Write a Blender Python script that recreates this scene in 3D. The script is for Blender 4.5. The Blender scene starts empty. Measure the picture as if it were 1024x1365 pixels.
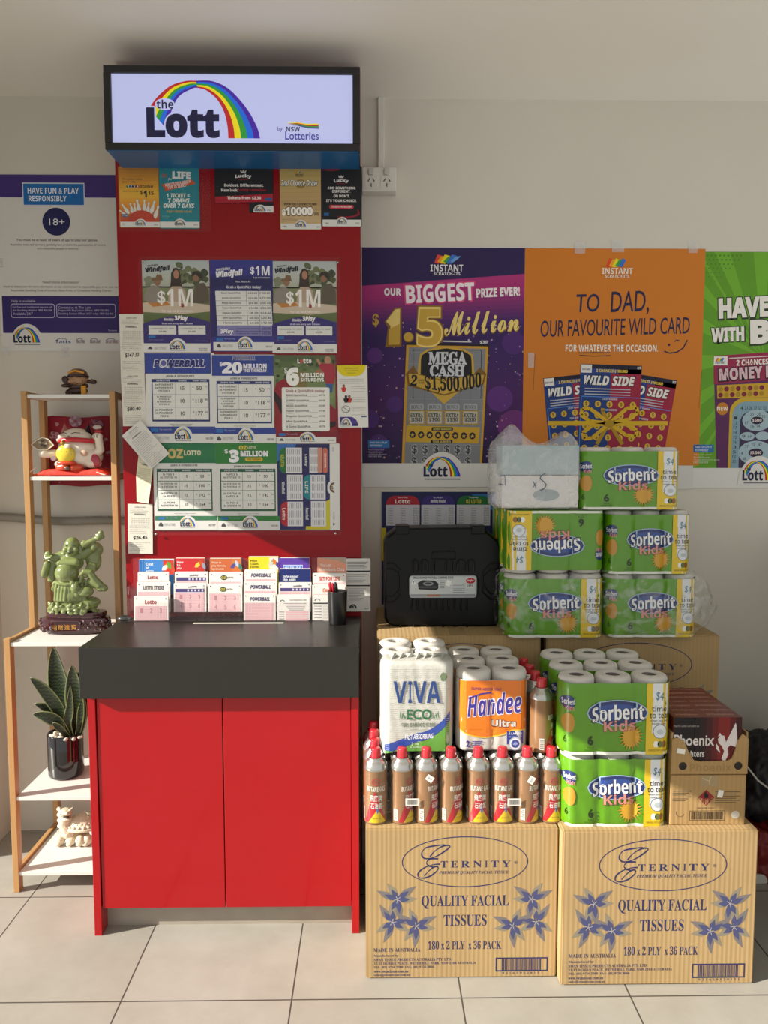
import bpy, bmesh, math, random
from mathutils import Vector, Matrix
random.seed(7)
SC = bpy.context.scene
COL = SC.collection
# ------------------------------------------------------------------ camera, sky, sun, exposure
F_PX = 1030.0
CAM = Vector((0.0, -2.73, 1.38))
PITCH, YAW = math.radians(-4.58), math.radians(-0.83)
cd = bpy.data.cameras.new('camera'); cam = bpy.data.objects.new('camera', cd); COL.objects.link(cam)
cd.sensor_fit = 'VERTICAL'; cd.sensor_height = 36.0; cd.lens = F_PX / 1365.0 * 36.0
cam.location = CAM; cam.rotation_euler = (math.radians(90) + PITCH, 0, YAW)
cd.clip_start = 0.02
SC.camera = cam
CR = cam.rotation_euler.to_matrix()
world = bpy.data.worlds.new('world'); SC.world = world; world.use_nodes = True
bg = world.node_tree.nodes['Background']; bg.inputs[0].default_value = (0.97, 0.985, 0.97, 1); bg.inputs[1].default_value = 0.66
SUN_DIR = Vector((1.0, 0.33, -0.51)).normalized()
sd = bpy.data.lights.new('sun', 'SUN'); sun = bpy.data.objects.new('sun', sd); COL.objects.link(sun)
sd.energy = 7.9; sd.color = (1.0, 0.93, 0.83); sd.angle = math.radians(0.5)
sun.rotation_euler = (-SUN_DIR).to_track_quat('Z', 'Y').to_euler(); sun.location = (-4, -3, 3)
SC.view_settings.view_transform = 'Standard'; SC.view_settings.look = 'None'
SC.view_settings.gamma = 1.0; SC.view_settings.use_curve_mapping = False
SC.view_settings.exposure = 0.33
SC.cycles.transparent_max_bounces = 32
# ------------------------------------------------------------------ pixel ray -> point on a real plane
def ray(px, py): return CR @ Vector(((px - 512.0) / F_PX, (682.5 - py) / F_PX, -1.0))
def at(px, py, Y):
    d = ray(px, py); return CAM + d * ((Y - CAM.y) / d.y)
def atz(px, py, Z):
    d = ray(px, py); return CAM + d * ((Z - CAM.z) / d.z)
# ------------------------------------------------------------------ materials
_M = {}
def lin(h):
    h = h.lstrip('#'); v = [int(h[i:i+2], 16) / 255.0 for i in (0, 2, 4)]
    return tuple((c / 12.92 if c <= 0.04045 else ((c + 0.055) / 1.055) ** 2.4) for c in v)
def mat(h, rough=0.6, metal=0.0, coat=0.0, var=0.06, scale=14.0, bump=0.0, bscale=60.0, sub=0.0, spec=0.5, stretch=None):
    key = (h, rough, metal, coat, var, scale, bump, bscale, sub, spec, stretch)
    if key in _M: return _M[key]
    m = bpy.data.materials.new('material_' + h.strip('#')); m.use_nodes = True
    nt = m.node_tree; b = nt.nodes['Principled BSDF']; c = lin(h)
    b.inputs['Roughness'].default_value = rough; b.inputs['Metallic'].default_value = metal
    b.inputs['Coat Weight'].default_value = coat; b.inputs['Coat Roughness'].default_value = 0.06
    b.inputs['Specular IOR Level'].default_value = spec
    if sub:
        b.inputs['Subsurface Weight'].default_value = sub; b.inputs['Subsurface Radius'].default_value = (.01, .012, .008)
    tc = nt.nodes.new('ShaderNodeTexCoord')
    src = tc.outputs['Object']
    if stretch:
        mp = nt.nodes.new('ShaderNodeMapping'); mp.inputs['Scale'].default_value = stretch
        nt.links.new(src, mp.inputs[0]); src = mp.outputs[0]
    nz = nt.nodes.new('ShaderNodeTexNoise'); nz.inputs['Scale'].default_value = scale; nz.inputs['Detail'].default_value = 4
    nt.links.new(src, nz.inputs['Vector'])
    mx = nt.nodes.new('ShaderNodeMix'); mx.data_type = 'RGBA'
    mx.inputs['A'].default_value = tuple(x * (1 - var) for x in c) + (1,)
    mx.inputs['B'].default_value = tuple(min(1, x * (1 + var)) for x in c) + (1,)
    nt.links.new(nz.outputs['Fac'], mx.inputs['Factor']); nt.links.new(mx.outputs['Result'], b.inputs['Base Color'])
    if bump:
        n2 = nt.nodes.new('ShaderNodeTexNoise'); n2.inputs['Scale'].default_value = bscale; n2.inputs['Detail'].default_value = 3
        nt.links.new(src, n2.inputs['Vector'])
        bp = nt.nodes.new('ShaderNodeBump'); bp.inputs['Strength'].default_value = bump; bp.inputs['Distance'].default_value = 0.004
        nt.links.new(n2.outputs['Fac'], bp.inputs['Height']); nt.links.new(bp.outputs[0], b.inputs['Normal'])
    _M[key] = m; return m
def ink(h): return mat(h, rough=0.55, var=0.03, spec=0.35)
def glow(h, s=1.0):
    key = ('glow', h, s)
    if key in _M: return _M[key]
    m = bpy.data.materials.new('backlit_' + h.strip('#')); m.use_nodes = True; nt = m.node_tree
    b = nt.nodes['Principled BSDF']; c = lin(h)
    b.inputs['Base Color'].default_value = tuple(x * .3 for x in c) + (1,); b.inputs['Roughness'].default_value = .35
    b.inputs['Emission Color'].default_value = c + (1,); b.inputs['Emission Strength'].default_value = s
    _M[key] = m; return m
def clear(name, alpha_white=0.04, rough=0.05, tint=(1, 1, 1), wrinkle=0.0, wscale=30.0, milky=None):
    """thin clear plastic: mostly transparent, a fresnel gloss and a little milky scatter"""
    key = ('clear', name)
    if key in _M: return _M[key]
    m = bpy.data.materials.new(name); m.use_nodes = True; nt = m.node_tree; nt.nodes.remove(nt.nodes['Principled BSDF'])
    out = nt.nodes['Material Output']
    tr = nt.nodes.new('ShaderNodeBsdfTransparent'); tr.inputs[0].default_value = tint + (1,)
    gl = nt.nodes.new('ShaderNodeBsdfGlossy'); gl.inputs['Roughness'].default_value = rough
    df = nt.nodes.new('ShaderNodeBsdfDiffuse'); df.inputs[0].default_value = (.85, .86, .87, 1)
    fr = nt.nodes.new('ShaderNodeFresnel'); fr.inputs['IOR'].default_value = 1.12 if 'cover' in name else 1.28
    m1 = nt.nodes.new('ShaderNodeMixShader'); m2 = nt.nodes.new('ShaderNodeMixShader')
    nt.links.new(tr.outputs[0], m1.inputs[1]); nt.links.new(df.outputs[0], m1.inputs[2])
    m1.inputs[0].default_value = alpha_white
    ge = nt.nodes.new('ShaderNodeNewGeometry'); sb = nt.nodes.new('ShaderNodeMath'); sb.operation = 'MULTIPLY'; iv = nt.nodes.new('ShaderNodeMath'); iv.operation = 'SUBTRACT'; iv.inputs[0].default_value = 1.0
    nt.links.new(ge.outputs['Backfacing'], iv.inputs[1]); nt.links.new(fr.outputs[0], sb.inputs[0]); nt.links.new(iv.outputs[0], sb.inputs[1])   # gloss on the outer side only
    nt.links.new(sb.outputs[0], m2.inputs[0]); nt.links.new(m1.outputs[0], m2.inputs[1]); nt.links.new(gl.outputs[0], m2.inputs[2])
    nt.links.new(m2.outputs[0], out.inputs['Surface'])
    tc = nt.nodes.new('ShaderNodeTexCoord'); nz = nt.nodes.new('ShaderNodeTexNoise')
    nz.inputs['Scale'].default_value = wscale; nz.inputs['Detail'].default_value = 3; nz.inputs['Distortion'].default_value = 1.5
    nt.links.new(tc.outputs['Object'], nz.inputs['Vector'])
    if wrinkle:
        bp = nt.nodes.new('ShaderNodeBump'); bp.inputs['Strength'].default_value = wrinkle; bp.inputs['Distance'].default_value = 0.01
        nt.links.new(nz.outputs['Fac'], bp.inputs['Height'])
        for s in (gl, fr, df): nt.links.new(bp.outputs[0], s.inputs['Normal'])
    if milky:
        mr = nt.nodes.new('ShaderNodeMapRange'); mr.inputs['To Min'].default_value = milky[0]; mr.inputs['To Max'].default_value = milky[1]
        nt.links.new(nz.outputs['Fac'], mr.inputs['Value']); nt.links.new(mr.outputs[0], m1.inputs[0])
    _M[key] = m; return m
# ------------------------------------------------------------------ object helpers
def tag(o, label=None, cat=None, group=None, kind=None):
    if label: o['label'] = label
    if cat: o['category'] = cat
    if group: o['group'] = group
    if kind: o['kind'] = kind
    return o
def empty(name, loc=(0, 0, 0), rot=(0, 0, 0), label=None, cat=None, group=None):
    o = bpy.data.objects.new(name, None); COL.objects.link(o); o.location = loc; o.rotation_euler = rot
    o.empty_display_size = 0.05
    return tag(o, label, cat, group)
def copy_tree(o, parent=None):
    c = o.copy(); COL.objects.link(c)
    if parent is not None: c.parent = parent
    for ch in list(o.children): copy_tree(ch, c)
    return c
class MB:
    """collects faces with materials, builds ONE mesh object"""
    def __init__(s): s.v, s.f, s.m, s.mats, s.sm = [], [], [], [], []
    def mi(s, m):
        if m not in s.mats: s.mats.append(m)
        return s.mats.index(m)
    def face(s, pts, m, smooth=False):
        n = len(s.v); s.v += [tuple(p) for p in pts]; s.f.append(tuple(range(n, n + len(pts)))); s.m.append(s.mi(m)); s.sm.append(smooth)
    def mesh(s, vs, fs, m, smooth=False):
        n = len(s.v); s.v += [tuple(p) for p in vs]; k = s.mi(m)
        for f in fs: s.f.append(tuple(i + n for i in f)); s.m.append(k); s.sm.append(smooth)
    def bm(s, b, m, smooth=False, M=None):
        b.verts.index_update(); vs = [(M @ v.co if M else v.co.copy()) for v in b.verts]
        s.mesh(vs, [[v.index for v in f.verts] for f in b.faces], m, smooth); b.free()
    def box(s, x0, x1, y0, y1, z0, z1, m, bev=0.0, seg=2, M=None):
        b = bmesh.new(); bmesh.ops.create_cube(b, size=1)
        for v in b.verts: v.co = Vector(((x0 + x1) / 2 + v.co.x * (x1 - x0), (y0 + y1) / 2 + v.co.y * (y1 - y0), (z0 + z1) / 2 + v.co.z * (z1 - z0)))
        if bev: bmesh.ops.bevel(b, geom=list(b.edges), offset=bev, segments=seg, affect='EDGES', profile=.5)
        s.bm(b, m, False, M)
    def lathe(s, prof, m, n=32, c=(0, 0, 0), cap=True, smooth=True, a0=0, a1=2 * math.pi, M=None):
        full = abs(a1 - a0 - 2 * math.pi) < 1e-6; k = n if full else n + 1
        vs = []; fs = []
        for (r, z) in prof:
            for i in range(k):
                a = a0 + (a1 - a0) * i / n; p = Vector((c[0] + r * math.cos(a), c[1] + r * math.sin(a), c[2] + z)); vs.append(M @ p if M else p)
        for j in range(len(prof) - 1):
            for i in range(n):
                i2 = (i + 1) % k
                fs.append((j * k + i, j * k + i2, (j + 1) * k + i2, (j + 1) * k + i))
        s.mesh(vs, fs, m, smooth)
        if cap and full:
            if prof[0][0] > 1e-5: s.face(vs[0:k][::-1], m)
            if prof[-1][0] > 1e-5: s.face(vs[-k:], m)
    def tube(s, pts, r, m, n=10, closed=False, smooth=True, cap=True):
        P = [Vector(p) for p in pts]; R = r if isinstance(r, (list, tuple)) else [r] * len(P)
        vs = []; fs = []; up = Vector((0, 0, 1)); prev = None
        for i, p in enumerate(P):
            if closed: t = P[(i + 1) % len(P)] - P[i - 1]
            else: t = P[min(i + 1, len(P) - 1)] - P[max(i - 1, 0)]
            t.normalize()
            if prev is None:
                a = t.cross(up)
                if a.length < 1e-3: a = t.cross(Vector((1, 0, 0)))
            else:
                a = prev - t * prev.dot(t)
            a.normalize(); b = t.cross(a); prev = a
            for j in range(n):
                g = 2 * math.pi * j / n; vs.append(p + (a * math.cos(g) + b * math.sin(g)) * R[i])
        L = len(P); rng = L if closed else L - 1
        for i in range(rng):
            i2 = (i + 1) % L
            for j in range(n):
                j2 = (j + 1) % n; fs.append((i * n + j, i * n + j2, i2 * n + j2, i2 * n + j))
        s.mesh(vs, fs, m, smooth)
        if cap and not closed:
            s.face(vs[:n][::-1], m); s.face(vs[-n:], m)
    def ellipsoid(s, c, r, m, seg=24, rings=14, rot=None, smooth=True):
        b = bmesh.new(); bmesh.ops.create_uvsphere(b, u_segments=seg, v_segments=rings, radius=1)
        M = Matrix.Translation(Vector(c)) @ (rot.to_matrix().to_4x4() if rot else Matrix.Identity(4)) @ Matrix.Diagonal((r[0], r[1], r[2], 1))
        s.bm(b, m, smooth, M)
    def cap_(s, a, b_, ra, rb, m, n=14):
        """rounded limb from a to b"""
        A, B = Vector(a), Vector(b_); d = (B - A).normalized(); P = []; R = []
        for k in range(5):
            g = math.pi / 2 * (1 - k / 4); P.append(A - d * ra * math.sin(g)); R.append(max(ra * math.cos(g), 1e-4))
        for k in range(5):
            g = math.pi / 2 * k / 4; P.append(B + d * rb * math.sin(g)); R.append(max(rb * math.cos(g), 1e-4))
        s.tube(P, R, m, n)
    def build(s, name, parent=None, loc=None, rot=None, label=None, cat=None, group=None, kind=None):
        me = bpy.data.meshes.new(name); me.from_pydata(s.v, [], s.f)
        for m in s.mats: me.materials.append(m)
        me.polygons.foreach_set('material_index', s.m); me.polygons.foreach_set('use_smooth', s.sm); me.update()
        o = bpy.data.objects.new(name, me); COL.objects.link(o)
        if parent is not None: o.parent = parent
        if loc is not None: o.location = loc
        if rot is not None: o.rotation_euler = rot
        return tag(o, label, cat, group, kind)
def recentre(o):
    """origin of a top-level mesh to the middle of its foot"""
    vs = [v.co for v in o.data.vertices]
    c = Vector(((min(v.x for v in vs) + max(v.x for v in vs)) / 2, (min(v.y for v in vs) + max(v.y for v in vs)) / 2, min(v.z for v in vs)))
    o.data.transform(Matrix.Translation(-c)); o.location = c; return o
# ------------------------------------------------------------------ lettering
_T = {}
_FONT = {'b': (0x1D5D4, 0x1D5EE, 0x1D7EC), 'bi': (0x1D63C, 0x1D656, 0x1D7EC), 's': (0x1D400, 0x1D41A, 0x1D7CE), 'i': (0x1D468, 0x1D482, 0x1D7CE), 'c': (0x1D4D0, 0x1D4EA, 0x1D7CE)}
def glyphs(t, font='b', off=0.0, shear=0.0):
    key = (t, font, off, shear)
    if key in _T: return _T[key]
    if font in _FONT:
        U, L, D = _FONT[font]; r = ''
        for ch in t:
            if 'A' <= ch <= 'Z': r += chr(U + ord(ch) - 65)
            elif 'a' <= ch <= 'z': r += chr(L + ord(ch) - 97)
            elif '0' <= ch <= '9': r += chr(D + ord(ch) - 48)
            else: r += ch
    else: r = t
    c = bpy.data.curves.new('lettering', 'FONT'); c.body = r; c.size = 1; c.offset = off; c.shear = shear; c.resolution_u = 3; c.fill_mode = 'FRONT'
    o = bpy.data.objects.new('lettering', c); me = o.to_mesh()
    vs = [(v.co.x, v.co.y) for v in me.vertices]; fs = [tuple(p.vertices) for p in me.polygons]
    o.to_mesh_clear(); bpy.data.objects.remove(o); bpy.data.curves.remove(c)
    if not vs: vs = [(0, 0), (1, 1)]
    x0 = min(v[0] for v in vs); x1 = max(v[0] for v in vs); y0 = min(v[1] for v in vs); y1 = max(v[1] for v in vs)
    w, h = max(x1 - x0, 1e-6), max(y1 - y0, 1e-6)
    _T[key] = ([((x - x0) / w, (y - y0) / h) for x, y in vs], fs, w / h); return _T[key]
EPS = 0.00025
class Canvas:
    """a flat printed face: (u right, v down) in local units mapped onto a real rectangle"""
    def __init__(s, mb, o, ru, dv, n, warp=None): s.mb, s.o, s.ru, s.dv, s.n, s.warp = mb, Vector(o), Vector(ru), Vector(dv), Vector(n), warp; s.k0 = 0; s.mk = ink; s.tf = None
    def sub(s, ox, oy, sc): s.tf = (ox, oy, sc); return s
    def pt(s, u, v, k):
        if s.tf: u, v = s.tf[0] + u / s.tf[2], s.tf[1] + v / s.tf[2]
        if s.warp: return s.warp(u, v, (k + s.k0) * EPS)
        return s.o + s.ru * u + s.dv * v + s.n * ((k + s.k0) * EPS)
    def M(s, c): return s.mk(c) if isinstance(c, str) else c
    def poly(s, pts, c, k=1): s.mb.face([s.pt(u, v, k) for u, v in pts][::-1], s.M(c))
    def rect(s, x0, y0, x1, y1, c, k=1):
        if s.warp:
            n = max(1, int(abs(x1 - x0) / s.step + .5))
            for i in range(n):
                a, b = x0 + (x1 - x0) * i / n, x0 + (x1 - x0) * (i + 1) / n; s.poly([(a, y0), (b, y0), (b, y1), (a, y1)], c, k)
        else: s.poly([(x0, y0), (x1, y0), (x1, y1), (x0, y1)], c, k)
    def grad(s, P, cols, k=1, n=12):
        """printed colour blend down the quad P (tl, tr, br, bl)"""
        f = lambda a, b, t: (a[0] + (b[0] - a[0]) * t, a[1] + (b[1] - a[1]) * t); m = len(cols) - 1
        for i in range(n):
            t = (i + .5) / n * m; j = min(int(t), m - 1); t -= j
            h = '#' + ''.join('%02x' % int(int(cols[j][q:q + 2], 16) * (1 - t) + int(cols[j + 1][q:q + 2], 16) * t) for q in (1, 3, 5))
            a, b = i / n, (i + 1) / n
            s.poly([f(P[0], P[3], a), f(P[1], P[2], a), f(P[1], P[2], b), f(P[0], P[3], b)], h, k)
    def rrect(s, x0, y0, x1, y1, r, c, k=1, corners='abcd', n=6):
        P = []
        for nm, cx, cy, a in (('a', x0 + r, y0 + r, 180), ('b', x1 - r, y0 + r, 270), ('c', x1 - r, y1 - r, 0), ('d', x0 + r, y1 - r, 90)):
            if nm in corners: P += [(cx + r * math.cos(math.radians(a + 90 * i / n)), cy + r * math.sin(math.radians(a + 90 * i / n))) for i in range(n + 1)]
            else: P.append({'a': (x0, y0), 'b': (x1, y0), 'c': (x1, y1), 'd': (x0, y1)}[nm])
        s.poly(P, c, k)
    def ell(s, cx, cy, rx, ry, c, k=1, a0=0, a1=360, n=32):
        s.poly([(cx + rx * math.cos(math.radians(a0 + (a1 - a0) * i / n)), cy + ry * math.sin(math.radians(a0 + (a1 - a0) * i / n))) for i in range(n + (0 if a1 - a0 == 360 else 1))], c, k)
    def ring(s, cx, cy, rx, ry, t, c, k=1, a0=0, a1=360, n=40, tx=None):
        tx = t if tx is None else tx
        for i in range(n):
            a, b = math.radians(a0 + (a1 - a0) * i / n), math.radians(a0 + (a1 - a0) * (i + 1) / n)
            s.poly([(cx + rx * math.cos(a), cy + ry * math.sin(a)), (cx + rx * math.cos(b), cy + ry * math.sin(b)), (cx + (rx - tx) * math.cos(b), cy + (ry - t) * math.sin(b)), (cx + (rx - tx) * math.cos(a), cy + (ry - t) * math.sin(a))], c, k)
    def line(s, pts, w, c, k=1):
        for (a, b), (x, y) in zip(pts, pts[1:]):
            d = math.hypot(x - a, y - b) or 1; nx, ny = -(y - b) / d * w / 2, (x - a) / d * w / 2
            s.poly([(a + nx, b + ny), (a - nx, b - ny), (x - nx, y - ny), (x + nx, y + ny)], c, k)
    def frame(s, x0, y0, x1, y1, w, c, k=1):
        s.rect(x0, y0, x1, y0 + w, c, k); s.rect(x0, y1 - w, x1, y1, c, k); s.rect(x0, y0 + w, x0 + w, y1 - w, c, k); s.rect(x1 - w, y0 + w, x1, y1 - w, c, k)
    def text(s, t, x0, y0, x1, y1, c, k=2, font='b', off=0.0, shear=0.0, ang=0.0, arch=0.0, flip=False):
        """lettering stretched to fill the box (x0,y0)-(x1,y1); ang turns it clockwise about the box centre"""
        vs, fs, _ = glyphs(t, font, off, shear); cx, cy = (x0 + x1) / 2, (y0 + y1) / 2; ca, sa = math.cos(math.radians(ang)), math.sin(math.radians(ang)); P = []
        for a, b in vs:
            u, v = x0 + a * (x1 - x0) - cx, y1 - b * (y1 - y0) - cy
            v += arch * (2 * a - 1) ** 2
            P.append(s.pt(cx + u * ca - v * sa, cy + u * sa + v * ca, k))
        s.mb.mesh(P, fs, s.M(c))
    def fit(s, t, x, y, h, c, k=2, font='b', align='c', maxw=None, asp=1.0, **kw):
        """lettering of height h centred/left/right on x, keeping its proportions (maxw squeezes it)"""
        w = glyphs(t, font, kw.get('off', 0.0), kw.get('shear', 0.0))[2] * h * asp
        if maxw and w > maxw: w = maxw
        x0 = x - w / 2 if align == 'c' else (x if align == 'l' else x - w)
        s.text(t, x0, y, x0 + w, y + h, c, k, font, **kw)
    def lines(s, ts, x, y, h, gap, c, k=2, font='b', align='l', maxw=None, **kw):
        for i, t in enumerate(ts):
            if t: s.fit(t, x, y + i * gap, h, c, k, font, align, maxw, **kw)
    def bars(s, x0, y0, x1, y1, c, k=2, n=26, seed=1):
        rr = random.Random(seed); x = x0
        while x < x1:
            w = (x1 - x0) / n * rr.choice((.3, .5, .8)); s.rect(x, y0, min(x + w, x1), y1, c, k); x += w + (x1 - x0) / n * rr.choice((.35, .5, .7))
def pxrect(x0, y0, x1, y1, Y, ang=0.0):
    """true rectangle on the plane y=Y whose picture spans about these pixels -> origin, u, v per pixel, normal"""
    cx, cy = (x0 + x1) / 2, (y0 + y1) / 2
    C = at(cx, cy, Y); s = ((at(x1, cy, Y) - at(x0, cy, Y)).length / (x1 - x0)); t = ((at(cx, y1, Y) - at(cx, y0, Y)).length / (y1 - y0))
    R = Matrix.Rotation(math.radians(ang), 3, 'Y')
    u = R @ Vector((s, 0, 0)); v = R @ Vector((0, 0, -t))
    return C - u * (cx) - v * (cy), u, v, Vector((0, -1, 0))
def sheet(x0, y0, x1, y1, Y, c, th=0.0008, ang=0.0, rad=0.0, m=None):
    """a printed sheet on plane Y: returns (MB, Canvas) whose units are photograph pixels"""
    mb = MB(); o, u, v, n = pxrect(x0, y0, x1, y1, Y, ang); cv = Canvas(mb, o + n * th, u, v, n); mm = m or (ink(c) if isinstance(c, str) else c)
    if rad:
        P = []
        for cx, cy, a in ((x0 + rad, y0 + rad, 180), (x1 - rad, y0 + rad, 270), (x1 - rad, y1 - rad, 0), (x0 + rad, y1 - rad, 90)):
            P += [(cx + rad * math.cos(math.radians(a + 18 * i)), cy + rad * math.sin(math.radians(a + 18 * i))) for i in range(6)]
    else: P = [(x0, y0), (x1, y0), (x1, y1), (x0, y1)]
    front = [o + u * a + v * b + n * th for a, b in P]; back = [p - n * th for p in front]
    N = len(P); vs = front + back
    mb.mesh(vs, [tuple(range(N))[::-1], tuple(range(N, 2 * N))] + [(i, (i + 1) % N, N + (i + 1) % N, N + i) for i in range(N)], mm)
    return mb, cv
RB = ['#c3272b', '#f7e21c', '#2f9e3c', '#1d6fe0', '#4a23a8']
def spline(P, t):
    t *= len(P) - 1; i = min(int(t), len(P) - 2); f = t - i; q = [P[max(i - 1, 0)], P[i], P[i + 1], P[min(i + 2, len(P) - 1)]]
    return tuple(.5 * (2 * q[1][j] + (q[2][j] - q[0][j]) * f + (2 * q[0][j] - 5 * q[1][j] + 4 * q[2][j] - q[3][j]) * f * f + (3 * q[1][j] - q[0][j] - 3 * q[2][j] + q[3][j]) * f ** 3) for j in range(len(P[0])))
def arch(c, outer, inner, cols, k, n=40):
    m = len(cols)
    for i in range(n):
        A0, A1, B0, B1 = spline(outer, i / n), spline(outer, (i + 1) / n), spline(inner, i / n), spline(inner, (i + 1) / n)
        f = lambda a, b_, s: (a[0] + (b_[0] - a[0]) * s, a[1] + (b_[1] - a[1]) * s)
        for j, h in enumerate(cols): c.poly([f(A0, B0, j / m), f(A1, B1, j / m), f(A1, B1, (j + 1) / m), f(A0, B0, (j + 1) / m)], h, k)
A_OUT = [(199, 145), (210, 130), (228, 115), (248, 108.5), (262, 108), (284, 108.5), (306, 119), (328, 143), (342, 168), (346, 184)]
A_IN = [(221, 172), (226, 155), (238, 130), (256, 119), (264, 117.5), (276, 121), (290, 133), (299, 150), (303, 168), (304, 184)]
def lott(c, x0, y0, x1, y1, dome='#e9e7e2', k=3, tag_=True, dark='#15153a', cols=RB):
    """white half dome with rainbow arch and the word, in the box (x0,y0)-(x1,y1); y1 = foot of the dome"""
    w, h = x1 - x0, y1 - y0; cx = (x0 + x1) / 2
    if dome: c.ell(cx, y1, w / 2, h, dome, k, 180, 360)
    sx = w * .78 / 153.0; sy = h * .70 / 78.0; q = lambda P: [(cx - w * .40 + (u - 193) * sx, y1 - h * .13 + (v - 186) * sy) for u, v in P]
    arch(c, q(A_OUT), q(A_IN), cols, k + 1, 16); arch(c, q(A_OUT[4:]), q(A_IN[4:]), cols[::-1], k + 1.3, 14)
    bx = lambda a, b, e, f: q([(a, b)])[0] + q([(e, f)])[0]
    c.text('the', *bx(208, 132, 233, 146), dark, k + 3)
    c.text('Lott', *bx(192, 141, 296, 188), dome or '#ffffff', k + 2, off=.05)
    c.text('Lott', *bx(194, 144, 293, 185), dark, k + 3, off=.02)
    if tag_: c.rect(cx - w * .36, y1 - h * .075, cx + w * .38, y1 - h * .04, '#6a6a72', k + 1)
# ================================================================== the room
WALLX = at(14, 1122, 0).x
CEIL = at(510, 131.5, 0).z
JAMB, HEAD = -0.20, 1.73
def plaster(h, var=.05):
    return mat(h, rough=.8, var=var, scale=2.2, bump=.25, bscale=22, spec=.25)
wallm = plaster('#d6d1c6')
ceilm = plaster('#f4f1ea', .02)
b = MB(); b.box(WALLX - .12, 2.6, 0, .12, 0, CEIL, wallm); b.build('wall_back', kind='structure')
b = MB(); b.box(WALLX - .12, 2.6, -3.2, .12, CEIL, CEIL + .1, ceilm); b.build('ceiling', kind='structure')
b = MB()                                              # left wall: a pier by the corner, a head beam over the open shopfront
b.box(WALLX - .12, WALLX, JAMB, 0, 0, CEIL, wallm); b.box(WALLX - .12, WALLX, -2.15, JAMB, HEAD, CEIL, wallm)
b.build('wall_left', kind='structure')
b = MB(); b.box(1.52, 1.58, -1.5, 0, 0, 1.12, mat('#3b3b3d', rough=.6)); b.build('shade_partition', kind='structure')     # unseen low dark partition, added to darken the lower right of the back wall
wf = mat('#3a3c40', rough=.4, metal=.6)
b = MB(); b.box(WALLX - .05, WALLX - .01, -2.15, JAMB, HEAD - .12, HEAD - .05, wf); b.build('trim_1', kind='structure')   # transom rail of the shopfront
# floor tiles
def floor_mat():
    m = bpy.data.materials.new('floor_tiles'); m.use_nodes = True; nt = m.node_tree; B = nt.nodes['Principled BSDF']
    xs = [atz(611.6, 1306.6, 0).x, atz(394, 1300, 0).x]; tw = xs[0] - xs[1]; ya = atz(600, 1330.7, 0).y; yb = atz(60, 1196, 0).y; th = yb - ya
    tc = nt.nodes.new('ShaderNodeTexCoord'); mp = nt.nodes.new('ShaderNodeMapping'); nt.links.new(tc.outputs['Object'], mp.inputs[0])
    mp.inputs['Location'].default_value = (-xs[0], -ya, 0)
    br = nt.nodes.new('ShaderNodeTexBrick'); br.offset = 0; br.inputs['Scale'].default_value = 1
    br.inputs['Brick Width'].default_value = tw; br.inputs['Row Height'].default_value = th; br.inputs['Mortar Size'].default_value = .0022; br.inputs['Mortar Smooth'].default_value = .2
    br.inputs['Color1'].default_value = lin('#a5a29a') + (1,); br.inputs['Color2'].default_value = lin('#a09c93') + (1,); br.inputs['Mortar'].default_value = lin('#4e4a44') + (1,)
    nt.links.new(mp.outputs[0], br.inputs['Vector'])
    nz = nt.nodes.new('ShaderNodeTexNoise'); nz.inputs['Scale'].default_value = 5; nz.inputs['Detail'].default_value = 7; nz.inputs['Roughness'].default_value = .65; nt.links.new(tc.outputs['Object'], nz.inputs['Vector'])
    rp = nt.nodes.new('ShaderNodeValToRGB'); rp.color_ramp.elements[0].color = (.84, .83, .81, 1); rp.color_ramp.elements[0].position = .3; rp.color_ramp.elements[1].color = (1, 1, 1, 1); rp.color_ramp.elements[1].position = .65
    nt.links.new(nz.outputs['Fac'], rp.inputs[0])
    mx = nt.nodes.new('ShaderNodeMix'); mx.data_type = 'RGBA'; mx.blend_type = 'MULTIPLY'; mx.inputs['Factor'].default_value = 1
    nt.links.new(br.outputs['Color'], mx.inputs['A']); nt.links.new(rp.outputs[0], mx.inputs['B']); nt.links.new(mx.outputs['Result'], B.inputs['Base Color'])
    B.inputs['Roughness'].default_value = .45; B.inputs['Specular IOR Level'].default_value = .35
    bp = nt.nodes.new('ShaderNodeBump'); bp.inputs['Strength'].default_value = .35; bp.inputs['Distance'].default_value = .003; bp.invert = True
    nt.links.new(br.outputs['Fac'], bp.inputs['Height']); nt.links.new(bp.outputs[0], B.inputs['Normal'])
    return m
b = MB(); b.box(WALLX - 3.0, 2.6, -4.5, .12, -.1, 0, floor_mat()); b.build('floor', kind='structure')
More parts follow.
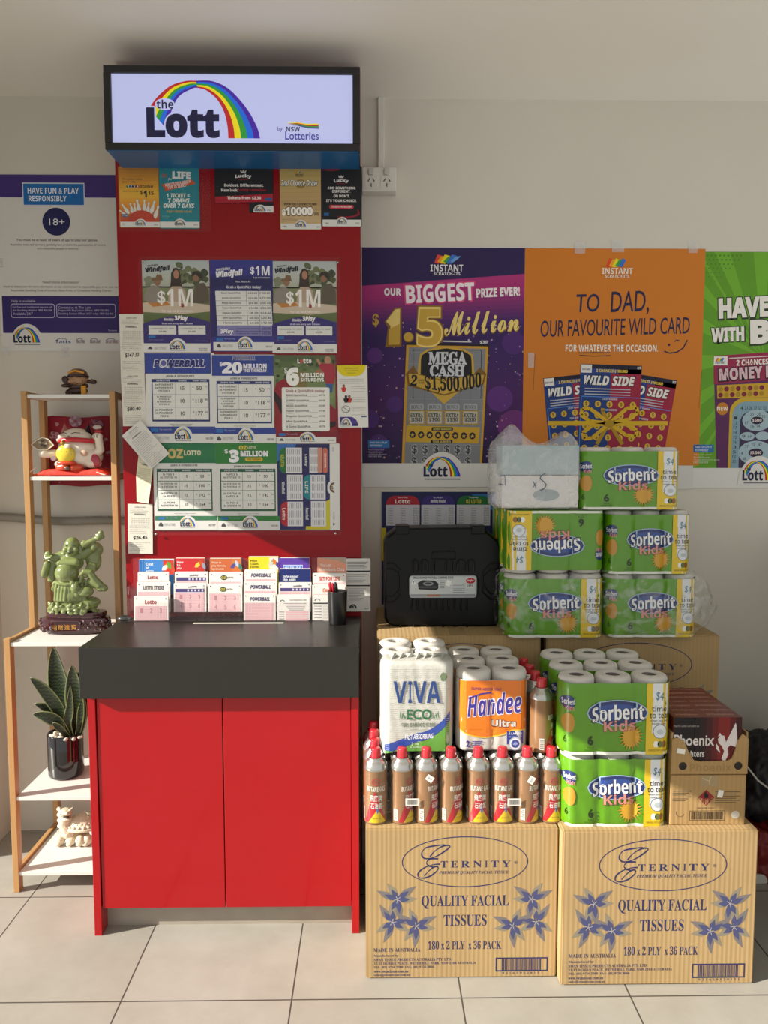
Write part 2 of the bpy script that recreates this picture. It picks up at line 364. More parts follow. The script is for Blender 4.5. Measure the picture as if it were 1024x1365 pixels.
# conduit and double power outlet on the back wall
white = mat('#dedbd4', rough=.35, var=.02)
grey = mat('#8a8883', rough=.5)
def wx(px, py): return at(px, py, 0)
b = MB(); a, c = wx(504, 134), wx(512.5, 228); b.box(a.x, c.x, -.016, 0, c.z, CEIL, white, .003)
b.build('cable_conduit', label='white vertical plastic cable conduit running up the wall to the ceiling', cat='conduit')
o = empty('power_outlet', wx(506, 247), label='white double power outlet on the back wall beside the red board', cat='power outlet')
a, c = wx(483, 229), wx(528, 261); L = o.location
b = MB(); b.box(a.x - L.x, c.x - L.x, -.048, 0, c.z - L.z, a.z - L.z, white, .004); b.build('housing', o)
dk = ink('#2a2826')
for k, px in enumerate((495, 515.5)):
    p = wx(px, 236) - L; b = MB(); b.box(p.x - .010, p.x + .010, -.056, -.047, p.z - .010, p.z + .010, mat('#c9c6bf', rough=.3), .003); b.build('switch', o)
    p = wx(px, 249) - L; b = MB(); b.box(p.x - .021, p.x + .021, -.0492, -.0475, p.z - .021, p.z + .021, white, .0005)
    for dx, dz, an in ((-.008, .006, 30), (.008, .006, -30), (0, -.010, 0)):
        M = Matrix.Translation((p.x + dx, -.0495, p.z + dz)) @ Matrix.Rotation(math.radians(an), 4, 'Y'); b.box(-.0014, .0014, -.0005, .0005, -.006, .006, dk, M=M)
    b.build('socket', o)
# ribbed hose along the wall at the left
b = MB(); P0, P1 = at(-30, 690, -.02), at(175, 696, -.02)
n = 130; pts = []; rr = []
for i in range(n + 1):
    t = i / n; p = P0.lerp(P1, t); p.z += .004 * math.sin(t * 9); pts.append(p); rr.append(.0135 + (.0026 if i % 2 else -.0026))
b.tube(pts, rr, mat('#9a958a', rough=.5), 12); b.build('corrugated_conduit', label='grey ribbed conduit running level along the wall behind the ladder shelf', cat='conduit')
# ================================================================== the lottery stand
YB = -0.25                                           # face of the red back board
YS = -0.395                                          # face of the lightbox
YP = atz(300, 1246, 0).y                             # front of the cabinet sides
YC = YP - .028                                       # front of the countertop
red = mat('#a00a14', rough=.14, var=.02, coat=.25, spec=.35)
redm = mat('#88060f', rough=.22, var=.03, spec=.25)
stone = mat('#211f1c', rough=.34, var=.08, scale=30, bump=.05, bscale=160, spec=.45)
xl, xr = at(158, 400, YB).x, at(481, 400, YB).x
ztop = at(300, 222, YB).z
ztc = at(290, 863, YC).z; zbc = at(290, 931, YC).z
# back board
b = MB(); b.box(xl, xr, YB, YB + .035, 0, ztop + .30, redm, .0015)
recentre(b.build('back_board', label='tall glossy red backing board standing behind the black countertop', cat='board'))
# lightbox sign
p0, p1 = at(137, 86, YS), at(480, 201, YS)
o = empty('lightbox_sign', ((p0.x + p1.x) / 2, YS, p1.z), label='wide backlit rainbow logo sign in a black frame at the top of the red board', cat='sign'); L = o.location
blackf = mat('#17181b', rough=.35, var=.02); blue = mat('#1f5f96', rough=.3, var=.03)
b = MB(); x0, x1, z0, z1 = p0.x - L.x, p1.x - L.x, 0, p0.z - L.z; t = .021
b.box(x0, x1, 0, t, z1 - t, z1, blackf, .002); b.box(x0, x1, 0, t, z0, z0 + t, blackf, .002); b.box(x0, x0 + t, 0, t, z0 + t, z1 - t, blackf); b.box(x1 - t, x1, 0, t, z0 + t, z1 - t, blackf)
b.build('frame', o)
b = MB(); b.box(x0 + .002, x1 - .002, t, YB - YS, z0 + .003, z1 - .002, blackf); b.build('housing', o)
b = MB(); b.box(x0 + .004, x1 - .004, .004, YB - YS, z0 - .002, z0 + .004, blue); b.build('underside_panel', o, label='blue underside panel')
mb = MB(); O, u, v, nn = pxrect(137, 86, 480, 201, YS + .008); O = O - L
cv = Canvas(mb, O, u, v, nn); cv.mk = lambda h: glow(h, .5)
a, c = O + u * 145 + v * 94, O + u * 473 + v * 193
mb.mesh([(a.x, .008, a.z), (c.x, .008, a.z), (c.x, .008, c.z), (a.x, .008, c.z)], [(0, 3, 2, 1)], glow('#ccd2ff', .5))
mb.mesh([(a.x, .0185, a.z), (c.x, .0185, a.z), (c.x, .0185, c.z), (a.x, .0185, c.z)], [(0, 1, 2, 3)], blackf)
SB = ['#c3272b', '#f7e21c', '#2f9e3c', '#1d6fe0', '#4a23a8']
arch(cv, [(199, 145), (210, 130), (228, 115), (248, 108.5), (262, 108), (284, 108.5), (306, 119), (328, 143), (342, 168), (346, 184)],
     [(221, 172), (226, 155), (238, 130), (256, 119), (264, 117.5), (276, 121), (290, 133), (299, 150), (303, 168), (304, 184)], ['#c3272b', '#f7e21c', '#2f9e3c', '#1d6fe0', '#4a23a8'], 2)
# right leg carries the bands the other way round: red inside, violet outside
arch(cv, [(262, 108), (284, 108.5), (306, 119), (328, 143), (342, 168), (346.5, 184.5)], [(264, 117.5), (276, 121), (290, 133), (299, 150), (303, 168), (304, 184.5)], ['#4a23a8', '#1d6fe0', '#2f9e3c', '#f7e21c', '#c3272b'], 3)
W = '#ccd2ff'; dk = '#14143c'
cv.rrect(193, 142, 208, 186, 5, W, 4); cv.ell(220, 139.5, 13, 8, W, 4)
cv.text('the', 209, 133.5, 231.5, 145.5, dk, 6); cv.text('Lott', 193, 142, 294, 186.5, W, 5, off=.07); cv.text('Lott', 195, 144, 292.5, 184.5, dk, 6, off=.035)
cv.text('by', 370, 168.5, 376.5, 176, '#4a3a8c', 4, 'r'); cv.text('NSW', 381.5, 168.5, 400, 175, dk, 4); cv.text('Lotteries', 380, 175, 425, 186, '#3a3a9c', 4, 'n', off=.012)
for i, h in enumerate(['#f7e21c', '#c3272b', '#2f9e3c', '#4a3a9c']):
    cv.poly([(382 + i * 3, 163.6 + i * .9), (396, 162.5 + i * 1.1), (410, 164.5 + i * 1.5), (425, 164 + i * 1.8), (425, 165.8 + i * 1.8), (410, 166 + i * 1.5), (396, 163.7 + i * 1.1), (382 + i * 3, 164.2 + i * .9)], h, 4)
mb.build('screen', o)
# countertop
cx0, cx1 = at(105, 895, YC).x, at(478.5, 895, YC).x
b = MB(); b.box(cx0, cx1, YC, YB - .001, zbc, ztc, stone, .0015)
S0, S1 = atz(258, 831, ztc), atz(377, 832.5, ztc)
b.box(S0.x, S1.x, S0.y - .006, S0.y + .006, ztc - .001, ztc + .0008, mat('#e9e4d8', rough=.3))  # pale strip painted in for the streak of sunlight at the slot
recentre(b.build('countertop', label='thick dark grey countertop slab on the red cabinet', cat='countertop'))
# cabinet
px0, px1 = at(118.5, 1000, YP).x, at(478.5, 1000, YP).x
o = empty('red_cabinet', ((px0 + px1) / 2, (YP + YB) / 2, 0), label='glossy red two door cabinet under the dark grey countertop', cat='cabinet'); L = o.location
pw = at(129.5, 1100, YP).x - at(119.5, 1100, YP).x; zd = at(290, 1211, YP).z; tk = YB - YP
for n_, a in (('side_panel', px0), ('side_panel', px1 - pw)):
    b = MB(); b.box(a - L.x, a + pw - L.x, YP - L.y, YB - .001 - L.y, 0, zbc, red, .001); b.build(n_, o)
mid = at(298.5, 1080, YP).x
for a, c in ((px0 + pw + .002, mid - .0012), (mid + .0012, px1 - pw - .001)):
    b = MB(); b.box(a - L.x, c - L.x, YP + .004 - L.y, YP + .022 - L.y, zd, zbc - .001, red, .0015); b.build('door', o)
YK = atz(300, 1232, 0).y
b = MB(); b.box(px0 + pw - L.x, px1 - pw - L.x, YK - L.y, YK + .015 - L.y, 0, zd + .03, mat('#9a9184', rough=.5, var=.15, scale=20)); b.build('kickboard', o, label='grey recessed kickboard')
b = MB(); b.box(px0 + pw - L.x, px1 - pw - L.x, YP + .024 - L.y, YB - .002 - L.y, zd + .005, zbc - .001, mat('#7a1018', rough=.5)); b.build('carcass', o)
# ================================================================== cartons
def carton_mat(h='#ab9066', axis='x'):
    key = ('carton', h, axis)
    if key in _M: return _M[key]
    m = bpy.data.materials.new('corrugated_cardboard'); m.use_nodes = True; nt = m.node_tree; B = nt.nodes['Principled BSDF']; c = lin(h)
    tc = nt.nodes.new('ShaderNodeTexCoord'); mp = nt.nodes.new('ShaderNodeMapping'); mp.inputs['Scale'].default_value = (1, 0, .02); nt.links.new(tc.outputs['Object'], mp.inputs[0])
    wv = nt.nodes.new('ShaderNodeTexWave'); wv.inputs['Scale'].default_value = 26; wv.inputs['Distortion'].default_value = 2.2; wv.inputs['Detail Scale'].default_value = 1.5; nt.links.new(mp.outputs[0], wv.inputs['Vector'])
    nz = nt.nodes.new('ShaderNodeTexNoise'); nz.inputs['Scale'].default_value = 6; nz.inputs['Detail'].default_value = 6; nt.links.new(tc.outputs['Object'], nz.inputs['Vector'])
    ad = nt.nodes.new('ShaderNodeMath'); ad.operation = 'MULTIPLY_ADD'; ad.inputs[1].default_value = .18; nt.links.new(wv.outputs['Fac'], ad.inputs[0]); nt.links.new(nz.outputs['Fac'], ad.inputs[2])
    rp = nt.nodes.new('ShaderNodeValToRGB'); rp.color_ramp.elements[0].position = .3; rp.color_ramp.elements[1].position = .95
    rp.color_ramp.elements[0].color = tuple(x * .86 for x in c) + (1,); rp.color_ramp.elements[1].color = tuple(min(1, x * 1.12) for x in c) + (1,)
    nt.links.new(ad.outputs[0], rp.inputs[0]); nt.links.new(rp.outputs[0], B.inputs['Base Color']); B.inputs['Roughness'].default_value = .75; B.inputs['Specular IOR Level'].default_value = .2
    bp = nt.nodes.new('ShaderNodeBump'); bp.inputs['Strength'].default_value = .14; bp.inputs['Distance'].default_value = .0025; nt.links.new(wv.outputs['Fac'], bp.inputs['Height']); nt.links.new(bp.outputs[0], B.inputs['Normal'])
    _M[key] = m; return m
NAVY = '#2a2c58'
def lily(c, cx, cy, s, a0, flip=1, kk=0):
    """six petal printed lily"""
    for i in range(6):
        a = math.radians(a0 + 60 * i + (8 if i % 2 else -6)); L = s * (1.0 if i % 2 else .86); w = s * .165
        ca, sa = math.cos(a), math.sin(a); bend = .18 * (1 if i % 2 else -1)
        P = []
        prof = [(0, .25), (.25, .75), (.5, 1.0), (.72, .62), (1, 0)]
        for t, ww in prof: P.append((t * L, w * ww + bend * L * t * t * .6))
        for t, ww in prof[::-1][1:]: P.append((t * L, -w * ww + bend * L * t * t * .6))
        c.poly([(cx + flip * (u * ca - v * sa), cy + u * sa + v * ca) for u, v in P], ['#857d6c', '#726c6c'][i % 2], 1 + i * .12 + kk)
        P = [(0.02 * L, .0)] + [(t * L * .62, w * ww * .7 + bend * L * t * t * .25) for t, ww in prof] + [(t * L * .62, -w * ww * .7 + bend * L * t * t * .25) for t, ww in prof[::-1][1:]]
        c.poly([(cx + flip * (u * ca - v * sa), cy + u * sa + v * ca) for u, v in P], '#474a70', 2 + i * .12 + kk)
    for i in range(5):
        a = math.radians(a0 + 20 + 72 * i); c.line([(cx, cy), (cx + flip * s * .17 * math.cos(a), cy + s * .17 * math.sin(a))], s * .02, '#b9b2a6', 3 + kk)
def eternity(c):
    """printing of the tissue carton, in a 1000 x 780 frame"""
    c.ring(515, 175, 328, 133, 5, NAVY, 1, n=72); N = NAVY
    # flourished capital, drawn as tapering strokes
    st = [[(408, 84), (374, 88), (345, 92), (312, 100), (293, 118), (290, 140), (306, 156), (340, 154), (375, 140), (410, 118), (432, 100), (436, 92), (424, 88), (400, 92), (370, 108), (345, 130), (330, 152)],
          [(375, 158), (340, 158), (320, 168), (315, 182), (330, 196), (352, 200)], [(385, 186), (352, 188), (312, 200), (280, 222), (270, 242), (280, 256), (304, 258), (338, 246), (368, 222), (376, 206), (366, 198), (348, 204), (322, 226), (300, 252)]]
    for i, P in enumerate(st):
        Q = []
        for j in range(len(P) - 1):
            for q in range(4):
                f = q / 4; a, b_, d, e = P[max(j - 1, 0)], P[j], P[j + 1], P[min(j + 2, len(P) - 1)]
                Q.append(tuple(.5 * (2 * b_[m] + (d[m] - a[m]) * f + (2 * a[m] - 5 * b_[m] + 4 * d[m] - e[m]) * f * f + (3 * b_[m] - a[m] - 3 * d[m] + e[m]) * f ** 3) for m in (0, 1)))
        for j in range(len(Q) - 1): c.line([Q[j], Q[j + 1]], 3.5 + 4.5 * abs(math.sin(j * .22 + i)), N, 1)
    x = 388
    for ch, w in zip('TERNITY', (36, 38, 46, 46, 14, 42, 46)):
        c.text(ch, x, 170, x + w, 204, N, 1, 's' if ch != 'I' else 's'); x += w + 16
    c.text('®', 771, 172, 788, 188, N, 1, 'n'); c.text('PREMIUM QUALITY FACIAL TISSUE', 380, 222, 742, 242, N, 1, 'i')
    c.text('QUALITY FACIAL', 290, 350, 745, 420, N, 1, 's'); c.text('TISSUES', 405, 452, 630, 512, N, 1, 's'); c.text('180 x 2 PLY  x 36 PACK', 325, 590, 708, 636, N, 1, 's')
    c.text('MADE IN AUSTRALIA', 40, 626, 285, 646, N, 1, 's')
    for i, (t, w) in enumerate((('Manufactured by:', 130), ('SWAN TISSUE PRODUCTS AUSTRALIA PTY. LTD.', 405), ('11-13 DURIAN PLACE, WETHERILL PARK, NSW 2164 AUSTRALIA', 535), ('TEL: (02) 9756 2388  FAX: (02) 9756 3066', 315), ('www.swantissue.com.au', 180), ('sales@swantissue.com.au', 190))):
        c.text(t, 42, 660 + i * 20.5, 42 + w, 675 + i * 20.5, N, 1, 's')
    for i, (cx, cy, a) in enumerate(((165, 370, 10), (140, 490, 40), (262, 510, 20))): lily(c, cx, cy, 118, a, 1, i * .04); lily(c, 1030 - cx, cy + 4, 118, a, -1, i * .04)
    c.frame(680, 682, 955, 756, 7, N, 1); c.bars(712, 690, 920, 749, N, 1, 34, 5)
    c.text('9 3 1 6 5 9 5 2 8 1 5 1', 715, 759, 925, 770, N, 1, 'n')
def carton(x0, x1, Yf, dep, z0, z1, label, printed=True, rz=0, seed=0, flaps=True):
    cm = carton_mat(); o = MB(); cx, cy = (x0 + x1) / 2, Yf + dep / 2; w, d, h = x1 - x0, dep, z1 - z0
    bm_ = bmesh.new(); bmesh.ops.create_cube(bm_, size=1)
    for v in bm_.verts: v.co = Vector((v.co.x * w, v.co.y * d, (v.co.z + .5) * h))
    bmesh.ops.bevel(bm_, geom=list(bm_.edges), offset=.004, segments=2, affect='EDGES')
    o.bm(bm_, cm)
    dk = mat('#8c7048', rough=.8)
    o.box(-w / 2 + .004, w / 2 - .004, -.0015, .0015, h - .0005, h + .0006, dk)      # seam of the top flaps
    o.box(-.024, .024, -d / 2 + .004, d / 2 - .004, h, h + .0007, mat('#a98f66', rough=.3, var=.03))
    if printed:
        cv = Canvas(o, (-w / 2, -d / 2, h), (w / 1000, 0, 0), (0, 0, -h / 790), (0, -1, 0)); eternity(cv)
    return o.build('tissue_carton', loc=(cx, cy, z0), rot=(0, 0, rz), label=label, cat='carton', group='cartons of facial tissues')
YL = atz(615, 1304, 0).y; a, c = at(487.5, 1105, YL), at(745, 1105, YL); CL = (a.x, c.x, YL, a.z)
YR = atz(880, 1313, 0).y; a, c = at(750.5, 1108, YR), at(1012, 1108, YR); CRt = (a.x, c.x, YR, a.z)
DEP = .35
carton(CL[0], CL[1], YL, DEP, 0, CL[3], 'printed brown tissue carton on the floor beneath the rows of butane cans')
carton(CRt[0], CRt[1], YR, DEP, 0, CRt[3], 'printed brown tissue carton on the floor beneath the green toilet roll packs and firelighter trays')
YBK = YL + DEP + .020
zb = at(600, 848, YBK).z
a, c = at(503, 850, YBK), at(721, 850, YBK); BL = (a.x, c.x)
a, c = at(729, 850, YBK), at(960, 850, YBK); BR = (a.x, c.x)
BD = -.004 - YBK
carton(BL[0], BL[1], YBK, BD, zb / 2, zb, 'brown tissue carton at the back holding up the black stove case')
carton(BR[0], BR[1], YBK, BD, zb / 2, zb, 'brown tissue carton at the back holding up the bagged toilet roll packs')
carton(BL[0], BL[1], YBK, BD, 0, zb / 2 - .001, 'brown tissue carton hidden on the floor under the one with the black case', False)
carton(BR[0], BR[1], YBK, BD, 0, zb / 2 - .001, 'brown tissue carton hidden on the floor under the one with the bagged packs', False)
# ================================================================== large posters on the back wall
YW = -0.0012
WHT = '#dcdad6'; PUR = '#3b2a6b'
def tape(parent, pts, Y):
    m = clear('sticky_tape', .22, .25)
    for x0, y0, x1, y1 in pts:
        mb, c = sheet(x0, y0, x1, y1, Y, None, .0003, m=m); mb.build('sticky_tape', parent)
# responsible play notice
mb, c = sheet(-2, 234, 158.5, 469, YW, WHT)
c.rect(-2, 234, 158, 264, '#43307a'); c.sub(0, 220, 4.878)
c.rect(164, 120, 565, 266, '#d6dbe6', 2); c.rect(170, 127, 559, 262, '#1d6db8', 3)
c.text('HAVE FUN & PLAY', 198, 153, 528, 190, '#eef0f4', 4); c.text('RESPONSIBLY', 203, 204, 447, 240, '#eef0f4', 4)
c.ell(376, 370, 90, 90, '#1f2258', 2, n=48); c.text('18+', 330, 350, 430, 393, '#e6e6ea', 3, 'r')
T = '#55524f'
c.text('You must be at least 18 years of age to play our games.', 112, 480, 642, 500, T, 2, 'r', off=.012)
c.text('Australian state and territory gambling laws prohibit the participation of minors', 72, 511, 690, 530, T, 2, 'r')
c.text('and vulnerable people in lotteries.', 247, 536, 518, 554, T, 2, 'r')
c.text('Need more information?', 275, 753, 512, 770, T, 2, 'r')
c.text('Head to thelott.com for more information on our commitment to responsible play or to view our', 20, 784, 768, 803, T, 2, 'r')
c.text('Responsible Gambling Code of Conduct, Game Rules, or Complaints Handling Charter.', 66, 809, 722, 827, T, 2, 'r')
c.rect(5, 852, 775, 1095, '#36296a', 1); P2 = '#c9c4dc'
c.text('Help is available', 64, 878, 222, 898, P2, 2, 'r')
for x0, x1, L in ((60, 348, ('For free and confidential support call', 'the Gambling Helpline 1800 858 858', 'Available 24/7')), (358, 746, ('Contact us at The Lott', 'Responsible Play Liaison Officer: 1800 026 002', 'Gambling Contact Officer (ACT only): 1800 026 002'))):
    c.rrect(x0, 903, x1, 996, 18, P2, 2); c.rrect(x0 + 4, 907, x1 - 4, 992, 15, '#36296a', 3)
    c.lines(L, x0 + 14, 919, 16, 21, P2, 4, 'r', 'l', x1 - x0 - 30)
c.text('The Lott.com', 692, 1072, 750, 1082, P2, 2, 'r')
lott(c, 48, 1035, 270, 1180, WHT, 3)
for x0, x1, t, h in ((330, 445, 'Tatts', '#2a4a8c'), (470, 538, 'NSW LOTTERIES', '#4a4a60'), (558, 640, 'GOLDEN CASKET', '#4a4a60'), (660, 755, 'SA LOTTERIES', '#7a3a6a')):
    c.text(t, x0 + 14, 1142, x1, 1162, h, 2); c.ring((x0 + x1) / 2, 1150, (x1 - x0) * .35, 22, 5, '#7f8090', 2, 200, 330, 12)
o = mb.build('safe_play_poster', label='white poster with purple bands about playing responsibly on the wall left of the red board', cat='poster')
tape(o, [(4, 462, 12, 474), (82, 462, 92, 476), (0, 344, 4, 356)], YW - .0015)
# the big prize poster
mb, c = sheet(482, 331, 709, 646, YW, WHT)
c.sub(470, 320, 4.016); c.rect(52, 48, 955, 1200, '#2b1a52', 1)
c.grad([(52, 250), (952, 182), (952, 500), (52, 520)], ['#b0327a', '#a52c74', '#7a2a70', '#4a2068', '#32195a'], 2, 14)
c.grad([(52, 515), (952, 495), (952, 1200), (52, 1200)], ['#32195a', '#3d1a5e', '#45175a', '#331150', '#230d40'], 2.2, 12)
rr = random.Random(3)
for x, y, r in ((120, 620, 42), (225, 880, 44), (860, 550, 62), (790, 850, 70), (870, 1000, 90), (140, 1090, 48), (950, 760, 40), (95, 960, 50)): c.ell(x, y, r, r, rr.choice(('#5a2a7a', '#6a2a72', '#4a2470')), 2.6, n=28)
for i in range(190):
    x, y = rr.uniform(60, 940), rr.uniform(430, 1190); r = rr.choice((2, 2.5, 3, 4, 5.5)); c.ell(x, y, r, r, rr.choice(('#a98cb8', '#c9b6cc', '#8a64a0', '#b8907a')), 3, n=8)
for i in range(5): c.poly([(434 + i * 16, 128 - (i % 2) * 6), (452 + i * 19, 84 + (i % 2) * 10), (478 + i * 20, 92), (458 + i * 17, 134)], ['#e0452e', '#f0a020', '#e8d820', '#3aa040', '#3a70c8'][i], 3 + i * .2)
c.poly([(520, 120), (545, 98), (576, 92), (560, 108), (530, 128)], '#6aa0e0', 4.4)
c.text('INSTANT', 414, 137, 588, 173, '#e8e8ec', 4); c.text('SCRATCH-ITS.', 432, 177, 577, 193, '#e8e8ec', 4)
c.text('OUR', 170, 262, 260, 302, '#f0e8ee', 4, off=.03); c.text('BIGGEST', 276, 230, 656, 342, '#d8407a', 4, ang=-3, off=.02); c.text('BIGGEST', 284, 238, 648, 334, '#f2eaf0', 5, ang=-3, off=.015); c.text('PRIZE EVER!', 658, 258, 890, 306, '#f0e8ee', 4, ang=-3, off=.03)
G1, G2, G3 = '#8a6420', '#c8a23e', '#ead07a'
c.text('$', 108, 396, 142, 468, G2, 4, off=.03)
c.poly([(172, 440), (226, 366), (262, 362), (262, 572), (176, 574), (190, 470)], G1, 4); c.poly([(180, 438), (228, 374), (254, 370), (252, 560), (192, 562), (204, 462)], G3, 5); c.poly([(194, 480), (252, 450), (252, 560), (192, 562)], G2, 5.5)
c.ell(300, 522, 28, 28, G1, 4); c.ell(298, 519, 24, 24, G2, 5)
c.text('5', 336, 352, 490, 586, G1, 4.2, off=.07); c.text('5', 342, 360, 482, 576, G3, 5.2, off=.045); c.text('5', 350, 372, 474, 566, G2, 5.7, off=.01)
c.text('Million', 484, 376, 890, 506, G1, 4.4, 'c', off=.0, ang=-4); c.text('Million', 486, 376, 884, 498, G3, 5.5, 'c', ang=-4); c.text('Million', 489, 377, 887, 499, G3, 5.6, 'c', ang=-4); c.text('Million', 487, 379, 885, 501, G2, 5.4, 'c', ang=-4)
# the scratch ticket on it
tk = lambda x0, y0, x1, y1, h, k: c.rect(x0, y0, x1, y1, h, k)
c.poly([(288, 548), (730, 556), (700, 1204), (262, 1200)], '#16161a', 4.6); c.poly([(288, 562), (726, 570), (697, 1204), (264, 1200)], '#c9982a', 4.9); c.poly([(302, 574), (712, 582), (686, 1200), (278, 1200)], '#7f8288', 5.2)
c.text('$30', 680, 538, 720, 556, '#e8e8e8', 5.2); c.line([(486, 542), (634, 545)], 7, '#c8c8c8', 5.2)
for i in range(9): c.line([(300, 600 + i * 62), (704, 606 + i * 62)], 2, '#9a9da4', 5.4)
for i in range(6): c.line([(330 + i * 62, 580), (320 + i * 60, 1196)], 2, '#6a6d74', 5.5)
c.frame(322, 588, 690, 848, 3, '#26262a', 5.6)
c.poly([(355, 640), (362, 610), (400, 585), (500, 570), (600, 585), (640, 612), (646, 640), (655, 740), (490, 880), (345, 740)], G2, 5.8)
c.poly([(366, 640), (372, 616), (408, 594), (500, 580), (592, 594), (632, 618), (636, 640), (640, 735), (364, 735)], '#15151a', 6.1)
c.text('MEGA', 405, 598, 610, 668, '#c9ccd2', 6.5, 's', off=.03); c.text('CASH', 413, 668, 600, 732, '#c9ccd2', 6.5, 's', off=.03)
c.poly([(285, 716), (326, 672), (352, 716), (490, 752), (650, 716), (682, 682), (716, 716), (702, 772), (490, 834), (298, 782)], '#7a5818', 6.3); c.poly([(300, 718), (352, 720), (490, 756), (650, 722), (704, 722), (694, 768), (490, 826), (306, 774)], G2, 6.7)
c.text('2', 312, 722, 346, 782, '#15151a', 7.2, 's', off=.02, ang=8); c.text('CHANCES', 350, 746, 386, 756, '#15151a', 7.2); c.text('TO WIN', 352, 760, 384, 770, '#15151a', 7.2)
c.text('$1,500,000', 388, 728, 690, 822, '#15151a', 7.2, 's', off=.02, arch=-18, ang=-2)
for i, t in enumerate(('$50', '$100', '$150', '$200')):
    x = 300 + i * 96; c.rrect(x + 6, 876, x + 82, 914, 12, '#a4a7ac', 5.9); c.text('BONUS', x + 14, 884, x + 74, 906, '#55585e', 6.4, 's')
    c.rect(x, 912, x + 88, 990, '#b28a28', 5.9); c.rect(x + 6, 918, x + 82, 984, '#b9b6a8', 6.3); c.text('EXTRA', x + 10, 928, x + 78, 950, '#4a4a4c', 6.8, 's', off=.02); c.text(t, x + 14, 952, x + 74, 976, '#4a4a4c', 6.8, 's', off=.02)
c.poly([(290, 994), (684, 1004), (678, 1092), (284, 1084)], '#c8a02c', 5.9)
for x0, y0, x1, t in ((424, 1004, 540, 'LUCKY NUMBERS'), (420, 1072, 538, 'YOUR NUMBERS')): c.rrect(x0, y0, x1, y0 + 20, 8, '#16161a', 6.3); c.text(t, x0 + 10, y0 + 4, x1 - 10, y0 + 16, '#d8c070', 6.8)
for i in range(8): c.ell(322 + i * 46, 1044 + i, 17, 19, '#222226', 6.3, n=16); c.text('★', 310 + i * 46, 1033 + i, 334 + i * 46, 1056 + i, '#c9a84a', 6.8, 'n')
for j in range(2):
    for i in range(6): c.ell(332 + i * 58 - j * 2, 1126 + j * 66, 18, 30, '#a4a6a8', 6.2, n=18); c.text('$', 318 + i * 58 - j * 2, 1100 + j * 66, 346 + i * 58 - j * 2, 1152 + j * 66, '#3a3c40', 6.6, 's', off=.02)
c.rect(52, 1200, 955, 1330, WHT, 7.4); c.rect(84, 1074, 198, 1116, '#2a6db0', 4); c.text('HAVE FUN & PLAY', 94, 1082, 186, 1092, '#d8dce6', 5); c.text('RESPONSIBLY', 94, 1098, 160, 1108, '#d8dce6', 5)
c.lines(('Help is close at hand', 'GambleAware', 'gambleaware.nsw.gov.au', '1800 858 858'), 86, 1122, 9, 12, '#b8b0c4', 5, 'r')
c.lines(('Is gambling a problem?', 'www.gambleaware.nsw.gov.au'), 725, 1122, 9, 14, '#b8b0c4', 5, 'r')
lott(c, 355, 1138, 612, 1296, WHT, 8)
mb.build('prize_poster', label='purple poster with gold prize lettering and a scratch ticket on the back wall', cat='poster')
# orange poster
mb, c = sheet(698, 333, 936, 622, YW - .001, '#cf7a22')
c.sub(690, 320, 3.066)
def wedge(c, ox, oy, s, k):
    for i in range(5): c.poly([(ox + i * 13 * s, oy + (28 - (i % 2) * 4) * s), (ox + (14 + i * 14) * s, oy + ((i % 2) * 5 - 8) * s), (ox + (30 + i * 14) * s, oy), (ox + (18 + i * 13) * s, oy + 30 * s)], ['#e0452e', '#f0a020', '#e8d820', '#3aa040', '#3a70c8'][i], k + i * .15)
wedge(c, 352, 86, .95, 2)
c.text('INSTANT', 337, 118, 461, 142, '#efe9e0', 4); c.text('SCRATCH-ITS.', 350, 145, 450, 157, '#efe9e0', 4)
BL_ = '#232048'
for t, x0, y0, x1, y1 in (('TO', 236, 222, 330, 296), ('DAD,', 374, 210, 530, 308)): c.text(t, x0, y0, x1, y1, BL_, 2, 'r', off=.006, shear=.12, ang=-2)
c.text('OUR FAVOURITE WILD CARD', 92, 322, 700, 390, BL_, 2, 'r', off=.004, shear=.1, ang=-1.5)
c.text('FOR WHATEVER THE OCCASION.', 195, 428, 573, 456, '#f2ece2', 2); c.line([(248, 462), (310, 460), (380, 461)], 3, BL_, 2); c.line([(252, 471), (310, 475), (380, 472)], 3, BL_, 2.2)
c.line([(598, 454), (620, 462), (650, 458), (676, 440), (692, 408)], 5, BL_, 2); c.ell(617, 428, 5, 5, BL_, 2, n=12); c.line([(638, 415), (648, 408), (660, 412)], 4, BL_, 2)
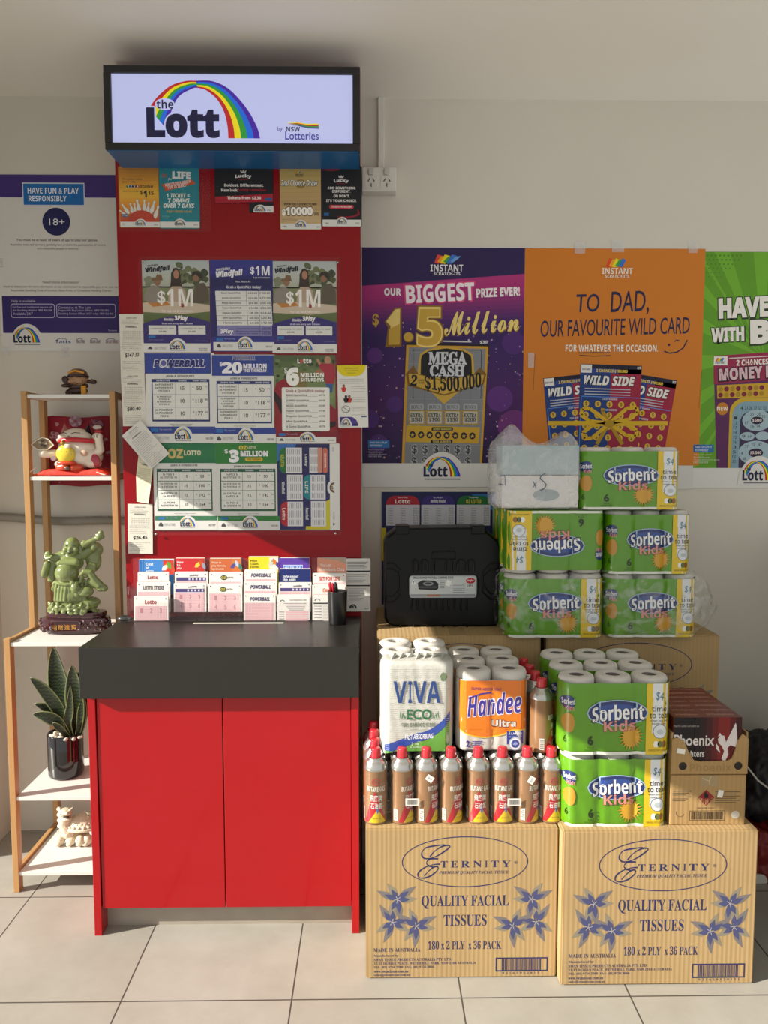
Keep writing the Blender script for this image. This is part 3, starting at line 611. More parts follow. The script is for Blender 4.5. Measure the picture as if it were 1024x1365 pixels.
def wild(c, pts, k, right=False):
    """wild side ticket in a 240 x 340 frame mapped onto three corners"""
    (ax, ay), (bx, by), (dx, dy) = pts
    m = lambda u, v: (ax + (bx - ax) * u / 240 + (dx - ax) * v / 340, ay + (by - ay) * u / 240 + (dy - ay) * v / 340)
    q = lambda x0, y0, x1, y1, h, kk: c.poly([m(x0, y0), m(x1, y0), m(x1, y1), m(x0, y1)], h, k + kk)
    q(0, 0, 120, 340, '#1c3a7c', 0); q(120, 0, 240, 340, '#9a1f3c', 0); q(0, 0, 240, 16, '#15152e', .2); q(0, 16, 240, 34, '#25408a', .2); q(150, 16, 240, 34, '#c07a20', .2)
    an = math.degrees(math.atan2(by - ay, bx - ax)); sc = math.hypot(bx - ax, by - ay) / 240
    def tx(t, u0, v0, u1, v1, h, kk, **kw):
        cx, cy = m((u0 + u1) / 2, (v0 + v1) / 2); w, hh = (u1 - u0) * sc, (v1 - v0) * sc; c.text(t, cx - w / 2, cy - hh / 2, cx + w / 2, cy + hh / 2, h, k + kk, ang=an, **kw)
    q(3, 2, 44, 34, '#e4e2de', .4); tx('INSTANT', 7, 16, 40, 24, '#2a2a50', .8)
    tx('2 CHANCES $100,000', 62, 18, 185, 32, '#e8c84a', .8, off=.02); tx('$5', 222, 4, 238, 15, '#e8e8e8', .8)
    tx('WILD SIDE', 14, 42, 218, 84, '#15152e', .6, font='bi', off=.06); tx('WILD SIDE', 16, 44, 216, 82, '#e9e6e0', .9, font='bi', off=.025)
    for i in range(3): q(20, 94 + i * 11, 200, 98 + i * 11, '#b8b6c4', .4)
    q(6, 126, 234, 129, '#5a8ad8', .5); q(6, 126, 9, 340, '#5a8ad8', .5)
    rc = random.Random(int(k * 10))
    for j in range(5):
        for i in range(5):
            if j == 0 or True:
                x, y = m(28 + i * 46, 156 + j * 44); c.ell(x, y, 12 * sc, 13 * sc, '#d8b03c', k + .6, n=14); c.text('$', x - 4 * sc, y - 8 * sc, x + 4 * sc, y + 8 * sc, '#3a2a14', k + 1, 's')
    tx('YOUR NUMBERS', 96, 174, 150, 182, '#d8d6e0', .8); tx('LUCKY NUMBERS', 92, 132, 150, 139, '#d8d6e0', .8)
wild(c, ((106, 566), (340, 540), (140, 900)), 2); wild(c, ((420, 536), (654, 574), (370, 872)), 4); wild(c, ((258, 506), (508, 514), (250, 860)), 6)
Y1, Y2 = '#d8ae22', '#b08a18'
c.rect(128, 741, 620, 760, Y1, 8.5)
for P in ([(380, 750), (300, 690), (268, 690), (262, 716), (300, 742), (380, 750)], [(380, 750), (450, 690), (490, 684), (496, 706), (460, 735), (380, 750)], [(380, 750), (310, 760), (272, 790), (276, 815), (310, 812), (380, 750)], [(380, 750), (450, 756), (494, 780), (490, 806), (450, 800), (380, 750)], [(380, 750), (350, 700), (352, 688)], [(380, 750), (330, 838)], [(380, 750), (436, 838)]): c.line(P, 15, Y1 if len(P) > 3 else Y2, 9 + len(P) * .1)
c.rrect(362, 738, 398, 766, 8, Y2, 10.2)
c.line([(66, 615), (72, 465)], 2, '#7a5a3a', 2)
o = mb.build('wild_card_poster', label='orange poster with dark handwritten lettering and three ribboned scratch tickets', cat='poster')
tape(o, [(766, 323, 780, 338), (816, 320, 832, 336), (918, 321, 930, 337), (704, 470, 712, 490)], YW - .003)
# its white footer with the next one
mb, c = sheet(709, 620, 925, 652, YW, '#d6d4d0'); mb.build('poster_footer', label='bare white paper strip on the wall below the orange poster', cat='poster')
# green poster, cut by the frame
mb, c = sheet(928, 338, 1075, 652, YW - .0005, WHT)
c.sub(690, 320, 3.066); c.rect(730, 55, 1180, 935, '#5f9a22', 1)
for i in range(12):
    a0, a1 = math.radians(100 + i * 15), math.radians(106 + i * 15)
    P = [(1000, 480), (1000 + 620 * math.cos(a0), 480 + 620 * math.sin(a0)), (1000 + 620 * math.cos(a1), 480 + 620 * math.sin(a1))]
    P = [(max(731, min(1178, x)), max(56, min(934, y))) for x, y in P]; c.poly(P, '#6fae2c', 1.4 + i * .02)
for j in range(9):
    for i in range(9 - j): c.ell(760 + i * 17 + (j % 2) * 8, 70 + j * 17, 4.5 - .4 * j, 4.5 - .4 * j, '#4f8220', 2, n=8)
c.text('I', 1012, 145, 1018, 172, '#1c2a18', 2); 
for t, x0, y0, x1, y1 in (('HAVE', 812, 236, 1018, 318), ('WITH', 786, 358, 920, 416), ('B', 944, 326, 1026, 424)): c.text(t, x0 - 4, y0 - 4, x1 + 6, y1 + 8, '#2c3a22', 2, off=.09, ang=-3); c.text(t, x0, y0, x1, y1, '#eeeae4', 3, off=.04, ang=-3)
c.text('LAST', 1034, 236, 1170, 310, '#eeeae4', 3, off=.04, ang=-3); c.text('IG WIN', 1034, 330, 1172, 424, '#eeeae4', 3, off=.04, ang=-3)
c.poly([(798, 474), (1176, 448), (1176, 935), (826, 935)], '#5a2456', 2); c.poly([(798, 474), (1176, 448), (1176, 560), (803, 590)], '#96244a', 2.4)
c.rect(800, 476, 856, 512, '#e6e4e0', 3); wedge(c, 808, 484, .4, 3.4); c.text('INSTANT', 806, 496, 848, 506, '#3a2a50', 3.6)
c.text('2 CHANCES $100,000', 892, 484, 1130, 512, '#e8e0d8', 3, off=.02, ang=-3); c.text('MONEY BOX', 818, 512, 1120, 572, '#2a1028', 3, off=.08, ang=-4); c.text('MONEY BOX', 822, 516, 1116, 566, '#d8b8c0', 4, off=.03, ang=-4)
c.line([(862, 484), (1170, 466)], 4, '#d8c8c8', 3)
c.poly([(816, 594), (1176, 576), (1176, 640), (820, 648)], '#c8a02a', 3)
for j in range(2):
    for i in range(8): c.ell(832 + i * 24, 610 + j * 24 - i, 10, 10, '#7a1c34' if (i + j) % 2 else '#a8841e', 3.6, n=14)
c.ell(842, 690, 24, 26, '#c07a1c', 3); c.text('NEW', 820, 682, 864, 698, '#f0e6d8', 3.6)
c.rrect(872, 645, 1180, 935, 60, '#c8a62a', 3.2, corners='ab'); c.rrect(884, 660, 1180, 935, 55, '#7f9fae', 3.6, corners='ab'); c.rrect(916, 700, 1180, 935, 45, '#3a2a4c', 4, corners='ab')
for i, n_ in enumerate((1, 12, 17, 14, 72, 76, 3, 5, 12, 22)): c.text(str(n_), 890, 722 + i * 20, 904, 734 + i * 20, '#26323a', 4.4, 'r')
for i, n_ in enumerate((4, 21, 36, 37, 52, 53)): c.text(str(n_), 914 + i * 19, 680, 926 + i * 19, 694, '#26323a', 4.4, 'r')
for cx, cy, rx, ry, t in ((985, 738, 60, 44, '$500'), (948, 804, 30, 18, ''), (1012, 802, 30, 18, ''), (985, 872, 72, 50, '$5,000')):
    c.ell(cx, cy, rx, ry, '#9fb6c0', 4.4, n=28)
    if t: c.ell(cx, cy, rx * .42, ry * .36, '#2a1a30', 4.8, n=20); c.text(t, cx - rx * .32, cy - 7, cx + rx * .32, cy + 7, '#e8d8d8', 5.2)
for t, x, y in (('20', 962, 712), ('28', 990, 712), ('35', 1010, 722), ('17', 942, 748), ('16', 966, 762), ('54', 990, 762), ('9', 932, 804), ('64', 956, 804), ('27', 946, 846), ('32', 972, 838), ('42', 1000, 838), ('14', 924, 874), ('68', 938, 896)): c.text(t, x - 6, y - 6, x + 8, y + 6, '#26323a', 4.9, 'r')
c.rect(872, 926, 1060, 1000, WHT, 5.5) if False else None
c.rect(728, 838, 812, 870, '#2a6db0', 2); c.text('HAVE FUN & PLAY', 736, 844, 804, 852, '#d8dce6', 3); c.text('RESPONSIBLY', 736, 857, 790, 865, '#d8dce6', 3)
c.lines(('Help is close at hand', 'GambleAware', 'www.gambleaware.nsw.gov.au', '1800 858 858'), 730, 876, 8, 10.5, '#cfd8b8', 3, 'r'); c.line([(746, 690), (752, 535)], 2, '#46701e', 2)
lott(c, 915, 885, 1085, 1004, WHT, 6)
mb.build('green_scratch_poster', label='green poster with bold white lettering and a purple scratch ticket', cat='poster')
# jackpot chart behind the black case
mb, c = sheet(509, 656, 664, 806, YW - .002, '#1f2352')
c.sub(490, 560, 3.413); c.poly([(470, 338), (590, 338), (590, 420), (540, 400)], '#2a6db0', 1)
for x0, x1, h, t1, t2, f in ((84, 236, '#b02030', 'Saturday', 'Lotto', 'b'), (244, 396, '#3a2a7a', 'Mon, Wed & Fri', 'Weekday Windfall', 'bi'), (404, 556, '#1f6b34', 'Tuesday', 'OZ LOTTO', 'b')):
    c.rrect(x0, 345, x1, 480, 40, h, 2, corners='ab'); c.rect(x0, 386, x1, 480, '#cfd0d6', 3)
    c.text(t1, (x0 + x1) / 2 - 22, 350, (x0 + x1) / 2 + 22, 358, '#e8e6ea', 4, 'r'); c.text(t2, (x0 + x1) / 2 - 34, 362, (x0 + x1) / 2 + 34, 380, '#f0eeea' if f != 'b' or 'O' not in t2[:1] else '#e8d040', 4, f)
    for i in range(7):
        for dx, n_ in ((10, '%d games' % (4 + i * 4)), (66, '%d games' % (6 + i * 6)), (124, '$%d.%02d' % (5 + 4 * i, (i * 35) % 100))): c.text(n_, x0 + dx, 398 + i * 11, x0 + dx + 22, 406 + i * 11, '#5a5a66', 4, 'r')
c.rect(64, 490, 84, 640, '#c9b820', 2)
mb.build('game_price_chart', label='dark blue price chart with three rounded tabs behind the black case', cat='poster')
# ================================================================== cards and posters on the red board
YQ = YB - .002
W2 = '#d9d8d4'; IND = '#2e2f86'
def jackpot_table(c, rows, col, y0, x0=0, w=1):
    pass
# small cards along the top
mb, c = sheet(158.5, 222, 212, 303.5, YQ, '#c87a2a', rad=2)
c.sub(150, 215, 7.877); c.grad([(72, 64), (484, 64), (490, 640), (78, 640)], ['#a8702e', '#d0902a', '#e0b03a', '#d8862c', '#b8482c'], 1, 16)
DK = '#26211e'
c.text('For another chance', 108, 176, 320, 196, DK, 3, 'r'); c.text('to win add a', 108, 208, 252, 226, DK, 3, 'r'); c.text('entry from only', 110, 306, 276, 328, DK, 3, 'r')
for i, h in enumerate(('#2a6a3a', '#2a4a8a', '#26211e', '#a02a2a')): c.ell(166 + i * 34, 265, 18, 18, h, 3, n=20); c.text('1234'[i], 158 + i * 34, 254, 174 + i * 34, 276, '#e8e0d0', 3.5)
c.text('Strike', 290, 246, 430, 280, DK, 3, 'bi'); c.text('$', 290, 308, 322, 352, DK, 3); c.text('1', 328, 308, 362, 382, DK, 3, off=.03); c.text('.15', 366, 316, 434, 354, DK, 3)
def pin(c, x, y, s, a, k):
    ca, sa = math.cos(math.radians(a)), math.sin(math.radians(a)); pr = [(0, 11), (14, 15), (28, 11), (42, 9), (70, 20), (100, 26), (125, 20), (140, 14)]
    P = [(r, t) for t, r in pr] + [(-r, t) for t, r in pr[::-1]]
    c.poly([(x + (u * ca - v * sa) * s, y + (u * sa + v * ca) * s) for u, v in P], '#8a8078', k); c.poly([(x + (u * .82 * ca - (v * .98 + 1) * sa) * s, y + (u * .82 * sa + (v * .98 + 1) * ca) * s) for u, v in P], '#dcd6cc', k + .3)
for i, (x, y, s, a) in enumerate(((184, 440, .8, -14), (228, 440, .75, -4), (336, 402, .9, 2), (382, 430, .9, 8), (98, 450, .9, -35), (70, 515, .7, -50), (256, 402, 1, -12), (444, 416, 1, 18), (482, 468, 1, 18))): pin(c, x, y, s, a, 2 + i * .35)
c.ell(300, 640, 146, 124, '#b8402c', 6, 180, 360); c.rect(96, 556, 160, 588, '#2a4a7a', 6); c.text('SET TO WIN', 100, 562, 156, 582, '#c8d0d8', 6.5)
c.rect(78, 638, 492, 694, W2, 6.2); c.text('18+', 100, 656, 122, 672, '#5a5a5e', 6.6); c.text('THELOTT.COM', 430, 660, 474, 676, '#5a5a5e', 6.6); lott(c, 222, 606, 360, 682, W2, 6.6)
recent = lambda o: o
mb.build('game_card', label='small yellow orange card with bowling pins at the top left of the red board', cat='card')
mb, c = sheet(212.5, 223.5, 266, 305, YQ - .0003, '#1f7f8c', rad=2)
c.sub(150, 215, 7.877); OR = '#c8502c'
c.text('Set', 524, 130, 580, 172, OR, 3, 'bi'); c.text('for', 588, 176, 632, 204, '#d8e0dc', 3, 'bi'); c.text('LIFE', 634, 110, 828, 188, '#e2e4e0', 3, off=.05, ang=2)
c.poly([(512, 246), (840, 192), (878, 236), (544, 318), (556, 290)], OR, 2); c.text('WIN $20,000 A MONTH', 552, 214, 826, 254, '#f0e8e0', 3.4, ang=-9); c.text('FOR 20 YEARS!*', 584, 242, 790, 280, '#f0e8e0', 3.4, ang=-9)
for t, x0, y0, x1, y1 in (('1 TICKET =', 568, 338, 812, 382), ('7 DRAWS', 582, 390, 812, 434), ('OVER 7 DAYS', 534, 444, 860, 490)): c.text(t, x0, y0, x1, y1, '#e2e6e0', 3, 'bi', off=.02)
c.text('PLAY FROM $5.40', 566, 516, 830, 544, '#c8a04a', 3, 'bi'); c.rect(494, 636, 910, 700, W2, 3); c.text('THELOTT.COM', 846, 660, 890, 676, '#5a5a5e', 4); lott(c, 634, 604, 778, 684, W2, 4)
c.lines(('SET TO WIN', 'Play responsibly'), 522, 575, 9, 18, '#a8c4c8', 3, 'r')
mb.build('game_card', label='small teal card with white capitals beside the bowling pin card on the red board', cat='card')
mb, c = sheet(286.5, 221.5, 364.5, 283, YQ, '#1b1b1f')
c.sub(280, 215, 4.876); R_ = '#a81f30'
def lucky(c, x0, y0, x1, y1, k):
    w, h = x1 - x0, y1 - y0; c.text('Lucky', x0, y0 + h * .45, x1, y1, '#e0dcd8', k, off=.03, arch=h * .1)
    c.poly([(x0 + w * .36, y0 + h * .36), (x0 + w * .30, y0), (x0 + w * .45, y0 + h * .2), (x0 + w * .5, y0 - h * .06), (x0 + w * .56, y0 + h * .2), (x0 + w * .7, y0), (x0 + w * .64, y0 + h * .36)], '#c8c2ba', k); c.text('Lotteries', x0 + w * .2, y1 + h * .04, x1 - w * .2, y1 + h * .18, R_, k)
lucky(c, 166, 58, 272, 112, 3); c.text('Boldest. Differentest.', 94, 146, 350, 166, '#e0dcd8', 3, off=.02); c.text('New look', 74, 178, 180, 198, '#e0dcd8', 3, off=.02); c.text('Lucky Lotteries.', 186, 178, 368, 198, R_, 3, off=.01)
c.poly([(34, 232), (410, 210), (410, 262), (34, 272)], R_, 2); c.text('Tickets from $2.30', 112, 228, 332, 250, '#ece6e2', 3, off=.02); c.rect(34, 272, 254, 332, None, 1) if False else None
c.rect(358, 238, 404, 256, '#2a5a90', 3); c.rect(254, 290, 412, 332, W2, 3); c.poly([(254, 272), (300, 272), (284, 332), (254, 332)], '#1b1b1f', 3.4); c.text('THELOTT.COM', 372, 314, 394, 322, '#5a5a5e', 4); lott(c, 280, 282, 372, 330, W2, 4)
o = mb.build('game_card', label='wide black card with white and red lettering near the top centre of the red board', cat='card')
# cut away the lower left of that card (its outline is stepped)
me = o.data; bmx = bmesh.new(); bmx.from_mesh(me); pc = Canvas(MB(), *pxrect(286.5, 221.5, 364.5, 283, YQ)); pc.sub(280, 215, 4.876)
q1, q2 = pc.pt(34, 272, 0), pc.pt(254, 332, 0)
bmesh.ops.bisect_plane(bmx, geom=bmx.verts[:] + bmx.edges[:] + bmx.faces[:], plane_co=q1, plane_no=(0, 0, 1)); bmesh.ops.bisect_plane(bmx, geom=bmx.verts[:] + bmx.edges[:] + bmx.faces[:], plane_co=q2, plane_no=(1, 0, 0))
bmesh.ops.delete(bmx, geom=[f for f in bmx.faces if f.calc_center_median().z < q1.z - 1e-5 and f.calc_center_median().x < q2.x - 1e-5], context='FACES'); bmx.to_mesh(me); bmx.free()
mb, c = sheet(373.5, 221.5, 428, 306, YQ, '#c4a672', rad=1.5)
c.sub(280, 215, 4.876); c.grad([(460, 36), (718, 30), (720, 395), (460, 395)], ['#a8904e', '#c0a468', '#b8986a', '#c8ae84'], 1, 10)
for i in range(9): c.line([(462, 150 + i * 28), (718, 146 + i * 28)], 1.2, '#a5854e', 2)
wedge(c, 562, 70, .35, 3); c.text('INSTANT', 556, 84, 610, 94, '#3a3430', 3); c.text('SCRATCH-ITS', 560, 96, 606, 102, '#3a3430', 3)
c.ell(590, 148, 32, 30, '#9a8048', 2.5, n=28); c.text('2nd Chance Draw', 462, 118, 706, 164, '#4a3a2c', 3.0, 'bi', shear=.1, off=.05); c.text('2nd Chance Draw', 464, 120, 702, 160, '#f0ece2', 3.5, 'bi', shear=.1)
c.text('ENTER FOR A CHANCE TO WIN', 482, 272, 694, 286, '#3a2e28', 3, off=.02); c.text('$', 468, 312, 492, 356, '#f0ece2', 3.6, off=.04); c.text('10000', 486, 292, 672, 358, '#6a5436', 3, off=.08); c.text('10000', 490, 298, 668, 352, '#f2eee6', 3.6, off=.04); c.text('EVERY', 676, 332, 708, 341, '#3a2e28', 3); c.text('WEEK', 676, 343, 708, 352, '#3a2e28', 3)
c.lines(('Keep your non-winning', 'tickets and enter online', 'T&Cs apply'), 466, 366, 7, 11, '#5a4a38', 3, 'r'); c.rect(460, 406, 722, 442, W2, 3); c.text('THELOTT.COM', 690, 424, 714, 432, '#5a5a5e', 4); c.text('18+', 470, 420, 500, 430, '#5a5a5e', 4); lott(c, 548, 382, 634, 432, W2, 4)
mb.build('game_card', label='small gold draw card between the two black cards on the red board', cat='card')
mb, c = sheet(428.5, 221.5, 482.5, 302, YQ - .0003, '#1a1a1e', rad=1.5)
c.sub(280, 215, 4.876)
for i in range(3):
    c.line([(732, 42 + i * 10), (790, 32 + i * 6), (836, 40 + i * 4), (842, 56 - i * 4), (800, 64 - i * 5), (740, 58)], 4, '#8a1a30', 2 + i * .1); c.line([(960, 310 + i * 8), (972, 336 + i * 6), (930, 356 + i * 4), (880, 362 + i * 5), (830, 358 + i * 5)], 4, '#8a1a30', 2 + i * .1); c.line([(880, 32 + i * 4), (930, 40 + i * 3), (976, 32 + i * 3)], 3, '#8a1a30', 2 + i * .1)
lucky(c, 806, 92, 902, 140, 3)
for t, x0, y0, x1 in (('ADD SOMETHING', 764, 166, 946), ('DIFFERENT.', 796, 188, 914), ("OR DON'T.", 804, 218, 908), ("IT'S YOUR CHOICE.", 756, 248, 954)): c.text(t, x0, y0, x1, y0 + 17, '#e0dcd8', 3, off=.02)
c.rrect(776, 284, 934, 310, 12, '#c03a48', 2.6); c.text('TICKETS FROM $2.30', 790, 290, 920, 303, '#ece6e2', 3.2); c.rect(740, 336, 774, 356, '#2a5a90', 3)
c.rect(732, 380, 984, 424, W2, 2.6); c.text('18+', 744, 398, 774, 410, '#5a5a5e', 3.2); c.text('THELOTT.COM', 944, 398, 970, 408, '#5a5a5e', 3.2); lott(c, 818, 362, 900, 412, W2, 3)
mb.build('game_card', label='small black card with red swirls at the top right corner of the red board', cat='card')
# ---- two rows of jackpot posters
def picnic(c, S, k0=1):
    """outdoor scene of three seated people on a rug; 0..1000 x 0..760 frame given by S"""
    q = lambda P: [S(u, v) for u, v in P]
    c.grad(q([(0, 0), (1000, 0), (1000, 420), (0, 420)]), ['#a9b2b4', '#b4bab4', '#a8aa98'], k0, 8)
    c.grad(q([(0, 400), (1000, 400), (1000, 1000), (0, 1000)]), ['#7f8560', '#6a7448', '#4e5c30'], k0, 8)
    rr = random.Random(11)
    for i in range(46):
        x, y = rr.gauss(760, 130), rr.gauss(220, 90); r = rr.uniform(30, 70)
        if x - r < 0 or x + r > 1000 or y - r < 2: continue
        c.poly(q([(x + r * math.cos(a * .785) * rr.uniform(.7, 1.1), y + r * math.sin(a * .785) * rr.uniform(.7, 1.1)) for a in range(8)]), rr.choice(('#4a5238', '#5c6446', '#3c4430', '#6e7452')), k0 + .3 + i * .01)
    for i in range(12): x, y = rr.uniform(0, 330), rr.uniform(260, 380); c.poly(q([(x + 45 * math.cos(a * 1.05), max(2, y + 34 * math.sin(a * 1.05))) for a in range(6) if x + 45 * math.cos(a * 1.05) > 0]), '#7a8068', k0 + .4 + i * .01)
    c.poly(q([(0, 660), (200, 620), (620, 640), (1000, 690), (1000, 790), (600, 830), (0, 800)]), '#c4b4a0', k0 + .9); c.poly(q([(60, 640), (330, 620), (420, 690), (150, 720)]), '#b87a3a', k0 + 1.0)
    def oval(cx, cy, rx, ry, h, k): c.poly(q([(cx + rx * math.cos(a * math.pi / 9), cy + ry * math.sin(a * math.pi / 9)) for a in range(18)]), h, k)
    # left: lying in hat and checked shirt
    c.poly(q([(20, 560), (70, 430), (170, 390), (250, 420), (330, 560), (300, 640), (120, 660), (30, 620)]), '#8a8278', k0 + 1.2); oval(225, 330, 48, 62, '#8a6850', k0 + 1.4); c.poly(q([(130, 290), (200, 270), (220, 215), (290, 220), (300, 280), (310, 310), (240, 310), (150, 318)]), '#7a5a3e', k0 + 1.6)
    # middle: long dark hair, patterned dress
    c.poly(q([(430, 200), (470, 120), (520, 110), (560, 160), (580, 330), (590, 430), (410, 430), (425, 320)]), '#3a2c26', k0 + 1.2); c.poly(q([(380, 640), (390, 460), (440, 400), (570, 400), (640, 470), (650, 640)]), '#b09a86', k0 + 1.4); oval(508, 215, 42, 68, '#a87a62', k0 + 1.6)
    # right: turned to the middle, dark top
    c.poly(q([(740, 660), (770, 460), (820, 360), (920, 340), (985, 460), (990, 660)]), '#5a5044', k0 + 1.3); oval(800, 265, 48, 60, '#8a644c', k0 + 1.5); c.poly(q([(730, 230), (760, 170), (830, 160), (890, 210), (900, 290), (850, 260), (800, 215), (750, 245)]), '#2f2722', k0 + 1.7)
    c.poly(q([(520, 700), (570, 660), (640, 680), (600, 730)]), '#8a3a34', k0 + 1.1)
def windfall_photo(name, x0, y0, x1, y1, label):
    mb, c = sheet(x0, y0, x1, y1, YQ, W2)
    w, h = x1 - x0, y1 - y0; X = lambda u: x0 + w * u / 100; Z = lambda v: y0 + h * v / 143
    picnic(c, lambda u, v: (x0 + w * u / 1000, y0 + h * v / 1430), 1)
    c.sub(x0, y0, 1); c.tf = (x0, y0, 100 / w); yy = lambda v: v * (h / w) * 100 / 143     # frame 0..100 wide
    T = lambda t, a, b, e, f, *r, **kw: c.text(t, a, yy(b), e, yy(f), *r, **kw)
    P = lambda pts, *r: c.poly([(u, yy(v)) for u, v in pts], *r)
    V = '#33286e'
    arc = [(100 * i / 16, 100 - 14 * math.sin(math.pi * (i / 16) * .86 + .12)) for i in range(17)]
    P([(0, 129)] + [(0, arc[0][1])] + arc[1:] + [(100, 129)], V, 4)
    T('weekday', 8, 6, 24, 9.5, '#1c1a2c', 4, 'bi', ang=-8); T('Windfall', 5, 9, 42, 19, '#1c1a2c', 4, 'bi', off=.04, ang=-6)
    T('$', 22, 47, 34, 69, '#e9e6e2', 4, 'r', off=.02); T('1M', 36, 44, 75, 71, '#e9e6e2', 4, 'b'); T('for up to 6 winners', 28, 76.5, 74, 81, '#e6e2dc', 4.6)
    T('Weekday', 31, 89, 46, 95, '#e9e6e2', 5, 'bi'); T('3Play', 47, 85, 67, 95, '#e9e6e2', 5, 'bi', off=.03); T('Grab one entry, win 3 draws', 28, 96.5, 74, 100, '#d8d4e0', 5)
    for a in (8, 52): c.rect(a, yy(101), a + 41, yy(115), W2, 5); T('5 GUARANTEED 6 TO 1 DRAW', a + 3, 104.5, a + 38, 107, '#4a4a5a', 6, 'r'); T('$3.00', a + 15, 109, a + 26, 112, '#3a3a4a', 6)
    c.rect(8, yy(117), 18, yy(121), '#2a6db0', 5); T('Play responsibly', 8, 122.5, 30, 124.5, '#8a84b0', 5, 'r'); T('The Lott.com/play', 80, 124, 97, 126, '#8a84b0', 5, 'r')
    P([(0, 129), (100, 129), (100, 143), (0, 143)], W2, 5); P([(6, 138), (8, 134.5), (11, 134), (13, 137), (12, 138.5)], '#4a4a50', 6); T('NSW LOTTERIES', 16, 135, 33, 139, '#8a8a90', 6, 'r'); T('VALID FROM', 82, 136, 95, 138, '#5a5a60', 6); T('13 MAY 2024', 82, 139, 95, 141, '#5a5a60', 6)
    lott(c, 36, yy(121), 66, yy(141), W2, 7)
    return mb.build(name, label=label, cat='poster', group='jackpot posters on the red board')
windfall_photo('jackpot_poster', 190.5, 347.5, 280, 470, 'picnic photo jackpot poster at the left end of the top row on the red board')
windfall_photo('jackpot_poster', 363, 348.5, 449, 471, 'picnic photo jackpot poster at the right end of the top row on the red board')
def foot(c, x0, x1, ya, yb, yc, band, k=3):
    """coloured band, white foot and logo; units of the current canvas"""
    w = x1 - x0; c.rect(x0, ya, x1, yb, band, k); c.rect(x0, yb, x1, yc, W2, k)
    c.rect(x0 + w * .05, ya + (yb - ya) * .2, x0 + w * .16, ya + (yb - ya) * .75, '#2a6db0', k + 1); c.text('Play responsibly', x0 + w * .18, ya + (yb - ya) * .25, x0 + w * .36, ya + (yb - ya) * .6, '#9aa6c4', k + 1, 'r')
    h = yc - yb; c.poly([(x0 + w * .05, yb + h * .6), (x0 + w * .07, yb + h * .25), (x0 + w * .10, yb + h * .2), (x0 + w * .13, yb + h * .5), (x0 + w * .12, yb + h * .65)], '#4a4a50', k + 1)
    c.text('NSW LOTTERIES', x0 + w * .15, yb + h * .3, x0 + w * .32, yb + h * .6, '#8a8a90', k + 1, 'r'); c.text('VALID 13 MAY', x0 + w * .86, yb + h * .4, x0 + w * .97, yb + h * .62, '#5a5a60', k + 1)
    lott(c, x0 + w * .37, ya - (yb - ya) * .05, x0 + w * .68, yc - h * .18, W2, k + 1)
# price list with the windfall
mb, c = sheet(281, 347, 364.5, 469, YQ - .0004, '#2f3184')
c.sub(270, 330, 4.452); c.grad([(52, 150), (415, 150), (415, 250), (52, 250)], ['#2f3184', '#1d1d52', '#22225e'], 1, 8); c.rect(52, 250, 420, 540, '#23235e', 1)
L = '#e4e3ea'
c.text('weekday', 86, 118, 170, 142, L, 3, 'bi', ang=-6); c.text('Windfall', 84, 134, 244, 182, L, 3, 'bi', off=.04, ang=-5); c.text('$', 286, 116, 312, 162, L, 3, 'r', off=.02); c.text('1M', 318, 110, 402, 166, L, 3, 'b'); c.text('6 up to 6 winners', 304, 174, 402, 186, L, 3, 'bi'); c.text('Mon, Wed & Fri', 200, 198, 288, 210, L, 3, 'r'); c.text('Grab a QuickPick today!', 146, 226, 350, 248, L, 3)
rows = (('Maxi QuickPick', '$33.60', '$100.80'), ('Jumbo QuickPick', '$24.00', '$72.00'), ('Mega QuickPick', '$16.80', '$50.40'), ('Super QuickPick', '$12.00', '$36.00'), ('Regular QuickPick', '$8.20', '$24.60'), ('Mini QuickPick', '$6.60', '$20.40'), ('6 Game QuickPick', '$4.00', '$12.00'))
TX = '#3c3c48'
for i, (a, b, d) in enumerate(rows):
    y = 258 + i * 29.5; x = 78 + i * 1.3
    for u0, u1 in ((0, 182), (184, 254), (256, 330)): c.rect(x + u0, y, x + u1, y + 28, W2, 2)
    c.text(a, x + 36, y + 6, x + 150, y + 20, TX, 3); c.text(b, x + 194, y + 7, x + 248, y + 20, TX, 3); c.text(d, x + 262, y + 6, x + 326, y + 20, TX, 3)
c.rect(87, 466, 412, 526, '#7f7cae', 2); c.text('3Play', 104, 484, 182, 518, '#e4e3ea', 3.6, 'bi', off=.03); c.text('3Play', 100, 482, 182, 520, '#22225e', 3, 'bi', off=.12)
for i, (a, b) in enumerate((('10 games for 3 draws', '$30.00'), ('5 games for 3 draws', '$10.00'))): c.rect(200, 470 + i * 28, 202, 496 + i * 28, '#55529a', 3); c.text(a, 206, 476 + i * 29, 330, 488 + i * 29, '#3a3868', 3); c.text(b, 352, 474 + i * 29, 404, 490 + i * 29, '#3a3868', 3); c.rect(198, 496, 412, 498, '#55529a', 3); c.rect(338, 466, 340, 526, '#55529a', 3)
foot(c, 62, 424, 530, 562, 614, '#2f3184')
mb.build('jackpot_poster', label='purple QuickPick price list in the middle of the top row on the red board', cat='poster', group='jackpot posters on the red board')
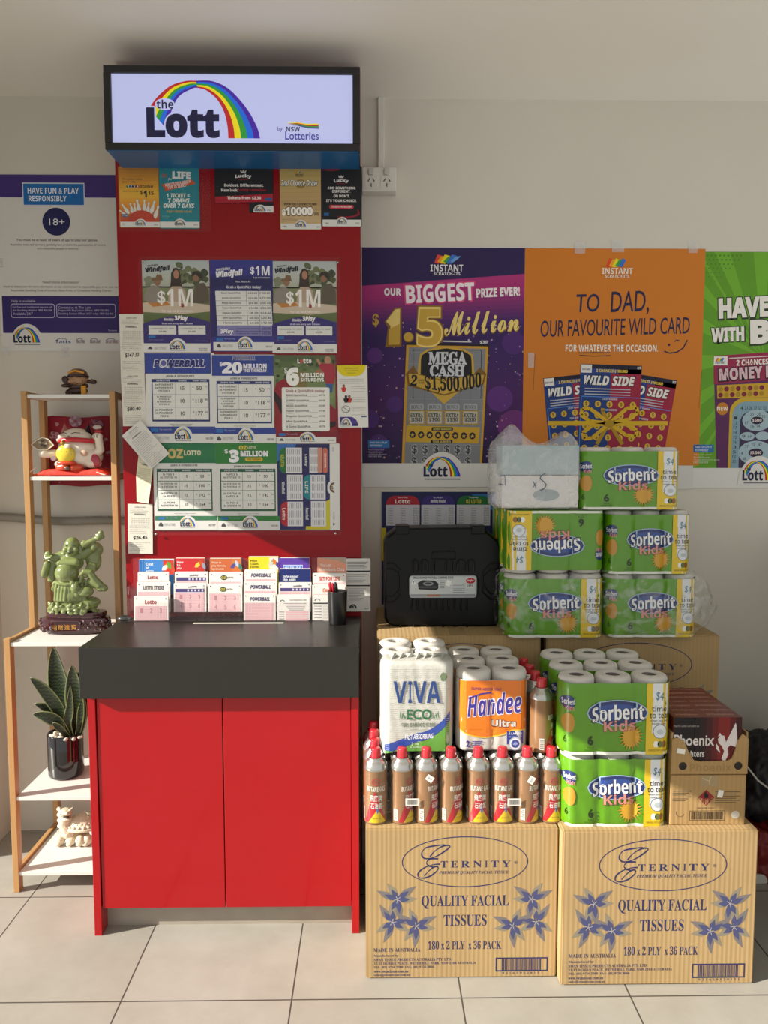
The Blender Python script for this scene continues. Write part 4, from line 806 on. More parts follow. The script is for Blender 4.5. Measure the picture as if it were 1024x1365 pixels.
def syndicate(x0, y0, x1, y1, org, box, rows, band, title, label, Y, hd, tabc, yj, tab, ft):
    mb, c = sheet(x0, y0, x1, y1, Y, W2); c.sub(*org); a, t0, b, t1 = box
    c.rect(a, t0, b, t1, band, 1); title(c)
    c.text('JOIN A SYNDICATE', tab[0] + (tab[2] - tab[0]) * .25, yj, tab[0] + (tab[2] - tab[0]) * .74, yj + (tab[3] - tab[1]) * .055, '#3a3c48', 3)
    ta, tb, tc, td = tab; c.rect(ta, tb, tc, td, tabc, 2); n = len(rows); hh = (td - tb) * .07; bw = (tc - ta) * .018; rh = (td - tb - hh - bw * 1.6) / n
    cols = (0, .40, .665, 1)
    for i, t in enumerate(('ENTRY TYPE', 'SHARES', 'SHARE PRICE')): m = ta + (tc - ta) * (cols[i] + cols[i + 1]) / 2; c.fit(t, m, tb + hh * .25, hh * .55, '#d8dae4', 3)
    for j, (nm, sh, pr) in enumerate(rows):
        y = tb + hh + j * rh
        for i in range(3): c.rect(ta + bw + (tc - ta - 2 * bw) * cols[i] + .6, y + 1, ta + bw + (tc - ta - 2 * bw) * cols[i + 1] - .6, y + rh - 1.4, '#dddcd6', 3)
        m = ta + (tc - ta) * .21; lh = rh / (len(nm) + 1.6)
        for q, t in enumerate(nm): c.fit(t, m, y + rh * .5 - (len(nm) * lh * 1.12) / 2 + q * lh * 1.12, lh * .72, '#3a3c48', 4, maxw=(tc - ta) * .32)
        c.fit(sh, ta + (tc - ta) * .53, y + rh * .34, rh * .30, '#2a2c38', 4, 'r', off=.012)
        d, ce = pr.split('.'); m = ta + (tc - ta) * .83; c.fit('$', m - (tc - ta) * .115, y + rh * .30, rh * .18, '#2a2c38', 4, 'r'); c.fit(d, m - (tc - ta) * .01, y + rh * .32, rh * .32, '#2a2c38', 4, 'r', off=.012, maxw=(tc - ta) * .16); c.fit(ce, m + (tc - ta) * .11, y + rh * .30, rh * .16, '#2a2c38', 4, 'r', maxw=(tc - ta) * .07)
    c.text('Syndicate shares are subject to availability.', ta + (tc - ta) * .3, td + (td - tb) * .05, ta + (tc - ta) * .7, td + (td - tb) * .075, '#4a4c58', 3, 'r'); c.text('Ask in store for more details.', ta + (tc - ta) * .33, td + (td - tb) * .09, ta + (tc - ta) * .67, td + (td - tb) * .11, '#4a4c58', 3, 'r')
    foot(c, *ft)
    return mb.build('jackpot_poster', label=label, cat='poster', group='jackpot posters on the red board')
PW = ((('4x POWERHIT', '3x POWERHIT', 'SYSTEM 8'), '15', '50.71'), (('1x POWERHIT', 'SYSTEM 8', '1x POWERHIT', 'SYSTEM 9'), '10', '118.80'), (('2x POWERHIT', '1x POWERHIT', 'PICK 6'), '10', '177.60'))
def pbt(c):
    c.text('POWERBALL', 278, 752, 632, 812, '#d0d2dc', 3, 'bi', off=.05); c.text('POWERBALL', 284, 757, 626, 806, '#26296e', 4, 'bi', off=.03); c.ell(350, 780, 26, 28, '#d0d2dc', 4.6); c.ell(350, 780, 18, 20, '#5a5e9a', 5)
    c.line([(210, 772), (668, 766)], 1.5, '#5a5eb0', 3)
syndicate(194.5, 470.5, 286.5, 592, (150, 330, 5.053), (225, 714, 668, 850), PW, '#2f4190', pbt, 'blue and white syndicate poster at the left end of the middle row', YQ - .0008, None, '#26336e', 860, (266, 886, 656, 1172), (230, 690, 1206, 1254, 1318, '#2f4190'))
def pb2(c):
    c.text('POWERBALL', 180, 648, 318, 670, '#d0d2dc', 3, 'bi', off=.04); c.text('POWERBALL', 183, 650, 315, 668, '#26296e', 3.6, 'bi'); c.text('$', 106, 682, 124, 708, '#eceaf0', 3); c.text('20', 118, 680, 240, 748, '#eceaf0', 3, off=.04); c.text('MILLION', 246, 690, 384, 720, '#eceaf0', 3, off=.03); c.text('THIS THURSDAY', 246, 722, 384, 740, '#eceaf0', 3, off=.02)
syndicate(283.5, 473, 367.5, 594, (270, 330, 4.452), (60, 640, 432, 762), PW, '#2f4190', pb2, 'blue and white syndicate poster with a big white number twenty in the middle row', YQ - .0012, None, '#26336e', 771, (86, 792, 412, 1044), (62, 434, 1070, 1108, 1168, '#2f4190'))
OZ = ((('1x PICK 8', '4x SYSTEM 10'), '15', '50.71'), (('2x SYSTEM 10', '1x SYSTEM 11'), '15', '100.44'), (('2x SYSTEM 10', '1x PICK 8'), '15', '142.20'), (('4x PICK 8', '4x SYSTEM 10'), '10', '164.10'))
def oz1(c): c.grad([(158, 92), (404, 92), (404, 168), (158, 168)], ['#1f6a44', '#2c7a4c', '#1f6a44'], 1.5, 6); c.text('OZ', 218, 112, 278, 150, '#c8b070', 3, off=.03); c.text('LOTTO', 282, 118, 348, 138, '#d8d0b0', 3, off=.02)
syndicate(205, 591, 289, 707, (150, 560, 2.926), (158, 90, 404, 168), OZ, '#1f6a44', oz1, 'green and white syndicate poster at the left end of the bottom row', YQ - .0016, None, '#24573f', 173, (174, 190, 390, 354), (164, 407, 374, 392, 428, '#2f6f4a'))
def oz2(c):
    c.rect(404, 92, 642, 170, '#2f7a34', 1.5); c.text('OZ', 496, 100, 527, 116, '#d8c040', 3, off=.03); c.text('LOTTO', 530, 103, 562, 112, '#e0d8b8', 3); c.text('$', 440, 114, 454, 132, '#eceaf0', 3); c.text('3', 456, 116, 496, 166, '#eceaf0', 3, off=.05); c.text('MILLION', 502, 120, 608, 142, '#eceaf0', 3, off=.04); c.rrect(520, 146, 588, 160, 6, '#d8b830', 3); c.text('THIS TUESDAY', 526, 149, 582, 157, '#2a3a1c', 4)
syndicate(288, 592, 373, 707, (150, 560, 2.926), (404, 90, 644, 170), OZ, '#2f7a34', oz2, 'green and white syndicate poster with a big white number three in the bottom row', YQ - .002, None, '#24573f', 177, (421, 190, 637, 355), (410, 652, 374, 394, 430, '#2f7a34'))
# red saturday poster
mb, c = sheet(365.5, 473.5, 451, 591.5, YQ - .0016, '#7a1826')
c.sub(270, 330, 4.452); c.grad([(426, 640), (790, 640), (790, 1000), (426, 1000)], ['#4a5c3a', '#6a7a4c', '#7a8a5a', '#5a6a40'], 1, 10)
rr = random.Random(5)
for i in range(60):
    x, y = rr.uniform(440, 780), rr.uniform(655, 800); c.ell(x, y, rr.uniform(8, 18), rr.uniform(7, 14), rr.choice(('#3a4a2c', '#4c5e38', '#6c7c50', '#2e3a24')), 1.3 + i * .004, n=8)
c.poly([(690, 700), (700, 684), (742, 690), (784, 690), (790, 760), (778, 812), (732, 808), (722, 740), (700, 720)], '#a02c3c', 2.2); c.ell(745, 668, 20, 22, '#b08468', 2.4, n=18); c.poly([(676, 664), (690, 660), (706, 688), (694, 700)], '#b08468', 2.3); c.poly([(732, 806), (778, 810), (770, 860), (744, 862)], '#3a5a8c', 2.3); c.poly([(560, 740), (620, 735), (620, 850), (560, 850)], '#7a6a3c', 2.0); c.ell(700, 740, 30, 18, '#9a6a4c', 2.1, n=14)
c.poly([(426, 850), (440, 805), (480, 780), (520, 800), (560, 860), (700, 880), (790, 960), (790, 1130), (434, 1130)], '#8a1a2a', 2.6); c.poly([(426, 850), (470, 900), (520, 980), (600, 1060), (790, 1030), (790, 1060), (600, 1130), (520, 1100), (426, 900)], '#2a1418', 2.8)
for i, ch in enumerate('Lotto'): c.text(ch, 566 + i * 17, 660 + (4 if ch == 'o' else 0), 581 + i * 17, 688, '#e8e4e4' if i != 1 else '#d03a48', 3.4, off=.04)
c.text('$', 488, 712, 506, 750, '#ecebe6', 4); c.text('6', 500, 712, 576, 822, '#ecebe6', 4, off=.05); c.text('MILLION', 584, 744, 722, 768, '#ecebe6', 4, off=.02); c.text('SATURDAYS', 584, 774, 722, 796, '#ecebe6', 4, off=.02)
c.rrect(472, 830, 755, 1090, 10, '#e4e3dd', 4); c.text('Grab a QuickPick today!', 496, 842, 728, 864, '#7a1c2a', 5)
for i, (a, b) in enumerate((('MAXI QuickPick', '$47.70'), ('JUMBO QuickPick', '$34.05'), ('MEGA QuickPick', '$23.85'), ('Super QuickPick', '$17.05'), ('Regular QuickPick', '$11.95'), ('Mini QuickPick', '$9.40'), ('6 Game QuickPick', '$5.70'))):
    y = 870 + i * 31; c.text(a, 498, y, 498 + 9.0 * len(a), y + 16, '#3a3436', 5); c.text(b, 690, y + 1, 728, y + 13, '#3a3436', 5); c.rect(500 + 9.0 * len(a), y + 13, 684, y + 14.5, '#8a8486', 5); c.text('%d games' % (50 - i * 7), 500, y + 19, 540, y + 25, '#6a6466', 5, 'r')
foot(c, 436, 792, 1096, 1126, 1162, '#7a1826', 4)
mb.build('jackpot_poster', label='red poster with a big white number six at the right of the middle row', cat='poster', group='jackpot posters on the red board')
# sideways price chart
mb, c = sheet(371, 591.5, 453, 707, YQ - .0024, W2)
c.sub(330, 560, 4.874); c.rect(195, 155, 536, 714, '#232458', 1); c.poly([(195, 156), (322, 156), (300, 200), (195, 270)], '#3a6ab0', 1.4); c.poly([(380, 690), (500, 690), (508, 530), (536, 514), (536, 712), (376, 712)], '#c8bc24', 1.6)
for i, (x0, y0, x1, y1, tab, h, t) in enumerate(((252, 180, 356, 345, 210, '#1f6b34', 'OZ LOTTO'), (404, 180, 488, 342, 362, '#1f1f24', 'Lucky'), (258, 355, 360, 520, 214, '#3a2a7a', 'Windfall'), (410, 356, 508, 516, 364, '#1f7f8c', 'LIFE'), (260, 530, 360, 690, 216, '#b0202e', 'Lotto'), (412, 526, 510, 692, 366, '#26308c', 'Powerball'))):
    if i not in (1, 2, 5): c.rrect(tab, y0, x0 + 4, y1, 38, h, 2, corners='ad')
    c.rect(x0, y0, x1, y1, '#d6d5d8', 2.6); cy = (y0 + y1) / 2; c.text(t, (tab + x0) / 2 - 40, cy - 10, (tab + x0) / 2 + 36, cy + 10, '#e4e2da' if i else '#d8c440', 3, 'b', ang=90)
    for j in range(7):
        x = x0 + 10 + j * (x1 - x0 - 16) / 7
        for a, b in ((.06, .26), (.36, .64), (.74, .94)): c.rect(x, y0 + (y1 - y0) * a, x + 4, y0 + (y1 - y0) * b, '#8a8a94', 3)
c.rect(458, 180, 488, 342, '#c88a78', 3.4); c.rrect(492, 182, 522, 344, 13, '#c86a50', 2.6); c.text('ADD SOMETHING', 460, 256, 554, 268, '#f0e0d8', 3, ang=90)
c.rrect(520, 396, 580, 482, 30, W2, 3, corners='ad'); mb2 = c; c.ring(566, 438, 32, 34, 7, '#3a3a6a', 4, 90, 270, 16); c.ring(566, 438, 25, 27, 7, '#c8a030', 4.1, 90, 270, 16); c.text('Lott', 530, 430, 574, 446, '#1c1c3c', 5, ang=90)
c.text('VALID 13 MAY', 545, 186, 571, 194, '#5a5a60', 4, ang=90); c.poly([(556, 668), (566, 672), (566, 682), (556, 686)], '#4a4a50', 4); c.text('NSW LOTTERIES', 536, 615, 586, 625, '#8a8a90', 4, 'r', ang=90)
mb.build('jackpot_poster', label='dark blue price chart turned sideways at the right of the bottom row', cat='poster', group='jackpot posters on the red board')
# clear acrylic cover sheets with fixing screws
ac = clear('clear_cover', .006, .03)
def cover(x0, y0, x1, y1, Y, label, screws):
    mb, c = sheet(x0, y0, x1, y1, Y, None, .0015, m=ac); o = recentre(mb.build('acrylic_cover', label=label, cat='cover'))
    for px, py in screws:
        p = at(px, py, Y) - o.location; b = MB(); b.lathe([(0, 0), (.0035, .0), (.004, .002), (.003, .0035), (0, .004)], mat('#b9b6b0', rough=.25, metal=.8), 12, cap=False, M=Matrix.Translation(p) @ Matrix.Rotation(math.radians(90), 4, 'X')); b.build('screw', o)
    return o
cover(189, 345, 455, 716, YQ - .0065, 'clear acrylic cover over the rows of jackpot posters', ((208, 712), (447.5, 711), (193, 349), (450, 350)))
cover(156.5, 220.5, 281, 309, YQ - .0045, 'clear acrylic cover over the bowling pin and teal cards', ())
# ---- till receipts and leaflet
def receipt(x0, y0, x1, y1, Y, ang, label, seed, big=None, col='#d8d4c8', tilt=None):
    mb, c = sheet(x0, y0, x1, y1, Y, col, .0004, ang); rr = random.Random(seed); w, h = x1 - x0, y1 - y0; n = int(h / 2.6)
    c.text('Golden Casket', x0 + w * .28, y0 + h * .045, x0 + w * .72, y0 + h * .075, '#77737a', 2, 'i'); c.text('POWERBALL', x0 + w * .26, y0 + h * .19, x0 + w * .72, y0 + h * .225, '#2c2a30', 2)
    for i in range(n):
        v = y0 + h * .09 + i * 2.5
        if v > y1 - h * .04 or (y0 + h * .17 < v < y0 + h * .25) or (big and y0 + h * .62 < v < y0 + h * .76): continue
        if v < y0 + h * .42 and v > y0 + h * .25:
            for j in range(8): c.text('%02d' % rr.randint(1, 45), x0 + w * (.14 + j * .095), v, x0 + w * (.20 + j * .095), v + 1.3, '#6a676c', 2, 'r')
        else: c.text(rr.choice(('Selling agent 206 411', 'Draw 1462 Thu 23 May 24', 'Check your ticket at thelott.com', 'Ticket price includes fee', 'This ticket is void if torn', 'Player card 8134 0221 6')), x0 + w * .08, v, x0 + w * rr.uniform(.5, .92), v + 1.3, '#75727a', 2, 'r')
    if big: c.text(big, x0 + w * .2, y0 + h * .64, x0 + w * .78, y0 + h * .72, '#1e1c22', 2.4, 'n', off=.012, shear=.15, ang=-3)
    o = recentre(mb.build('receipt', label=label, cat='receipt', group='till receipts taped up the left edge of the red board'))
    if tilt: o.rotation_euler.z = math.radians(tilt)
    return o
receipt(160, 419, 192, 499, YQ - .001, 0, 'topmost paper receipt at the upper left edge of the red board', 1, '$147.30')
receipt(162.5, 497, 194, 568, YQ - .0018, -1, 'paper receipt directly below the topmost one on the red board edge', 2, '$80.40')
receipt(177.5, 563.5, 210.5, 622, YQ - .012, -40, 'slanted white betting slip overlapping the green poster and the red board edge', 3, None, '#d6d3cc')
receipt(180, 606, 203, 670, YQ - .004, 9, 'curled cream receipt hanging under the slanted slip', 4, None, '#d9d3b4', -14)
receipt(170.5, 672, 203.5, 738, YQ - .002, 1, 'lowest receipt with a handwritten number near the lotto pads', 5, '$26.45')
mb, c = sheet(450.5, 487.5, 490.5, 570, YQ - .003, '#dcdad4', .0004, -1)
c.sub(270, 330, 4.452); c.rrect(802, 698, 972, 764, 60, '#d8c418', 2, corners='cd'); c.lines(('Is gambling a problem', 'for you or someone', 'close to you?'), 888, 712, 9, 14, '#5a5a2a', 3, 'r', 'c')
for x, y, h in ((840, 836, '#c03a2c'), (852, 900, '#26262a'), (872, 900, '#c03a2c')): c.ell(x, y - 16, 8, 9, '#8a5a48' if h != '#26262a' else h, 3, n=14); c.poly([(x - 16, y - 2), (x - 6, y - 8), (x + 6, y - 8), (x + 16, y - 2), (x + 8, y + 20), (x - 8, y + 20)], h, 3)
c.ring(850, 958, 26, 22, 4, '#8a8a8a', 3); c.line([(830, 944), (870, 972)], 4, '#8a8a8a', 3)
for i, y in enumerate((778, 790, 802, 822, 834, 852, 888, 900, 912, 950, 962, 990)): c.text('Call for free and confidential help any time', 815 if i < 3 else 884, y, 960 if i < 3 else 966, y + 7, '#8a8a8a', 3, 'r')
c.rrect(812, 1004, 920, 1060, 50, '#4a3a86', 2, corners='b'); lott(c, 816, 1010, 884, 1062, '#dcdad4', 3); c.rect(940, 1000, 972, 1008, '#4a5a8a', 3); c.text('SUPPORT', 890, 1046, 912, 1053, '#2a2a3a', 3)
recentre(mb.build('help_leaflet', label='white leaflet with a yellow top taped over the right edge of the red board', cat='leaflet'))
# ================================================================== leaflets, pads and pens on the countertop
acr = clear('clear_acrylic', .012, .03)
PINK = '#dcb3b8'
ZT = ztc + .0006
YH = YB - .012                                        # back plane of the leaflet holders
def stack(name, label, cat, group, px0, py0, px1, py1, Y, draw, th=.010, lean=7, col='#e6e2dc', org=None):
    """a pad or pile of leaflets leaning back a little, printed front; foot at px y1"""
    a, b_ = at(px0, py0, Y), at(px1, py1, Y); w, h = b_.x - a.x, a.z - b_.z
    mb = MB(); mb.box(-w / 2, w / 2, 0, th, 0, h, mat('#e2ded8', rough=.7), .0004, 1)
    for i in range(3): mb.box(-w / 2 + .0006, w / 2 - .0006, th * (.22 + .25 * i), th * (.3 + .25 * i), .001, h + .0008 + .0005 * i, ink('#d2cec8'))
    cv = Canvas(mb, (-w / 2, -.0003, h), (w / (px1 - px0), 0, 0), (0, 0, -h / (py1 - py0)), (0, -1, 0))
    cv.tf = (-px0, -py0, 1.0); o_ = org or (0, 0, 1)
    cv.tf = (o_[0] - px0, o_[1] - py0, o_[2])
    x0, y0, x1, y1 = (px0 - o_[0]) * o_[2], (py0 - o_[1]) * o_[2], (px1 - o_[0]) * o_[2], (py1 - o_[1]) * o_[2]
    cv.rect(x0, y0, x1, y1, col, .6); draw(cv, x0, y0, x1, y1)
    return mb.build(name, loc=((a.x + b_.x) / 2, Y, b_.z), rot=(math.radians(-lean), 0, 0), label=label, cat=cat, group=group)
def pad_draw(title, tcol, kind='grid', digits=None, font='b'):
    def d(c, x0, y0, x1, y1):
        w, h = x1 - x0, y1 - y0; hd = min(h * .42, w * .27)
        for x in (x0 + w * .07, x1 - w * .07): c.ell(x, y0 + hd * .22, w * .018, w * .018, '#3a3638', 2, n=10)
        if title: c.text(title, x0 + w * .32 if len(title) < 7 else x0 + w * .2, y0 + hd * .35, x0 + w * .66 if len(title) < 7 else x0 + w * .82, y0 + hd * .78, tcol, 2, font, off=.02)
        c.rect(x0 + w * .04, y0 + hd, x1 - w * .04, y1, '#e3bfc4', 1.2)
        if kind == 'grid' and h > hd * 1.3:
            st = w * .045; n = int(w * .92 / st)
            for i in range(n + 1): c.rect(x0 + w * .04 + i * st, y0 + hd, x0 + w * .04 + i * st + w * .005, y1, '#cf98a0', 1.8)
            for i in range(int((y1 - y0 - hd) / st) + 1): c.rect(x0 + w * .04, y0 + hd + i * st, x1 - w * .04, y0 + hd + i * st + w * .005, '#cf98a0', 2.0)
        if digits:
            for i, t in enumerate(digits):
                x = x0 + w * (.22 + .28 * (i % 3)); y = y0 + hd + w * (.06 + .26 * (i // 3))
                if y + w * .13 < y1: c.text(t, x - w * .05 * len(t) * .7, y, x + w * .05 * len(t) * .7, y + w * .13, '#b9838c', 2.6, 'r')
    return d
def band_draw(logo='weekday', digits=None):
    def d(c, x0, y0, x1, y1):
        pad_draw('', '', 'grid', digits)(c, x0, y0, x1, y1); w = x1 - x0; hd = min((y1 - y0) * .42, w * .27)
        c.text(logo, x0 + w * .45, y0 + hd * .2, x0 + w * .72, y0 + hd * .5, '#5a5468', 2, 'bi', ang=-4)
        c.rect(x0 + w * .05, y0 + hd * .55, x1 - w * .05, y0 + hd * .92, '#4a3f78', 2.4)
        for i in range(5): c.rect(x0 + w * (.42 + .11 * i), y0 + hd * .62, x0 + w * (.47 + .11 * i), y0 + hd * .85, '#c9c4d4', 3)
    return d
def oz_draw(digits=None):
    def d(c, x0, y0, x1, y1):
        pad_draw('', '', 'grid', digits)(c, x0, y0, x1, y1); w = x1 - x0; hd = min((y1 - y0) * .42, w * .27)
        c.ell(x0 + w * .44, y0 + hd * .55, w * .10, hd * .26, '#3c4428', 2.4, n=20); c.text('OZ', x0 + w * .37, y0 + hd * .42, x0 + w * .5, y0 + hd * .68, '#d8c860', 3); c.text('LOTTO', x0 + w * .52, y0 + hd * .45, x0 + w * .72, y0 + hd * .65, '#4a4a3a', 3)
    return d
def swirl(c, x0, y0, x1, y1, cols, k=2):
    w, h = x1 - x0, y1 - y0
    for i, h_ in enumerate(cols):
        cx, cy = x0 + w * (.25 + .5 * (i % 2)), y0 + h * (.25 + .45 * (i // 2)); a = 90 * (i % 4)
        c.poly([(cx, cy)] + [(cx + w * .38 * math.cos(math.radians(a + t * 15)), cy + h * .36 * math.sin(math.radians(a + t * 15))) for t in range(9)], h_, k + i * .2)
def lf(bgc, lines_, tc, sw, x_text=.2, strip=None):
    def d(c, x0, y0, x1, y1):
        w = x1 - x0; c.rect(x0, y0, x1, y1, bgc, 1.2); hh = w * .075
        for i, t in enumerate(lines_): c.fit(t, x0 + w * x_text, y0 + w * .09 + i * hh * 1.35, hh, tc, 2.4, 'b', 'l', w * .55)
        if sw: c.rect(x0 + w * .70, y0 + w * .02, x1, y0 + w * .42, sw[0], 1.6); swirl(c, x0 + w * .70, y0 + w * .02, x1, y0 + w * .42, sw[1:], 2)
        if strip: c.rect(x0 + w * .03, y0, x0 + w * .07, y1, strip, 2); c.rect(x0 + w * .11, y0, x0 + w * .135, y1, strip, 2)
    return d
GP = 'entry pads and leaflets in the counter holders'
O1, O2 = (165, 725, 6.024), (320, 725, 5.535)
tiers = [YH - .004, YH - .022, YH - .040, YH - .058]    # back tier to front tier
def S(name, label, cat, x0, y0, x1, y1, tier, draw, org, **kw):
    x0, x1 = org[0] + x0 / org[2], org[0] + x1 / org[2]; y0 = org[1] + y0 / org[2]
    Y = tiers[tier]; foot_z = [ZT + .075, ZT + .050, ZT + .026, ZT + .003][tier]
    hgt = at((x0 + x1) / 2, y0, Y).z - foot_z; y1 = y0 + (at(500, 700, Y).z - at(500, 701, Y).z) ** -1 * hgt
    return stack(name, label, cat, GP, x0, y0, x1, y1, Y, draw, th=kw.get('th', .0095), lean=kw.get('lean', 3), col=kw.get('col', '#e6e2dc'), org=org)
# column 1
S('leaflet', 'blue leaflet about the cost of entry at the left end of the counter holders', 'leaflet', 118, 128, 402, 0, 0, lf('#3f7fc4', ('Cost', 'of', 'entry'), '#e6ecf2', ('#c03a2c', '#e0902c', '#5a9a3a', '#e8e2d8', '#c84a2c'), .2, '#2f68a8'), O1)
S('entry_pad', 'back pink entry pad with a red word in the leftmost column', 'pad', 108, 232, 362, 0, 1, pad_draw('Lotto', '#a02030'), O1)
S('entry_pad', 'middle pink entry pad with striped lettering in the leftmost column', 'pad', 100, 312, 372, 0, 2, pad_draw('LOTTO STRIKE', '#3a3440'), O1)
S('entry_pad', 'front pink entry pad with a red word in the leftmost column', 'pad', 78, 426, 358, 0, 3, pad_draw('Lotto', '#a02030', 'grid', '1 2 3 4 5 6'.split()), O1)
# column 2
S('leaflet', 'red how to play leaflet in the second column of the counter holders', 'leaflet', 412, 118, 652, 0, 0, lf('#c22a30', ('How', 'to', 'play'), '#f0e4e2', ('#b8342c', '#d8b83c', '#c04a2c', '#e0c04a', '#8a9ab0'), .05), O1)
S('entry_pad', 'back pink pad with a dark banded header in the second column', 'pad', 406, 230, 676, 0, 1, band_draw(), O1)
S('entry_pad', 'front pink pad with a dark banded header in the second column', 'pad', 398, 322, 664, 0, 2, band_draw('weekday', '1 2 3 4 5 6 7 8 9'.split()), O1)
# column 3
S('leaflet', 'orange brown leaflet in the third column of the counter holders', 'leaflet', 688, 120, 944, 0, 0, lf('#c0663a', ('Ways to', 'play Monday', 'Syndicates'), '#e6c8b0', ('#c8703a', '#4a8a7a', '#c8c0d4', '#5a4a8a', '#3a7a6a'), .06), O1)
S('entry_pad', 'back pink pad with an oval green badge in the third column', 'pad', 684, 232, 956, 0, 1, oz_draw(), O1)
S('entry_pad', 'front pink pad with an oval green badge in the third column', 'pad', 676, 326, 952, 0, 2, oz_draw([str(i) for i in range(1, 13)]), O1)
# column 4
S('leaflet', 'yellow prize claim leaflet in the fourth column of the counter holders', 'leaflet', 62, 98, 284, 0, 0, lf('#e2cf2c', ('Prize', 'Claim', 'Forms'), '#4a4420', ('#d8d4d0', '#5a9a3a', '#d8762c', '#c8c4c0', '#4a3a7a'), .06), O2)
S('entry_pad', 'hindmost pink pad with slanted lettering in the fourth column', 'pad', 32, 196, 272, 0, 1, pad_draw('POWERBALL', '#4a4668', 'grid', None, 'bi'), O2)
S('entry_pad', 'middle pink pad with slanted lettering in the fourth column', 'pad', 26, 282, 272, 0, 2, pad_draw('POWERBALL', '#2f2a5c', 'grid', None, 'bi'), O2)
S('entry_pad', 'front pink pad with slanted lettering in the fourth column', 'pad', 26, 372, 264, 0, 3, pad_draw('POWERBALL', '#2f2a5c', 'grid', None, 'bi'), O2)
# column 5
def resp(c, x0, y0, x1, y1):
    w = x1 - x0; c.rect(x0, y0, x1, y1, '#5a3a9c', 1.2); c.rect(x0 + w * .15, y0 + w * .22, x1 - w * .22, y0 + w * .40, '#d8e2ee', 2); c.rect(x0 + w * .165, y0 + w * .235, x1 - w * .235, y0 + w * .385, '#2a6dc0', 2.4); c.text('HAVE FUN & PLAY', x0 + w * .2, y0 + w * .27, x1 - w * .27, y0 + w * .35, '#e6ecf4', 3)
S('leaflet', 'purple responsible play leaflet in the fifth column of the counter holders', 'leaflet', 284, 106, 514, 0, 0, resp, O2)
S('leaflet', 'navy leaflet about the odds in front of the purple one', 'leaflet', 292, 188, 522, 0, 1, lf('#1c2a66', ('', 'Info about', 'the odds'), '#eceef4', None, .1), O2)
S('entry_pad', 'back pink pad with a dark banded header in the fifth column', 'pad', 284, 290, 528, 0, 2, band_draw(), O2)
def claim(c, x0, y0, x1, y1):
    w = x1 - x0; c.ring(x0 + w * .16, y0 + w * .2, w * .07, w * .06, w * .02, '#3a3a4c', 2, 180, 360, 12); c.text('PLAYER REGISTRATION FORM', x0 + w * .38, y0 + w * .13, x1 - w * .1, y0 + w * .17, '#8a6a70', 2)
    for i in range(5): c.rect(x0 + w * (.2 + .04 * i), y0 + w * (.24 + .05 * i), x1 - w * (.1 + .02 * i), y0 + w * (.262 + .05 * i), '#a8989c', 2)
    for i in range(6): c.rect(x0 + w * .06, y0 + w * (.5 + .07 * i), x0 + w * .22, y0 + w * (.52 + .07 * i), '#8a8088', 2); c.rect(x0 + w * .26, y0 + w * (.49 + .07 * i), x1 - w * .04, y0 + w * (.545 + .07 * i), '#e0b4ba', 2)
S('entry_pad', 'white form pad with a small dome logo in the fifth column', 'pad', 274, 380, 514, 0, 3, claim, O2)
# column 6
def club(c, x0, y0, x1, y1):
    w = x1 - x0; c.rect(x0, y0, x1, y1, '#e09a80', 1.2); c.poly([(x0 + w * .2, y0), (x1, y0), (x1, y0 + w * .2), (x0 + w * .7, y0 + w * .08)], '#b4a08c', 1.8); c.text('The Lott', x0 + w * .1, y0 + w * .18, x0 + w * .48, y0 + w * .29, '#f4e6dc', 2.4); c.text('Members Club', x0 + w * .08, y0 + w * .32, x0 + w * .93, y0 + w * .43, '#f4e6dc', 2.4)
S('leaflet', 'salmon members club leaflet at the right end of the counter holders', 'leaflet', 570, 108, 786, 0, 0, club, O2)
S('entry_pad', 'white pad with a red heading behind the pen cup', 'pad', 536, 220, 782, 0, 1, pad_draw('SET FOR LIFE', '#c2402c', 'none'), O2)
S('entry_pad', 'white pad with an orange heading half hidden by the pen cup', 'pad', 532, 305, 776, 0, 2, pad_draw('Cash 3', '#d8642c', 'none', None, 'bi'), O2)
def ident(c, x0, y0, x1, y1):
    w = x1 - x0; c.ring(x0 + w * .16, y0 + w * .16, w * .09, w * .07, w * .025, '#3a3a4c', 2, 180, 360, 12); c.rect(x0 + w * .04, y0 + w * .22, x1 - w * .04, y0 + w * .26, '#26262c', 2)
    for i in range(7): c.rect(x0 + w * .06, y0 + w * (.32 + .09 * i), x0 + w * .3, y0 + w * (.34 + .09 * i), '#8a8690', 2); c.rect(x0 + w * .34, y0 + w * (.31 + .09 * i), x1 - w * .06, y0 + w * (.36 + .09 * i), '#d9d4cf', 2)
S('entry_pad', 'white form pad with a black bar at the left of the pen cup', 'pad', 534, 384, 764, 0, 3, ident, O2)
# clear holders: back, base and a lip for each column
for k, (px0, px1) in enumerate(((178, 226), (231, 277), (277, 323), (323, 366), (366, 408), (416, 461))):
    a, c = at(px0, 800, YH), at(px1, 800, YH); cx = (a.x + c.x) / 2; w = (c.x - a.x); h = at(300, 744, YH).z - ztc
    o = empty('leaflet_holder', (cx, YH, ztc), label='clear acrylic holder for the %s column of pads on the counter' % ('leftmost', 'second', 'third', 'fourth', 'fifth', 'rightmost')[k], cat='holder', group='clear leaflet holders on the counter'); t = .0018
    b = MB(); b.box(-w / 2, w / 2, .002, .002 + t, 0, h, acr); b.build('back_plate', o)
    b = MB(); b.box(-w / 2, w / 2, -.066, .002, 0, t, acr); b.build('base_plate', o)
    for yy, z0, z1 in ((-.066, t, .075), (-.031, .03, .10)): b = MB(); b.box(-w / 2, w / 2, yy - t, yy, z0, z1, acr); b.build('front_lip', o)
    for x in (-w / 2, w / 2 - t): b = MB(); b.box(x, x + t, -.066, .002, t, .11, acr); b.build('side_wall', o)
